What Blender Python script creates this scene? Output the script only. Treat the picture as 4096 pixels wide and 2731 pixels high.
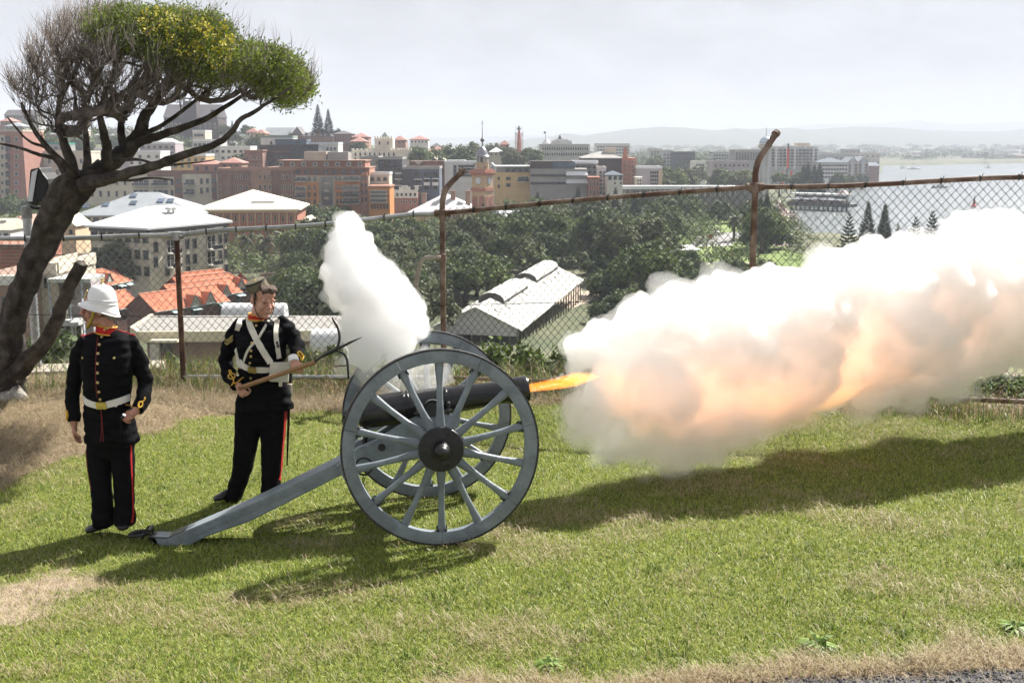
import bpy, bmesh, math, random
import numpy as np
from math import sin, cos, tan, atan2, pi, radians, sqrt
from mathutils import Vector, Matrix, Euler
from mathutils import noise as mnoise
sc = bpy.context.scene
col = sc.collection
for o in list(bpy.data.objects):
	bpy.data.objects.remove(o)
# ---------------------------------------------------------------- camera
F = 4597.6            # focal length in photo pixels (photo 4096 x 2731)
PITCH = radians(9.76)
ZC = 3.055
cam_d = bpy.data.cameras.new('camera')
cam_d.sensor_width = 36.0
cam_d.lens = 36.0 * F / 4096.0
cam_d.clip_start = 0.1
cam_d.clip_end = 40000.0
cam = bpy.data.objects.new('camera', cam_d)
col.objects.link(cam)
cam.location = (0, 0, ZC)
cam.rotation_euler = (pi / 2 - PITCH, 0, 0)
sc.camera = cam
# ---------------------------------------------------------------- sky, sun, exposure
SUN_EL = radians(46)
SUN_AZ = radians(41)          # clockwise from +Y towards +X: behind the scene, to the right
world = bpy.data.worlds.new('World')
sc.world = world
world.use_nodes = True
wn, wl = world.node_tree.nodes, world.node_tree.links
wn.clear()
w_out = wn.new('ShaderNodeOutputWorld')
w_bg = wn.new('ShaderNodeBackground')
w_sky = wn.new('ShaderNodeTexSky')
w_sky.sky_type = 'NISHITA'
w_sky.sun_disc = False
w_sky.sun_elevation = SUN_EL
w_sky.sun_rotation = SUN_AZ
w_sky.altitude = 30
w_sky.air_density = 1.0
w_sky.dust_density = 2.6
w_sky.ozone_density = 1.0
# thin high cloud whitens the whole sky; soft streaks of thicker cloud
w_bw = wn.new('ShaderNodeRGBToBW')
w_white = wn.new('ShaderNodeMixRGB'); w_white.blend_type = 'MULTIPLY'; w_white.inputs[0].default_value = 1
w_white.inputs[2].default_value = (0.955, 0.985, 1.06, 1)
w_mix = wn.new('ShaderNodeMixRGB'); w_mix.inputs[0].default_value = 0.82
w_tc = wn.new('ShaderNodeTexCoord')
w_map = wn.new('ShaderNodeMapping'); w_map.inputs['Scale'].default_value = (3.0, 3.0, 8.0)
w_nz = wn.new('ShaderNodeTexNoise'); w_nz.inputs['Scale'].default_value = 3.4
w_nz.inputs['Detail'].default_value = 7; w_nz.inputs['Roughness'].default_value = 0.58
w_nz.inputs['Distortion'].default_value = 0.4
w_ramp = wn.new('ShaderNodeMapRange')
w_ramp.inputs['From Min'].default_value = 0.40; w_ramp.inputs['From Max'].default_value = 0.64
w_ramp.inputs['To Min'].default_value = 0.89; w_ramp.inputs['To Max'].default_value = 1.07
w_mul = wn.new('ShaderNodeMixRGB'); w_mul.blend_type = 'MULTIPLY'; w_mul.inputs[0].default_value = 1
wl.new(w_sky.outputs[0], w_bw.inputs[0])
wl.new(w_bw.outputs[0], w_white.inputs[1])
wl.new(w_sky.outputs[0], w_mix.inputs[1]); wl.new(w_white.outputs[0], w_mix.inputs[2])
wl.new(w_tc.outputs['Generated'], w_map.inputs[0]); wl.new(w_map.outputs[0], w_nz.inputs['Vector'])
wl.new(w_nz.outputs[0], w_ramp.inputs[0])
w_veil = wn.new('ShaderNodeMixRGB'); w_veil.inputs[0].default_value = 0.88     # even veil of thin high cloud
w_veil.inputs[2].default_value = (5.4, 5.5, 5.75, 1)
wl.new(w_mix.outputs[0], w_veil.inputs[1])
wl.new(w_veil.outputs[0], w_mul.inputs[1]); wl.new(w_ramp.outputs[0], w_mul.inputs[2])
wl.new(w_mul.outputs[0], w_bg.inputs[0])
w_bg.inputs[1].default_value = 0.05
wl.new(w_bg.outputs[0], w_out.inputs[0])
sun_d = bpy.data.lights.new('sun', 'SUN')
sun_d.energy = 5.0
sun_d.angle = radians(0.6)
sun_d.color = (1.0, 0.955, 0.88)
sun = bpy.data.objects.new('sun', sun_d)
col.objects.link(sun)
SUN_DIR = Vector((sin(SUN_AZ) * cos(SUN_EL), cos(SUN_AZ) * cos(SUN_EL), sin(SUN_EL)))
sun.rotation_euler = SUN_DIR.to_track_quat('Z', 'Y').to_euler()
sun.location = (30, 35, 60)
vs = sc.view_settings
sc.display_settings.display_device = 'sRGB'
vs.view_transform = 'Standard'
vs.look = 'None'
vs.exposure = 1.38
vs.gamma = 1.0
vs.use_curve_mapping = False
cy = sc.cycles
cy.use_denoising = True
try:
	cy.denoiser = 'OPENIMAGEDENOISE'
	cy.denoising_prefilter = 'ACCURATE'
except Exception:
	pass
cy.max_bounces = 18
cy.diffuse_bounces = 3
cy.glossy_bounces = 3
cy.transmission_bounces = 6
cy.transparent_max_bounces = 16
cy.volume_bounces = 12
cy.sample_clamp_indirect = 6
cy.caustics_reflective = False
cy.caustics_refractive = False
cy.use_adaptive_sampling = True
cy.adaptive_threshold = 0.04
# ---------------------------------------------------------------- placing by what the lens saw
SP, CP = sin(PITCH), cos(PITCH)
def P(px, py, Y):
	"""World point at forward distance Y that the photo shows at pixel (px, py)."""
	x = (px - 2048.0) / F
	y = -(py - 1365.5) / F
	d = Vector((x, CP + y * SP, -SP + y * CP))
	return Vector((0, 0, ZC)) + d * (Y / d.y)
def PZ(px, py, z):
	"""World point at height z seen at pixel (px, py)."""
	x = (px - 2048.0) / F
	y = -(py - 1365.5) / F
	d = Vector((x, CP + y * SP, -SP + y * CP))
	return Vector((0, 0, ZC)) + d * ((z - ZC) / d.z)
def to_px(p):
	p = Vector(p) - Vector((0, 0, ZC))
	fwd = p.y * CP - p.z * SP
	up = p.y * SP + p.z * CP
	return 2048 + F * p.x / fwd, 1365.5 - F * up / fwd
# ---------------------------------------------------------------- materials
MATS = {}
def new_mat(name):
	m = bpy.data.materials.new(name)
	m.use_nodes = True
	m.node_tree.nodes.clear()
	return m, m.node_tree.nodes, m.node_tree.links
def mat(name, c, rough=0.7, metal=0.0, var=0.12, scale=6.0, c2=None, bump=0.0, bscale=None, spec=0.4,
		island=0.0, obj_rand=0.0, detail=4, transl=0.0, lo=0.38, hi=0.66, stretch=None, coat=0.0):
	"""Principled material: base colour with noise variation, optional second colour, bump, per-piece variation."""
	if name in MATS:
		return MATS[name]
	m, n, l = new_mat(name)
	out = n.new('ShaderNodeOutputMaterial')
	b = n.new('ShaderNodeBsdfPrincipled')
	b.inputs['Roughness'].default_value = rough
	b.inputs['Metallic'].default_value = metal
	b.inputs['Specular IOR Level'].default_value = spec
	if coat:
		b.inputs['Coat Weight'].default_value = coat
		b.inputs['Coat Roughness'].default_value = 0.15
	tc = n.new('ShaderNodeTexCoord')
	src = tc.outputs['Object']
	if stretch:
		mp = n.new('ShaderNodeMapping'); mp.inputs['Scale'].default_value = stretch
		l.new(src, mp.inputs[0]); src = mp.outputs[0]
	nz = n.new('ShaderNodeTexNoise')
	nz.inputs['Scale'].default_value = scale
	nz.inputs['Detail'].default_value = detail
	nz.inputs['Roughness'].default_value = 0.6
	l.new(src, nz.inputs['Vector'])
	mr = n.new('ShaderNodeMapRange')
	mr.inputs['From Min'].default_value = lo
	mr.inputs['From Max'].default_value = hi
	l.new(nz.outputs[0], mr.inputs[0])
	mix = n.new('ShaderNodeMixRGB')
	if c2 is None:
		c1 = tuple(max(0, v * (1 - var)) for v in c)
		c2 = tuple(min(1, v * (1 + var)) for v in c)
	else:
		c1 = c
	mix.inputs[1].default_value = (*c1, 1)
	mix.inputs[2].default_value = (*c2, 1)
	l.new(mr.outputs[0], mix.inputs[0])
	cur = mix.outputs[0]
	if island or obj_rand:
		if island:
			g = n.new('ShaderNodeNewGeometry'); rs = g.outputs['Random Per Island']
		else:
			g = n.new('ShaderNodeObjectInfo'); rs = g.outputs['Random']
		a = island or obj_rand
		m2 = n.new('ShaderNodeMapRange')
		m2.inputs['To Min'].default_value = 1 - a
		m2.inputs['To Max'].default_value = 1 + a
		l.new(rs, m2.inputs[0])
		mm = n.new('ShaderNodeMixRGB'); mm.blend_type = 'MULTIPLY'; mm.inputs[0].default_value = 1
		l.new(cur, mm.inputs[1]); l.new(m2.outputs[0], mm.inputs[2])
		cur = mm.outputs[0]
	l.new(cur, b.inputs['Base Color'])
	if bump:
		nb = n.new('ShaderNodeTexNoise')
		nb.inputs['Scale'].default_value = bscale or scale * 4
		nb.inputs['Detail'].default_value = 3
		l.new(src, nb.inputs['Vector'])
		bp = n.new('ShaderNodeBump'); bp.inputs['Strength'].default_value = bump
		bp.inputs['Distance'].default_value = 0.02
		l.new(nb.outputs[0], bp.inputs['Height'])
		l.new(bp.outputs[0], b.inputs['Normal'])
	last = b.outputs[0]
	if transl:
		t = n.new('ShaderNodeBsdfTranslucent')
		l.new(cur, t.inputs[0])
		ms = n.new('ShaderNodeMixShader'); ms.inputs[0].default_value = transl
		l.new(last, ms.inputs[1]); l.new(t.outputs[0], ms.inputs[2])
		last = ms.outputs[0]
	l.new(last, out.inputs[0])
	MATS[name] = m
	return m
# ---------------------------------------------------------------- mesh building
class MB:
	def __init__(s):
		s.v = []
		s.f = []
		s.mi = []
	def add(s, vs_, fs_, mi=0):
		o = len(s.v)
		s.v.extend([tuple(a) for a in vs_])
		for f in fs_:
			s.f.append([i + o for i in f]); s.mi.append(mi)
		return s
	def box(s, c, size, rot=None, mi=0, taper=1.0):
		hx, hy, hz = size[0] / 2, size[1] / 2, size[2] / 2
		vs_ = []
		for z in (-1, 1):
			t = taper if z > 0 else 1.0
			for x, y in ((-1, -1), (1, -1), (1, 1), (-1, 1)):
				vs_.append(Vector((x * hx * t, y * hy * t, z * hz)))
		if rot is not None:
			vs_ = [rot @ a for a in vs_]
		c = Vector(c)
		return s.add([a + c for a in vs_],
					 [(3, 2, 1, 0), (4, 5, 6, 7), (0, 1, 5, 4), (1, 2, 6, 5), (2, 3, 7, 6), (3, 0, 4, 7)], mi)
	def prism(s, poly, origin, ax, ay, thick, mi=0):
		"""Flat polygon (list of 2-D points) in plane (ax, ay) given thickness along ax x ay, centred on the plane."""
		ax = Vector(ax); ay = Vector(ay); nz_ = ax.cross(ay).normalized()
		o = Vector(origin)
		k = len(poly)
		a = [o + ax * p[0] + ay * p[1] - nz_ * thick / 2 for p in poly]
		b = [o + ax * p[0] + ay * p[1] + nz_ * thick / 2 for p in poly]
		fs_ = [list(range(k))[::-1], list(range(k, 2 * k))]
		for i in range(k):
			j = (i + 1) % k
			fs_.append((i, j, k + j, k + i))
		return s.add(a + b, fs_, mi)
	def tube(s, pts, rad, n=6, mi=0, caps=True, flat=1.0, up=None):
		pts = [Vector(p) for p in pts]
		k = len(pts)
		if not hasattr(rad, '__len__'):
			rad = [rad] * k
		vs_ = []
		prev = None
		for i, p in enumerate(pts):
			t = (pts[min(i + 1, k - 1)] - pts[max(i - 1, 0)])
			if t.length < 1e-9:
				t = Vector((0, 0, 1))
			t.normalize()
			if prev is None:
				r = Vector(up) if up is not None else (Vector((0, 0, 1)) if abs(t.z) < 0.9 else Vector((1, 0, 0)))
			else:
				r = prev
			u = (r - t * r.dot(t))
			if u.length < 1e-6:
				u = t.orthogonal()
			u.normalize()
			prev = u
			w = t.cross(u)
			for j in range(n):
				a = 2 * pi * j / n
				vs_.append(p + (u * cos(a) + w * sin(a) * flat) * rad[i])
		fs_ = []
		for i in range(k - 1):
			for j in range(n):
				j2 = (j + 1) % n
				fs_.append((i * n + j, i * n + j2, (i + 1) * n + j2, (i + 1) * n + j))
		if caps:
			fs_.append(list(range(n))[::-1])
			fs_.append([(k - 1) * n + j for j in range(n)])
		return s.add(vs_, fs_, mi)
	def lathe(s, prof, o, axis=(0, 0, 1), n=24, mi=0, closed=False):
		"""prof: list of (radius, height along axis)"""
		ax = Vector(axis).normalized()
		u = ax.orthogonal().normalized()
		w = ax.cross(u)
		o = Vector(o)
		k = len(prof)
		vs_ = []
		for r, h in prof:
			for j in range(n):
				a = 2 * pi * j / n
				vs_.append(o + ax * h + (u * cos(a) + w * sin(a)) * max(r, 1e-5))
		fs_ = []
		rng = range(k) if closed else range(k - 1)
		for i in rng:
			i2 = (i + 1) % k
			for j in range(n):
				j2 = (j + 1) % n
				fs_.append((i * n + j, i * n + j2, i2 * n + j2, i2 * n + j))
		if not closed:
			fs_.append(list(range(n))[::-1])
			fs_.append([(k - 1) * n + j for j in range(n)])
		return s.add(vs_, fs_, mi)
	def ell(s, c, r, rot=None, nu=12, nv=8, mi=0):
		if not hasattr(r, '__len__'):
			r = (r, r, r)
		vs_ = [Vector((0, 0, -r[2]))]
		for i in range(1, nv):
			ph = -pi / 2 + pi * i / nv
			for j in range(nu):
				th = 2 * pi * j / nu
				vs_.append(Vector((r[0] * cos(ph) * cos(th), r[1] * cos(ph) * sin(th), r[2] * sin(ph))))
		vs_.append(Vector((0, 0, r[2])))
		if rot is not None:
			vs_ = [rot @ a for a in vs_]
		c = Vector(c)
		fs_ = []
		for j in range(nu):
			fs_.append((0, 1 + (j + 1) % nu, 1 + j))
		for i in range(nv - 2):
			for j in range(nu):
				j2 = (j + 1) % nu
				a = 1 + i * nu
				fs_.append((a + j, a + j2, a + nu + j2, a + nu + j))
		last = len(vs_) - 1
		a = 1 + (nv - 2) * nu
		for j in range(nu):
			fs_.append((a + j, a + (j + 1) % nu, last))
		return s.add([v_ + c for v_ in vs_], fs_, mi)
	def quad(s, a, b, c, d, mi=0):
		return s.add([a, b, c, d], [(0, 1, 2, 3)], mi)
	def mesh(s, name, mats, smooth=False):
		me = bpy.data.meshes.new(name)
		me.from_pydata(s.v, [], s.f)
		if not isinstance(mats, (list, tuple)):
			mats = [mats]
		for m in mats:
			me.materials.append(m)
		if len(mats) > 1:
			me.polygons.foreach_set('material_index', s.mi)
		if smooth:
			me.polygons.foreach_set('use_smooth', [True] * len(me.polygons))
			if smooth != 'all':
				me.set_sharp_from_angle(angle=radians(38 if smooth is True else smooth))
		me.update()
		return me
	def build(s, name, mats, parent=None, smooth=False, bevel=0.0):
		o = bpy.data.objects.new(name, s.mesh(name, mats, smooth))
		col.objects.link(o)
		if parent is not None:
			o.parent = parent
		if bevel:
			bv = o.modifiers.new('bevel', 'BEVEL')
			bv.width = bevel; bv.segments = 2; bv.limit_method = 'ANGLE'
		return o
def obj_of(name, me, parent=None, loc=None, rot=None, scale=None):
	o = bpy.data.objects.new(name, me)
	col.objects.link(o)
	if parent is not None:
		o.parent = parent
	if loc is not None:
		o.location = loc
	if rot is not None:
		o.rotation_euler = rot
	if scale is not None:
		o.scale = scale
	return o
def np_mesh(name, verts, tris, mats, smooth=False, quads=False):
	"""Fast mesh from numpy arrays (verts Nx3, faces Mx3 or Mx4)."""
	verts = np.asarray(verts, dtype=np.float32)
	tris = np.asarray(tris, dtype=np.int32)
	k = tris.shape[1]
	me = bpy.data.meshes.new(name)
	me.vertices.add(len(verts)); me.vertices.foreach_set('co', verts.ravel())
	me.loops.add(tris.size); me.loops.foreach_set('vertex_index', tris.ravel())
	me.polygons.add(len(tris))
	me.polygons.foreach_set('loop_start', np.arange(0, tris.size, k, dtype=np.int32))
	me.polygons.foreach_set('loop_total', np.full(len(tris), k, dtype=np.int32))
	if smooth:
		me.polygons.foreach_set('use_smooth', np.ones(len(tris), dtype=bool))
	for m in (mats if isinstance(mats, (list, tuple)) else [mats]):
		me.materials.append(m)
	me.update(calc_edges=True)
	me.validate()
	return me
def tag(o, label=None, cat=None, group=None, kind=None):
	if label:
		o['label'] = label
	if cat:
		o['category'] = cat
	if group:
		o['group'] = group
	if kind:
		o['kind'] = kind
	return o
def empty(name, loc=(0, 0, 0), rz=0.0, label=None, cat=None, group=None, kind=None):
	o = bpy.data.objects.new(name, None)
	o.empty_display_size = 0.2
	col.objects.link(o)
	o.location = loc
	o.rotation_euler = (0, 0, rz)
	return tag(o, label, cat, group, kind)
def copy_tree(o, parent=None):
	c = o.copy()
	col.objects.link(c)
	c.parent = parent
	for ch in list(o.children):
		copy_tree(ch, c)
	return c
def remeshed(mb, name, voxel, mats, smooth_it=4, parent=None, decimate=None):
	"""Fuse overlapping shapes into one continuous surface."""
	tmp = mb.build('tmp', mats)
	r = tmp.modifiers.new('r', 'REMESH'); r.mode = 'VOXEL'; r.voxel_size = voxel; r.use_smooth_shade = True
	if smooth_it:
		sm = tmp.modifiers.new('s', 'SMOOTH'); sm.iterations = smooth_it; sm.factor = 0.5
	if decimate:
		dm = tmp.modifiers.new('d', 'DECIMATE'); dm.ratio = decimate
	dg = bpy.context.evaluated_depsgraph_get()
	dg.update()
	me = bpy.data.meshes.new_from_object(tmp.evaluated_get(dg))
	me.name = name
	me.materials.clear()
	for m in (mats if isinstance(mats, (list, tuple)) else [mats]):
		me.materials.append(m)
	bpy.data.objects.remove(tmp)
	o = bpy.data.objects.new(name, me)
	col.objects.link(o)
	if parent is not None:
		o.parent = parent
	return o
def smoothstep(a, b, x):
	t = np.clip((np.asarray(x, dtype=float) - a) / (b - a), 0, 1)
	return t * t * (3 - 2 * t)
def vnoise(x, y, seed=0):
	"""cheap smooth value noise on numpy arrays"""
	x = np.asarray(x, dtype=float); y = np.asarray(y, dtype=float)
	xi = np.floor(x).astype(np.int64); yi = np.floor(y).astype(np.int64)
	xf = x - xi; yf = y - yi
	def h(a, b):
		n_ = (a * 374761393 + b * 668265263 + seed * 974711) & 0xffffffff
		n_ = ((n_ ^ (n_ >> 13)) * 1274126177) & 0xffffffff
		return ((n_ ^ (n_ >> 16)) & 0xffff) / 65535.0
	u = xf * xf * (3 - 2 * xf); v = yf * yf * (3 - 2 * yf)
	return (h(xi, yi) * (1 - u) + h(xi + 1, yi) * u) * (1 - v) + (h(xi, yi + 1) * (1 - u) + h(xi + 1, yi + 1) * u) * v
def fbm(x, y, seed=0, o=4):
	s_ = 0; a = 0.5
	for i in range(o):
		s_ = s_ + a * vnoise(x * 2 ** i, y * 2 ** i, seed + i * 17)
		a *= 0.5
	return s_
def catmull(pts, k=6):
	"""smooth polyline through points"""
	pts = [Vector(p) for p in pts]
	out = []
	n_ = len(pts)
	for i in range(n_ - 1):
		p0 = pts[max(i - 1, 0)]; p1 = pts[i]; p2 = pts[i + 1]; p3 = pts[min(i + 2, n_ - 1)]
		for j in range(k):
			t = j / k
			out.append(0.5 * ((2 * p1) + (p2 - p0) * t + (2 * p0 - 5 * p1 + 4 * p2 - p3) * t * t
							  + (3 * p1 - p0 - 3 * p2 + p3) * t * t * t))
	out.append(pts[-1])
	return out
def lerp_list(vals, k):
	"""resample a list of numbers to match catmull(pts, k)"""
	out = []
	for i in range(len(vals) - 1):
		for j in range(k):
			t = j / k
			out.append(vals[i] * (1 - t) + vals[i + 1] * t)
	out.append(vals[-1])
	return out
rnd = random.Random(7)
nrng = np.random.default_rng(11)
# ================================================================ GROUND
_ctl = [  # pixel, forward distance: points where the photo shows the lawn surface
	(1768, 2177, 8.5), (1715, 1989, 10.06), (662, 2191, 8.97), (435, 2126, 9.04), (905, 2003, 9.9),
	(4096, 1640, 12.3), (3657, 1618, 12.6), (3021, 1590, 12.9), (1768, 1545, 14.3), (714, 1540, 14.0),
	(0, 1560, 13.6)]
_cp = [P(*c) for c in _ctl] + [Vector((-3.5, 6.0, 0.02)), Vector((0, 6.0, 0.06)), Vector((3.5, 6.0, 0.10)),
							  Vector((0, 2.0, 0.1)), Vector((5, 9.0, 0.12)), Vector((-7, 9, -0.2)),
							  Vector((9, 13, 0.2)), Vector((-9, 13, 0.0))]
_A = np.array([[p.x, p.y] for p in _cp]); _z = np.array([p.z for p in _cp])
def _tps_k(r2):
	return r2 * np.log(r2 + 1e-9) * 0.5
_n = len(_A)
_K = _tps_k(((_A[:, None, :] - _A[None, :, :]) ** 2).sum(-1)) + np.eye(_n) * 0.6
_Pm = np.hstack([np.ones((_n, 1)), _A])
_M = np.zeros((_n + 3, _n + 3)); _M[:_n, :_n] = _K; _M[:_n, _n:] = _Pm; _M[_n:, :_n] = _Pm.T
_w = np.linalg.solve(_M, np.concatenate([_z, np.zeros(3)]))
def lawn_z(x, y):
	x = np.atleast_1d(np.asarray(x, dtype=float)); y = np.atleast_1d(np.asarray(y, dtype=float))
	out = np.zeros_like(x)
	for s_ in range(0, len(x), 20000):
		xs, ys = x[s_:s_ + 20000], y[s_:s_ + 20000]
		r2 = (xs[:, None] - _A[None, :, 0]) ** 2 + (ys[:, None] - _A[None, :, 1]) ** 2
		out[s_:s_ + 20000] = _tps_k(r2) @ _w[:_n] + _w[_n] + _w[_n + 1] * xs + _w[_n + 2] * ys
	out = out + 0.03 * (fbm(x * 0.9, y * 0.9, 3) - 0.5)
	# the bank of cut straw at the tree's foot
	out = out + 0.16 * np.exp(-(((x + 4.7) / 1.3) ** 2 + ((y - 12.6) / 1.0) ** 2))
	return out
def lz(x, y):
	return float(lawn_z(x, y)[0])
def LG(px, py):
	"""point on the lawn seen at pixel"""
	p = PZ(px, py, 0.0)
	for _ in range(12):
		p = PZ(px, py, lz(p.x, p.y))
	return p
def px_np(x, y, z):
	z = z - ZC
	fwd = y * CP - z * SP
	up = y * SP + z * CP
	return 2048 + F * x / fwd, 1365.5 - F * up / fwd
_b1x = [-800, 0, 160, 350, 574, 790, 900, 1200, 1400, 2050, 2300, 3000, 3550, 4096, 4900]
_b1y = [2280, 1950, 1855, 1815, 1730, 1668, 1650, 1645, 1640, 1620, 1610, 1625, 1645, 1680, 1740]
_b2x = [-500, 0, 1200, 2000, 2700, 3000, 3300, 3700, 4096, 4800]
_b2y = [2860, 2820, 2790, 2740, 2690, 2650, 2640, 2590, 2555, 2500]
_b3x = [1500, 2500, 2900, 3400, 4096, 4900]
_b3y = [2870, 2785, 2728, 2702, 2672, 2620]
def zones(x, y, z):
	"""straw, dirt, gravel weights of lawn points"""
	px, py = px_np(x, y, z)
	jit = (fbm(x * 3, y * 3, 5) - 0.5) * 60 + (vnoise(x * 17, y * 17, 9) - 0.5) * 22
	straw = smoothstep(12, -12, py + jit - np.interp(px, _b1x, _b1y))
	s2 = smoothstep(-25, 25, py + jit * 2.6 - np.interp(px, _b2x, _b2y))
	gravel = smoothstep(-8, 10, py + jit * 0.6 - np.interp(px, _b3x, _b3y))
	dirt = smoothstep(1.25, 0.35, ((px - 40) / 360) ** 2 + ((py + jit * 1.6 - 2420 + px * 0.22) / 110) ** 2 + (fbm(x * 4, y * 4, 77) - .45) * 2.2)
	return straw, np.clip(s2, 0, 1), gravel, dirt
# --- lawn sheet
_xs = np.concatenate([np.linspace(-14, -7, 12), np.linspace(-6.8, 6.8, 170), np.linspace(7, 14, 12)])
_ys = np.concatenate([np.linspace(-6, 5, 14), np.linspace(5.1, 15.2, 130)])
_X, _Y = np.meshgrid(_xs, _ys)
_Z = lawn_z(_X.ravel(), _Y.ravel())
_drop = smoothstep(14.3, 15.4, _Y.ravel() - np.interp(_X.ravel(), [-8, 0, 3, 6, 9], [0.2, 0.2, -1.0, -1.6, -1.8]))
_Z = _Z - 0.9 * _drop
_st, _s2, _gv, _dt = zones(_X.ravel(), _Y.ravel(), _Z)
_nx, _ny = len(_xs), len(_ys)
_idx = np.arange(_nx * _ny).reshape(_ny, _nx)
_q = np.stack([_idx[:-1, :-1], _idx[:-1, 1:], _idx[1:, 1:], _idx[1:, :-1]], -1).reshape(-1, 4)
def lawn_mat():
	m, n, l = new_mat('lawn_soil')
	out = n.new('ShaderNodeOutputMaterial'); b = n.new('ShaderNodeBsdfPrincipled')
	b.inputs['Roughness'].default_value = 0.95; b.inputs['Specular IOR Level'].default_value = 0.1
	at = n.new('ShaderNodeVertexColor'); at.layer_name = 'zone'
	sep = n.new('ShaderNodeSeparateColor'); l.new(at.outputs[0], sep.inputs[0])
	tc = n.new('ShaderNodeTexCoord')
	def noise_mix(sc_, c1, c2, det=5):
		nz = n.new('ShaderNodeTexNoise'); nz.inputs['Scale'].default_value = sc_; nz.inputs['Detail'].default_value = det
		nz.inputs['Roughness'].default_value = 0.7
		l.new(tc.outputs['Object'], nz.inputs['Vector'])
		mr = n.new('ShaderNodeMapRange'); mr.inputs['From Min'].default_value = 0.35; mr.inputs['From Max'].default_value = 0.65
		l.new(nz.outputs[0], mr.inputs[0])
		mx = n.new('ShaderNodeMixRGB'); mx.inputs[1].default_value = (*c1, 1); mx.inputs[2].default_value = (*c2, 1)
		l.new(mr.outputs[0], mx.inputs[0])
		return mx.outputs[0]
	green = noise_mix(26, (0.09, 0.115, 0.022), (0.18, 0.19, 0.06))
	straw = noise_mix(40, (0.16, 0.115, 0.075), (0.36, 0.28, 0.19))
	dirt = noise_mix(14, (0.24, 0.185, 0.135), (0.36, 0.29, 0.22))
	grav = noise_mix(90, (0.03, 0.03, 0.033), (0.16, 0.155, 0.16), 2)
	cur = green
	for src, s_ in ((straw, sep.outputs[0]), (dirt, sep.outputs[2]), (grav, sep.outputs[1])):
		mx = n.new('ShaderNodeMixRGB'); l.new(s_, mx.inputs[0]); l.new(cur, mx.inputs[1]); l.new(src, mx.inputs[2])
		cur = mx.outputs[0]
	l.new(cur, b.inputs['Base Color'])
	nb = n.new('ShaderNodeTexNoise'); nb.inputs['Scale'].default_value = 70; nb.inputs['Detail'].default_value = 4
	l.new(tc.outputs['Object'], nb.inputs['Vector'])
	bp = n.new('ShaderNodeBump'); bp.inputs['Strength'].default_value = 0.7; bp.inputs['Distance'].default_value = 0.03
	l.new(nb.outputs[0], bp.inputs['Height']); l.new(bp.outputs[0], b.inputs['Normal'])
	l.new(b.outputs[0], out.inputs[0])
	return m
_me = np_mesh('lawn', np.stack([_X.ravel(), _Y.ravel(), _Z], -1), _q, lawn_mat(), smooth=True)
_ca = _me.color_attributes.new('zone', 'FLOAT_COLOR', 'POINT')
_ca.data.foreach_set('color', np.stack([np.clip(_st + _s2, 0, 1), _gv, _dt, np.ones_like(_gv)], -1).astype(np.float32).ravel())
lawn = obj_of('lawn', _me)
tag(lawn, 'sloping mown lawn with dry patches on the hilltop', 'lawn', kind='structure')
# --- grass blades
NB = 430000
_u = nrng.random(NB)
_gy = 5.0 * (14.6 / 5.0) ** (_u ** 0.92)          # more blades near the lens
_gx = (nrng.random(NB) * 2 - 1) * (_gy * 0.46 + 1.0)
_gz = lawn_z(_gx, _gy)
_st, _s2, _gv, _dt = zones(_gx, _gy, _gz)
_patch = fbm(_gx * 1.1, _gy * 1.6, 21, 4)           # dry / lush patches
_fine = fbm(_gx * 7, _gy * 7, 31, 3)
_dry = np.clip((_patch - 0.53) * 4.4 + (_fine - 0.5) * 1.8 + 0.13, 0, 1)
_strawy = np.clip(_st + _s2, 0, 1)
_r = nrng.random(NB)
_keep = (_r > 0.93 * _gv) & (nrng.random(NB) > 0.62 * _dt) & (_gy < 14.3)
_gx, _gy, _gz, _dry, _strawy, _dt, _fine, _patch = [a[_keep] for a in (_gx, _gy, _gz, _dry, _strawy, _dt, _fine, _patch)]
NB = len(_gx)
_isdry = nrng.random(NB) < np.clip(0.05 + 0.46 * _dry + 0.93 * _strawy + 0.6 * _dt, 0, 0.97)
_len = np.where(_isdry, 0.035 + 0.075 * nrng.random(NB) ** 2, 0.022 + 0.036 * nrng.random(NB) + 0.03 * np.clip(0.5 - _patch, 0, 1))
_clump = smoothstep(.55, .75, fbm(_gx * 5, _gy * 5, 91, 3))
_len = _len * (0.7 + 0.6 * _fine + .55 * _clump) * np.where(_strawy > 0.5, 1.35, 1.0)
_wid = np.where(_isdry, 0.0028, 0.0042) * (0.7 + 0.6 * nrng.random(NB))
_wid = _wid * (0.8 + 0.05 * _gy)
_az = nrng.random(NB) * 2 * np.pi
_lean = np.where(_isdry, 0.9 + 0.55 * nrng.random(NB), 0.35 + 1.0 * nrng.random(NB))   # angle from vertical
_dx, _dy = np.cos(_az), np.sin(_az)
_sx, _sy = -_dy, _dx
_b0 = np.stack([_gx, _gy, _gz + np.where(_isdry, 0.006 + 0.02 * nrng.random(NB), -0.004)], -1)
_sd = np.stack([_sx, _sy, np.zeros(NB)], -1) * _wid[:, None] * 0.5
_mid = _b0 + np.stack([_dx * np.sin(_lean * 0.7), _dy * np.sin(_lean * 0.7), np.cos(_lean * 0.7)], -1) * (_len * 0.55)[:, None]
_tip = _mid + np.stack([_dx * np.sin(_lean * 1.35), _dy * np.sin(_lean * 1.35), np.cos(_lean * 1.35)], -1) * (_len * 0.5)[:, None]
_V = np.stack([_b0 - _sd, _b0 + _sd, _mid + _sd * 0.8, _mid - _sd * 0.8, _tip], 1).reshape(-1, 3)
_o = np.arange(NB) * 5
_T = np.concatenate([np.stack([_o, _o + 1, _o + 2], -1), np.stack([_o, _o + 2, _o + 3], -1), np.stack([_o + 3, _o + 2, _o + 4], -1)])
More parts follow.
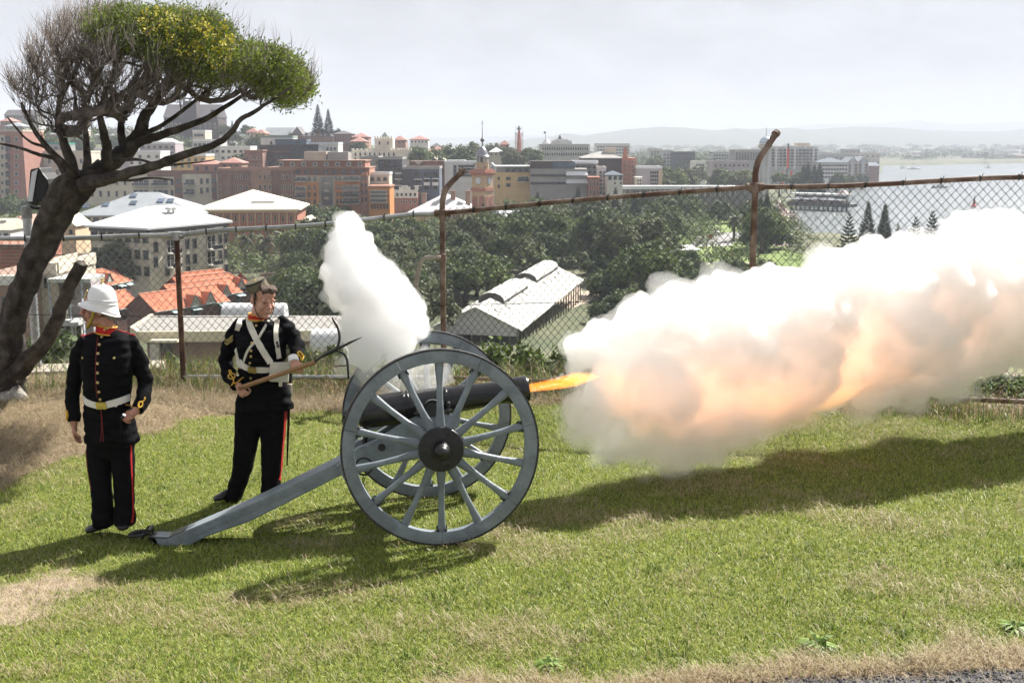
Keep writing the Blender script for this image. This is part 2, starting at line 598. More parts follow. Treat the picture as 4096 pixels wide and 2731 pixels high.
def blade_mat():
	m, n, l = new_mat('grass_blades')
	out = n.new('ShaderNodeOutputMaterial'); b = n.new('ShaderNodeBsdfPrincipled')
	b.inputs['Roughness'].default_value = 0.5; b.inputs['Specular IOR Level'].default_value = 0.35
	at = n.new('ShaderNodeVertexColor'); at.layer_name = 'tint'
	l.new(at.outputs[0], b.inputs['Base Color'])
	t = n.new('ShaderNodeBsdfTranslucent'); l.new(at.outputs[0], t.inputs[0])
	mx = n.new('ShaderNodeMixShader'); mx.inputs[0].default_value = 0.38
	l.new(b.outputs[0], mx.inputs[1]); l.new(t.outputs[0], mx.inputs[2]); l.new(mx.outputs[0], out.inputs[0])
	return m
_g1 = np.array([0.165, 0.23, 0.028]); _g2 = np.array([0.41, 0.45, 0.09]); _g3 = np.array([0.078, 0.135, 0.018])
_d1 = np.array([0.33, 0.27, 0.14]); _d2 = np.array([0.46, 0.39, 0.25]); _d3 = np.array([0.28, 0.20, 0.12])
_t = nrng.random((NB, 1)); _t2 = nrng.random((NB, 1))
_gc = _g1 * (1 - _t) + _g2 * _t
_gc = np.where(_t2 < 0.25 + .35 * _clump[:, None], _g3 * (0.8 + 0.4 * _t), _gc)
_gc = _gc * (1 - 0.35 * _dry[:, None]) + np.array([0.27, 0.25, 0.09]) * 0.35 * _dry[:, None]
_dc = _d1 * (1 - _t) + _d2 * _t
_dc = np.where(_t2 < 0.22, _d3, _dc)
_c = np.where(_isdry[:, None], _dc, _gc)
_c4 = np.repeat(np.concatenate([_c, np.ones((NB, 1))], -1), 5, 0).astype(np.float32)
_me = np_mesh('grass', _V, _T, blade_mat())
_ca = _me.color_attributes.new('tint', 'FLOAT_COLOR', 'POINT')
_ca.data.foreach_set('color', _c4.ravel())
grass = obj_of('grass', _me)
tag(grass, 'short green and straw coloured grass covering the hilltop lawn', 'grass', kind='stuff')
# --- loose gravel chips on the drive edge in the corner
_n_ch = 5200
_gx = 0.5 + nrng.random(_n_ch) * 3.4; _gy = 5.2 + nrng.random(_n_ch) * 1.5
_gz = lawn_z(_gx, _gy)
_, _, _gv, _ = zones(_gx, _gy, _gz)
_k = nrng.random(_n_ch) < _gv
_gx, _gy, _gz = _gx[_k], _gy[_k], _gz[_k]
_oct = np.array([[1, 0, 0], [-1, 0, 0], [0, 1, 0], [0, -1, 0], [0, 0, 1], [0, 0, -1]], float)
_of = np.array([[0, 2, 4], [2, 1, 4], [1, 3, 4], [3, 0, 4], [2, 0, 5], [1, 2, 5], [3, 1, 5], [0, 3, 5]])
_s = (0.004 + 0.008 * nrng.random((len(_gx), 1, 1)))
_V = np.stack([_gx, _gy, _gz + 0.003], -1)[:, None, :] + _oct[None] * _s * (0.6 + 0.8 * nrng.random((len(_gx), 6, 1)))
_T = (_of[None] + (np.arange(len(_gx)) * 6)[:, None, None]).reshape(-1, 3)
_me = np_mesh('gravel', _V.reshape(-1, 3), _T, mat('gravel_chip', (0.07, 0.07, 0.075), 0.9, island=0.75))
tag(obj_of('gravel', _me), 'dark grey gravel at the edge of the lawn in the near corner', 'gravel', kind='stuff')
# ---------------------------------------------------------------- far terrain
_hb = [(p.x, p.y) for p in (PZ(3185, 965, -30), PZ(3158, 850, -30), PZ(3330, 722, -30), PZ(3517, 692, -30),
							PZ(3517, 664, -30), PZ(3800, 659, -30), PZ(4096, 653, -30))]
HARB = _hb + [(2600, 2500), (5200, 2600), (5200, 330), (330, 330), (170, 335), (112, 372)]
def in_poly(x, y, poly):
	inside = np.zeros(x.shape, bool)
	j = len(poly) - 1
	for i in range(len(poly)):
		xi, yi = poly[i]; xj, yj = poly[j]
		c = ((yi > y) != (yj > y)) & (x < (xj - xi) * (y - yi) / (yj - yi + 1e-12) + xi)
		inside ^= c
		j = i
	return inside
def ter_z(x, y):
	x = np.atleast_1d(np.asarray(x, float)); y = np.atleast_1d(np.asarray(y, float))
	zl = np.interp(y, [0, 14, 16, 22, 40, 71, 110, 150, 220], [-1.5, -1.2, -1.6, -2.9, -7.0, -12.4, -18.5, -23.5, -26])
	zr = np.interp(y, [0, 12, 14, 20, 30, 60, 100, 130, 220], [-1.5, -1.2, -1.6, -3.6, -7.5, -17, -24.5, -26, -26])
	t = smoothstep(-0.02, 0.16, x / np.maximum(y, 1))
	z = zl * (1 - t) + zr * t
	hill = smoothstep(430, 820, y) * smoothstep(70, -330, x - 0.05 * (y - 600)) * smoothstep(2600, 1400, y)
	z = z + 33 * hill + 0.5 * (fbm(x * 0.03, y * 0.03, 41) - 0.5) * smoothstep(18, 60, y)
	# low wooded rise beyond the city, far hills
	z = z + 14 * smoothstep(2300, 4200, y) * (0.6 + 0.8 * fbm(x * 0.002, y * 0.002, 61))
	w = in_poly(x, y, HARB)
	return np.where(w, -36.0, z)
def tz(x, y):
	return float(ter_z(x, y)[0])
_ys = np.concatenate([np.linspace(11.5, 60, 50), np.geomspace(62, 2600, 170), np.geomspace(2700, 12000, 40)])
_rs = np.linspace(-0.75, 0.75, 190)
_R, _Y = np.meshgrid(_rs, _ys)
_X = _R * (_Y + 8)
_Z = ter_z(_X.ravel(), _Y.ravel())
_nx, _ny = len(_rs), len(_ys)
_idx = np.arange(_nx * _ny).reshape(_ny, _nx)
_q = np.stack([_idx[:-1, :-1], _idx[:-1, 1:], _idx[1:, 1:], _idx[1:, :-1]], -1).reshape(-1, 4)
terrain_m = mat('terrain', (0.055, 0.07, 0.03), 0.95, c2=(0.13, 0.125, 0.07), scale=0.05, detail=8)
terrain = obj_of('terrain', np_mesh('terrain', np.stack([_X.ravel(), _Y.ravel(), _Z], -1), _q, terrain_m, smooth=True))
tag(terrain, 'hillside and low ground under the city', 'terrain', kind='structure')
# ---------------------------------------------------------------- harbour water
def water_mat():
	m, n, l = new_mat('harbour_water')
	out = n.new('ShaderNodeOutputMaterial'); b = n.new('ShaderNodeBsdfPrincipled')
	b.inputs['Base Color'].default_value = (0.10, 0.12, 0.125, 1)
	b.inputs['Roughness'].default_value = 0.22; b.inputs['IOR'].default_value = 1.33
	b.inputs['Specular IOR Level'].default_value = 0.6
	tc = n.new('ShaderNodeTexCoord')
	mp = n.new('ShaderNodeMapping'); mp.inputs['Scale'].default_value = (0.16, 0.38, 1)
	l.new(tc.outputs['Object'], mp.inputs[0])
	nz = n.new('ShaderNodeTexNoise'); nz.inputs['Scale'].default_value = 1.0; nz.inputs['Detail'].default_value = 6
	nz.inputs['Roughness'].default_value = 0.65
	l.new(mp.outputs[0], nz.inputs['Vector'])
	bp = n.new('ShaderNodeBump'); bp.inputs['Strength'].default_value = 1.0; bp.inputs['Distance'].default_value = 1.1
	l.new(nz.outputs[0], bp.inputs['Height']); l.new(bp.outputs[0], b.inputs['Normal'])
	l.new(b.outputs[0], out.inputs[0])
	return m
mb = MB()
mb.quad((60, 300, -30), (5300, 300, -30), (5300, 2700, -30), (60, 2700, -30))
water = mb.build('water', water_mat())
tag(water, 'glittering harbour water beyond the park', 'water', kind='structure')
# ---------------------------------------------------------------- far hills
hill_m = mat('far_bush', (0.035, 0.05, 0.03), 0.95, c2=(0.07, 0.08, 0.05), scale=0.02, detail=8)
def ridge(name, Y, pts, label, amp, seed, depth=1400):
	"""a wooded ridge whose crest is seen along pts (pixel x, pixel y)"""
	xs = np.linspace(-0.75, 0.75, 360) * Y
	pxs = 2048 + F * xs / Y
	cy_ = np.interp(pxs, [p[0] for p in pts], [p[1] for p in pts])
	zt = np.array([P(2048, c, Y).z for c in cy_])
	zt = zt + amp * (fbm(xs * 0.012, xs * 0 + seed, seed, 5) - 0.5) * 2
	rows = []
	for t, h in ((-1.0, 0.0), (-0.75, 0.28), (-0.5, 0.55), (-0.25, 0.82), (0, 1.0), (0.4, 0.7), (1.0, 0.0)):
		wob = 0.12 * (fbm(xs * 0.004, xs * 0 + 7 * t, seed + 5, 4) - 0.5) * (1 - abs(t)) * (0 if t == 0 else 1)
		rows.append(np.stack([xs, np.full_like(xs, Y + t * depth), -34 + (zt + 34) * (h + wob)], -1))
	V = np.concatenate(rows)
	k = len(xs)
	idx = np.arange(len(rows) * k).reshape(len(rows), k)
	q = np.stack([idx[:-1, :-1], idx[:-1, 1:], idx[1:, 1:], idx[1:, :-1]], -1).reshape(-1, 4)
	tag(obj_of(name, np_mesh(name, V, q, hill_m, smooth=True)), label, 'hills', kind='structure')
ridge('hills', 5600, [(-1500, 590), (1500, 580), (1900, 575), (2090, 562), (2250, 535), (2350, 540), (2450, 522), (2640, 508), (2720, 512),
					  (2830, 522), (2900, 514), (3140, 514), (3250, 516), (3330, 512), (3540, 511), (3640, 518), (3850, 527), (4096, 514), (4600, 520)],
	  'hazy wooded ridge across the harbour', 9, 3, 1500)
ridge('hills', 9600, [(-1500, 600), (3000, 530), (3180, 502), (3300, 497), (3480, 496), (3640, 482), (3780, 497), (3900, 494), (4096, 487), (4600, 500)],
	  'palest distant mountains behind the wooded ridge', 10, 9, 1200)
# ================================================================ FIELD GUN
paint = mat('carriage_grey', (0.135, 0.16, 0.18), 0.42, c2=(0.205, 0.24, 0.265), scale=5, detail=11, bump=0.22, bscale=40, spec=0.5, lo=0.4, hi=0.6)
iron = mat('black_iron', (0.012, 0.012, 0.013), 0.38, var=0.35, scale=14, bump=0.15, bscale=50, spec=0.5)
tyre_m = mat('tyre_iron', (0.02, 0.02, 0.021), 0.45, c2=(0.09, 0.085, 0.08), scale=22, lo=0.5, hi=0.75, spec=0.5)
barrel_m = mat('barrel_iron', (0.005, 0.005, 0.006), 0.24, c2=(0.035, 0.033, 0.031), scale=7, detail=8, lo=0.5, hi=0.8, bump=0.12, bscale=45, spec=0.6)
_nw = P(1768, 2177, 8.5); _fw = P(1715, 1989, 10.06)
_mid = (_nw + _fw) / 2
gun = empty('field_gun', _mid, 0, 'grey wheeled black barrelled field gun firing across the lawn', 'cannon')
_ay = (_fw - _nw).normalized()                       # axle: near wheel to far wheel
_ax = _ay.cross(Vector((0, 0, 1))).normalized()        # towards the muzzle
_az = _ax.cross(_ay).normalized()
GM = Matrix((_ax, _ay, _az)).transposed()
gun.rotation_euler = GM.to_euler()
GMI = GM.inverted()
HALF = (_fw - _nw).length / 2
WR = 0.762
def GL(px, py, yl=0.0):
	"""local gun coordinates of the pixel on the plane y = yl of the gun"""
	a = P(px, py, 5.0); c = Vector((0, 0, ZC))
	o_ = GMI @ (c - _mid); d_ = GMI @ (a - c)
	t = (yl - o_.y) / d_.y
	return o_ + d_ * t
def cyl_between(mb_, a, b, r, n=12):
	mb_.tube([a, b], r, n)
# ---- one wheel (local: axle along y, centre at origin), dished a little
def build_wheel(outer):          # outer = -1 near wheel (faces the lens), +1 far wheel
	root = empty('wheel'); root.parent = gun
	root.location = (0, outer * HALF, WR)
	mb_ = MB()
	mb_.lathe([(WR, -0.036), (WR, 0.036), (WR - 0.016, 0.036), (WR - 0.016, -0.036)], (0, 0, 0), (0, 1, 0), 96, closed=True)
	mb_.build('tyre', tyre_m, root, smooth=True)
	ri, ro = 0.655, WR - 0.0165
	for k in range(7):
		mb_ = MB()
		a0 = 2 * pi * (k + 0.5) / 7 + 0.0022 - pi / 14 * 0 ; a1 = 2 * pi * (k + 1.5) / 7 - 0.0022
		n_ = 14
		vs_ = []
		for i in range(n_ + 1):
			a = a0 + (a1 - a0) * i / n_
			for (r_, y_) in ((ri, -0.037), (ri + 0.012, -0.042), (ro, -0.036), (ro, 0.036), (ri + 0.012, 0.042), (ri, 0.037)):
				vs_.append((r_ * sin(a), y_, r_ * cos(a)))
		fs_ = []
		for i in range(n_):
			for j in range(6):
				j2 = (j + 1) % 6
				fs_.append((i * 6 + j, i * 6 + j2, (i + 1) * 6 + j2, (i + 1) * 6 + j))
		fs_.append([5, 4, 3, 2, 1, 0]); fs_.append([n_ * 6 + j for j in range(6)])
		mb_.add(vs_, fs_)
		mb_.build('felloe', paint, root, smooth=True)
		# iron clip over the joint on the inner face of the rim
		mb_ = MB()
		ac = 2 * pi * (k + 0.5) / 7
		pts = []
		for i in range(7):
			a = ac + (i - 3) * 0.021
			pts.append(Vector(((ri - 0.010) * sin(a), 0, (ri - 0.010) * cos(a))))
		mb_.tube(pts, 0.011, 6, flat=2.6, up=(sin(ac), 0, cos(ac)))
		for s_ in (-2.4, 2.4):
			a = ac + s_ * 0.021
			d_ = Vector((sin(a), 0, cos(a)))
			mb_.tube([d_ * (ri - 0.018), d_ * (ri - 0.042)], 0.011, 6)
			mb_.tube([d_ * (ri - 0.016) + Vector((0, 0.05, 0)), d_ * (ri - 0.016) - Vector((0, 0.05, 0))], 0.008, 6)
		mb_.build('rim_clip', iron, root, smooth=True)
	# spokes
	sm = MB()
	rr = [(0.13, 0.046, 0.034), (0.20, 0.036, 0.034), (0.30, 0.027, 0.031), (0.42, 0.0235, 0.028), (0.50, 0.024, 0.027),
		  (0.57, 0.029, 0.028), (0.63, 0.034, 0.029), (0.665, 0.034, 0.029)]
	nn = 10
	vs_ = []
	for r_, wx, wy in rr:
		off = outer * 0.03 * (r_ - 0.13) / 0.53 - outer * 0.03
		for j in range(nn):
			a = 2 * pi * j / nn
			ca, sa = cos(a), sin(a)
			e = 0.75
			vs_.append((wx * math.copysign(abs(ca) ** e, ca), off * -1 + wy * math.copysign(abs(sa) ** e, sa), r_))
	fs_ = []
	for i in range(len(rr) - 1):
		for j in range(nn):
			j2 = (j + 1) % nn
			fs_.append((i * nn + j, i * nn + j2, (i + 1) * nn + j2, (i + 1) * nn + j))
	sm.add(vs_, fs_)
	sme = sm.mesh('spoke', paint, smooth='all')
	for k in range(14):
		obj_of('spoke', sme, root, rot=(0, 2 * pi * k / 14, 0))
	# nave: wooden core, iron flange plates, pipe box and domed cap
	mb_ = MB()
	mb_.lathe([(0.155, -0.065), (0.165, -0.05), (0.165, 0.05), (0.155, 0.065)], (0, 0, 0), (0, 1, 0), 32)
	mb_.build('nave', paint, root, smooth=True)
	fl = MB()
	s_ = outer
	prof = [(0.02, s_ * 0.068), (0.172, s_ * 0.068), (0.174, s_ * 0.078), (0.168, s_ * 0.088), (0.085, s_ * 0.094), (0.08, s_ * 0.10), (0.02, s_ * 0.10)]
	fl.lathe(prof if s_ > 0 else prof[::-1], (0, 0, 0), (0, 1, 0), 40)
	flange = fl.build('nave_flange', iron, root, smooth=True)
	for k in range(7):
		mb_ = MB()
		a = 2 * pi * (k + 0.5) / 7
		mb_.box((0.127 * sin(a), s_ * 0.0955, 0.127 * cos(a)), (0.010, 0.012, 0.072), Matrix.Rotation(a, 3, 'Y'))
		mb_.build('flange_rib', iron, flange)
		mb_ = MB()
		a = 2 * pi * k / 7
		mb_.tube([(0.142 * sin(a), s_ * 0.088, 0.142 * cos(a)), (0.142 * sin(a), s_ * 0.104, 0.142 * cos(a))], 0.011, 6)
		mb_.build('flange_bolt', iron, flange)
	mb_ = MB()
	prof = [(0.066, 0.098), (0.070, 0.11), (0.066, 0.135), (0.060, 0.15), (0.062, 0.16), (0.054, 0.185), (0.048, 0.19), (0.046, 0.205), (0.036, 0.222), (0.018, 0.232), (0.002, 0.235)]
	prof = [(r_, s_ * h_) for r_, h_ in prof]
	mb_.lathe(prof if s_ > 0 else prof[::-1], (0, 0, 0), (0, 1, 0), 28)
	mb_.build('axle_cap', iron, root, smooth=True)
	mb_ = MB()
	prof = [(0.02, -s_ * 0.068), (0.172, -s_ * 0.068), (0.172, -s_ * 0.086), (0.02, -s_ * 0.09)]
	mb_.lathe(prof if s_ < 0 else prof[::-1], (0, 0, 0), (0, 1, 0), 32)
	mb_.build('nave_plate', iron, root, smooth=True)
	return root
build_wheel(-1)
build_wheel(1)
# ---- axle bed
mb = MB()
mb.box((0, 0, WR), (0.15, 2 * HALF - 0.20, 0.15))
mb.build('axle_bed', paint, gun, bevel=0.012)
for s_ in (-1, 1):
	mb = MB()
	mb.tube([(0, s_ * (HALF - 0.12), WR), (0, s_ * (HALF + 0.1), WR)], 0.042, 12)
	mb.build('axle_arm', iron, gun)
# ---- barrel along its own axis
bk = GL(1368, 1664); mz = GL(2113, 1553)
b_dir = (mz - bk).normalized(); b_len = (mz - bk).length
prof = [(0.004, 0.0), (0.028, 0.004), (0.042, 0.022), (0.045, 0.042), (0.038, 0.064), (0.026, 0.078), (0.026, 0.098),
		(0.055, 0.112), (0.10, 0.125), (0.128, 0.140), (0.141, 0.150), (0.141, 0.175), (0.134, 0.180), (0.134, 0.36), (0.133, 0.50),
		(0.139, 0.504), (0.139, 0.522), (0.131, 0.528), (0.131, 0.545), (0.137, 0.549), (0.137, 0.556), (0.127, 0.562),
		(0.119, 0.80), (0.117, 0.86), (0.122, 0.864), (0.122, 0.876), (0.114, 0.882), (0.104, 1.15), (0.095, b_len - 0.245),
		(0.096, b_len - 0.20), (0.104, b_len - 0.185), (0.108, b_len - 0.17), (0.1105, b_len - 0.03), (0.108, b_len - 0.012), (0.103, b_len - 0.002),
		(0.098, b_len), (0.046, b_len), (0.044, b_len - 0.02), (0.044, b_len - 0.35)]
mb = MB(); mb.lathe(prof, bk, b_dir, 48)
barrel = mb.build('barrel', barrel_m, gun, smooth=30)
tr = GL(1726, 1632)
t_al = (tr - bk).dot(b_dir)
trn = bk + b_dir * t_al - b_dir.cross(Vector((0, 1, 0))) * 0.0
b_up = Vector((0, 1, 0)).cross(b_dir) * -1
if b_up.z < 0:
	b_up = -b_up
mb = MB()
mb.tube([trn + Vector((0, -0.235, -0.02)), trn + Vector((0, 0.235, -0.02))], 0.062, 20)
mb.build('trunnion', iron, barrel, smooth=True)
mb = MB()      # vent field and friction-tube patch
pv_ = bk + b_dir * 0.27 + b_up * 0.133
mb.tube([pv_ - b_up * 0.01, pv_ + b_up * 0.018], 0.016, 8)
mb.build('vent', iron, barrel)
mb = MB()      # tangent sight at the breech
pv_ = bk + b_dir * 0.165 + b_up * 0.135
mb.box(pv_ + b_up * 0.03, (0.02, 0.03, 0.07), Matrix((b_dir, Vector((0, 1, 0)), b_up)).transposed())
mb.build('breech_sight', iron, barrel)
# ---- cheeks (brackets) with capsquares
yc = 0.165
cheek_px = [(1345, 1862), (1432, 1788), (1512, 1755), (1600, 1697), (1662, 1668), (1715, 1665), (1800, 1655), (1836, 1650), (1842, 1682), (1815, 1742),
			(1840, 1795), (1800, 1850), (1700, 1795), (1625, 1815), (1560, 1843), (1480, 1868), (1378, 1915)]
for s_ in (-1, 1):
	poly = []
	for a, b in cheek_px:
		q_ = GL(a, b, -yc); poly.append((q_.x, q_.z))
	mb = MB()
	mb.prism(poly, (0, s_ * yc, 0), (1, 0, 0), (0, 0, 1), 0.085)
	ck = mb.build('cheek', paint, gun, bevel=0.006)
	mb = MB()
	a = GL(1527, 1784, -yc)
	for dx, dz in ((0, 0),):
		mb.tube([(a.x, s_ * (yc + 0.042), a.z), (a.x, s_ * (yc + 0.056), a.z)], 0.031, 16)
	mb.build('transom_bolt', iron, ck, smooth=True)
	mb = MB()   # capsquare strap over the trunnion with key bolts
	c_ = trn + Vector((0, s_ * 0.20, -0.02))
	pts = [c_ + Vector((-0.15, 0, -0.035)), c_ + Vector((-0.085, 0, -0.02))]
	for i in range(9):
		t = pi - pi * i / 8
		pts.append(c_ + Vector((0.074 * cos(t), 0, 0.074 * sin(t))))
	pts += [c_ + Vector((0.085, 0, -0.02)), c_ + Vector((0.16, 0, -0.01))]
	mb.tube(pts, 0.011, 6, flat=3.2, up=(0, 0, 1))
	for dx in (-0.125, 0.13):
		mb.tube([c_ + Vector((dx, 0, -0.05)), c_ + Vector((dx, 0, 0.035))], 0.012, 8)
		mb.ell(c_ + Vector((dx, 0, 0.04)), 0.018, nu=8, nv=6)
	mb.build('capsquare', iron, ck, smooth=True)
# ---- trail beam
tw = 0.135
near = -tw
up_px = [(611, 2151), (673, 2153), (1000, 2017), (1374, 1838), (1480, 1787)]
lo_px = [(1500, 1837), (1378, 1894), (1000, 2087), (830, 2148), (760, 2185), (700, 2196), (640, 2197), (625, 2180)]
poly = [(GL(a, b, near).x, GL(a, b, near).z) for a, b in up_px + lo_px]
mb = MB()
k = len(poly)
vs_ = []
for x, z in poly:
	w_ = 0.085 + (tw - 0.085) * min(1, max(0, (x - poly[0][0]) / 1.3))
	vs_.append((x, -w_, z))
for x, z in poly:
	w_ = 0.085 + (tw - 0.085) * min(1, max(0, (x - poly[0][0]) / 1.3))
	vs_.append((x, w_, z))
fs_ = [list(range(k)), list(range(k, 2 * k))[::-1]]
for i in range(k):
	j = (i + 1) % k
	fs_.append((j, i, k + i, k + j))
mb.add(vs_, fs_)
trail = mb.build('trail', paint, gun, bevel=0.01)
# iron plate on the trail's end, towing eye and hand bracket
e0 = GL(611, 2151, -0.07); e1 = GL(673, 2153, -0.07); e2 = GL(742, 2124, -0.07)
mb = MB()
for s_ in (0,):
	pts = [(e0.x - 0.01, 0, e0.z + 0.006), (e1.x, 0, e1.z + 0.006), (e2.x, 0, e2.z + 0.008)]
	for i in range(2):
		a, b = Vector(pts[i]), Vector(pts[i + 1])
		mb.add([a + Vector((0, -0.088, 0)), a + Vector((0, 0.088, 0)), b + Vector((0, 0.09, 0)), b + Vector((0, -0.09, 0)),
				a + Vector((0, -0.088, 0.008)), a + Vector((0, 0.088, 0.008)), b + Vector((0, 0.09, 0.008)), b + Vector((0, -0.09, 0.008))],
			   [(3, 2, 1, 0), (4, 5, 6, 7), (0, 1, 5, 4), (1, 2, 6, 5), (2, 3, 7, 6), (3, 0, 4, 7)])
mb.build('trail_plate', iron, trail)
mb = MB()
tip = GL(520, 2140, 0)
r0 = Vector((e0.x, 0, e0.z - 0.01))
loop = []
L_ = (r0.x - tip.x)
for i in range(17):
	t = 2 * pi * i / 16
	loop.append(Vector((r0.x - L_ * 0.62 + cos(t) * L_ * 0.38, sin(t) * 0.072, tip.z + 0.012 + 0.006 * cos(t))))
mb.tube(loop, 0.017, 8, caps=False)
mb.tube([r0 + Vector((-L_ * 0.22, 0, 0.004)), r0 + Vector((0.03, 0, 0))], 0.028, 8)
mb.build('towing_eye', iron, trail, smooth=True)
mb = MB()
ft = GL(600, 2112, 0)
for s_ in (-1, 1):
	mb.tube(catmull([r0 + Vector((-L_ * 0.45, s_ * 0.045, 0.0)), Vector((ft.x - 0.03, s_ * 0.055, ft.z - 0.01)), Vector((ft.x + 0.005, s_ * 0.055, ft.z)),
					 Vector((ft.x + 0.012, s_ * 0.055, ft.z - 0.05)), r0 + Vector((0.03, s_ * 0.06, 0.0))], 4), 0.010, 6)
mb.tube([(ft.x + 0.004, -0.085, ft.z), (ft.x + 0.004, 0.085, ft.z)], 0.014, 8)
mb.build('hand_bracket', iron, trail, smooth=True)
mb = MB()
ea = GL(613, 2158, -0.08); eb = GL(628, 2180, -0.08); ec = GL(642, 2198, -0.08)
mb.tube([Vector((ea.x - 0.012, 0, ea.z)), Vector((eb.x - 0.012, 0, eb.z)), Vector((ec.x - 0.01, 0, ec.z - 0.004)), Vector((ec.x + 0.12, 0, ec.z - 0.006))], 0.009, 6, flat=9, up=(1, 0, 0))
mb.build('toe_plate', iron, trail)
# elevating gear below the breech
mb = MB()
ev = GL(1440, 1850, 0)
mb.tube([(ev.x + 0.02, 0, ev.z - 0.02), (ev.x + 0.06, 0, bk.z - 0.12 + 0.03)], 0.022, 10)
mb.tube([(ev.x + 0.03 + 0.0, -0.20, ev.z + 0.01), (ev.x + 0.03, 0.20, ev.z + 0.01)], 0.014, 8)
ring = [Vector((ev.x + 0.03 + 0.07 * cos(2 * pi * i / 14), -0.205, ev.z + 0.01 + 0.07 * sin(2 * pi * i / 14))) for i in range(15)]
mb.tube(ring, 0.009, 6, caps=False)
mb.build('elevating_gear', iron, gun, smooth=True)
# far axle tie (grey stay seen beyond the barrel)
mb = MB()
mb.tube([(0.12, 0.30, WR + 0.10), (0.62, HALF - 0.10, WR + 0.24)], 0.02, 8)
mb.build('axle_stay', paint, gun, smooth=True)
# brake chain hanging from the trail
mb = MB()
c0 = GL(1452, 1905, -0.14)
for i in range(9):
	c_ = c0 + Vector((0.004 * (i % 2), 0, -0.026 * i))
	lp = [c_ + Vector((0.008 * cos(t), 0.0, 0.017 * sin(t))) if i % 2 else c_ + Vector((0, 0.008 * cos(t), 0.017 * sin(t))) for t in [2 * pi * q_ / 8 for q_ in range(9)]]
	mb.tube(lp, 0.0035, 4, caps=False)
mb.build('chain', iron, gun)
# ================================================================ SMOKE AND FLASH
def vol_mat(name, color, density, aniso, emit=None, estr=0.0):
	m, n, l = new_mat(name)
	out = n.new('ShaderNodeOutputMaterial'); pv = n.new('ShaderNodeVolumePrincipled')
	pv.inputs['Color'].default_value = (*color, 1)
	pv.inputs['Density'].default_value = density
	pv.inputs['Anisotropy'].default_value = aniso
	if emit:
		pv.inputs['Emission Color'].default_value = (*emit, 1)
		pv.inputs['Emission Strength'].default_value = estr
	l.new(pv.outputs[0], out.inputs['Volume'])
	m.cycles.homogeneous_volume = True
	return m
def puff(center, r, rg, mb_, n, spread=0.85, rmin=0.25, rmax=0.5):
	"""cauliflower: a ball with smaller balls half sunk in its skin"""
	mb_.ell(center, r, nu=14, nv=9)
	for _ in range(n):
		d = Vector((rg.gauss(0, 1), rg.gauss(0, 1), rg.gauss(0, 1))).normalized()
		rr = r * rg.uniform(rmin, rmax)
		c2 = Vector(center) + d * r * spread
		mb_.ell(c2, rr, nu=9, nv=6)
		if rr > 0.05:
			for _q in range(4):
				d2 = (d + Vector((rg.gauss(0, .8), rg.gauss(0, .8), rg.gauss(0, .8)))).normalized()
				mb_.ell(c2 + d2 * rr * 0.86, rr * rg.uniform(.26, .44), nu=7, nv=5)
def cloud_shell(name, blobs, grow, voxel, m, parent, seed, nsub, disp=0.0):
	rg = random.Random(seed)
	mb_ = MB()
	for c, r in blobs:
		puff(c, max(0.02, r + grow), rg, mb_, nsub)
	o = remeshed(mb_, name, voxel, m, 2, parent)
	if disp:
		me = o.data
		me.update()
		k = len(me.vertices)
		co = np.empty(k * 3, np.float32); me.vertices.foreach_get('co', co)
		no = np.empty(k * 3, np.float32); me.vertices.foreach_get('normal', no)
		co = co.reshape(-1, 3); no = no.reshape(-1, 3)
		d = np.array([mnoise.fractal(Vector(c_) * 4.2, 0.9, 2.1, 4) for c_ in co.astype(float)])
		co = co + no * (d * disp)[:, None]
		me.vertices.foreach_set('co', co.astype(np.float32).ravel())
		me.update()
	return o
# --- main cloud rolling out of the muzzle. (pixel x, pixel y, radius px); depth follows the line of fire
muz = _mid + GM @ mz
def fire_Y(px):
	return muz.y + 0.28 + (px - 2113) * 0.00083
main_px = [(2330, 1400, 85), (2290, 1480, 50), (2400, 1345, 80), (2480, 1420, 130), (2560, 1290, 120), (2430, 1545, 110),
		   (2640, 1560, 170), (2700, 1260, 150), (2780, 1420, 190), (2900, 1590, 170), (2900, 1220, 150), (2560, 1600, 110), (2760, 1680, 120),
		   (3000, 1380, 210), (3060, 1620, 110), (3080, 1190, 130), (3200, 1480, 190), (3220, 1280, 200), (3330, 1150, 150), (3320, 1580, 90), (3400, 1400, 210),
		   (3480, 1100, 150), (3500, 1540, 110), (3600, 1300, 230), (3640, 1060, 130), (3700, 1470, 140), (3800, 1130, 200), (3800, 1380, 190), (3880, 960, 120),
		   (3960, 1250, 220), (3990, 1030, 180), (4080, 1380, 110), (4150, 1150, 230), (4250, 1000, 160), (4280, 1280, 190), (4420, 1120, 200)]
low_px = [(2350, 1640, 105), (2320, 1730, 75), (2440, 1700, 120), (2450, 1790, 75), (2560, 1720, 125), (2660, 1760, 130), (2740, 1800, 100), (2840, 1750, 125), (2940, 1700, 115), (2700, 1860, 50), (2540, 1800, 60), (3050, 1670, 100), (3200, 1650, 80), (3450, 1600, 90), (3640, 1570, 80), (3800, 1530, 80)]
rg = random.Random(5)
main_blobs = []
for a, b, r in main_px:
	Y = fire_Y(a) + rg.uniform(-0.18, 0.18)
	main_blobs.append((P(a, b, Y), r * Y / F * 0.93))
low_blobs = []
for a, b, r in low_px:
	Y = fire_Y(a) - .1 + rg.uniform(-0.12, 0.12)
	low_blobs.append((P(a, b, Y), r * Y / F))
cloud = empty('smoke_cloud', (muz.x, muz.y, muz.z), 0, 'huge white and peach smoke cloud bursting from the cannon muzzle', 'smoke', kind='thing')
cloud.location = (0, 0, 0)
smk_w = vol_mat('powder_smoke_dense', (0.9996, 0.998, 0.994), 9.0, 0.55)
smk_t = vol_mat('powder_smoke_thin', (0.999, 0.998, 0.997), 1.3, 0.5)
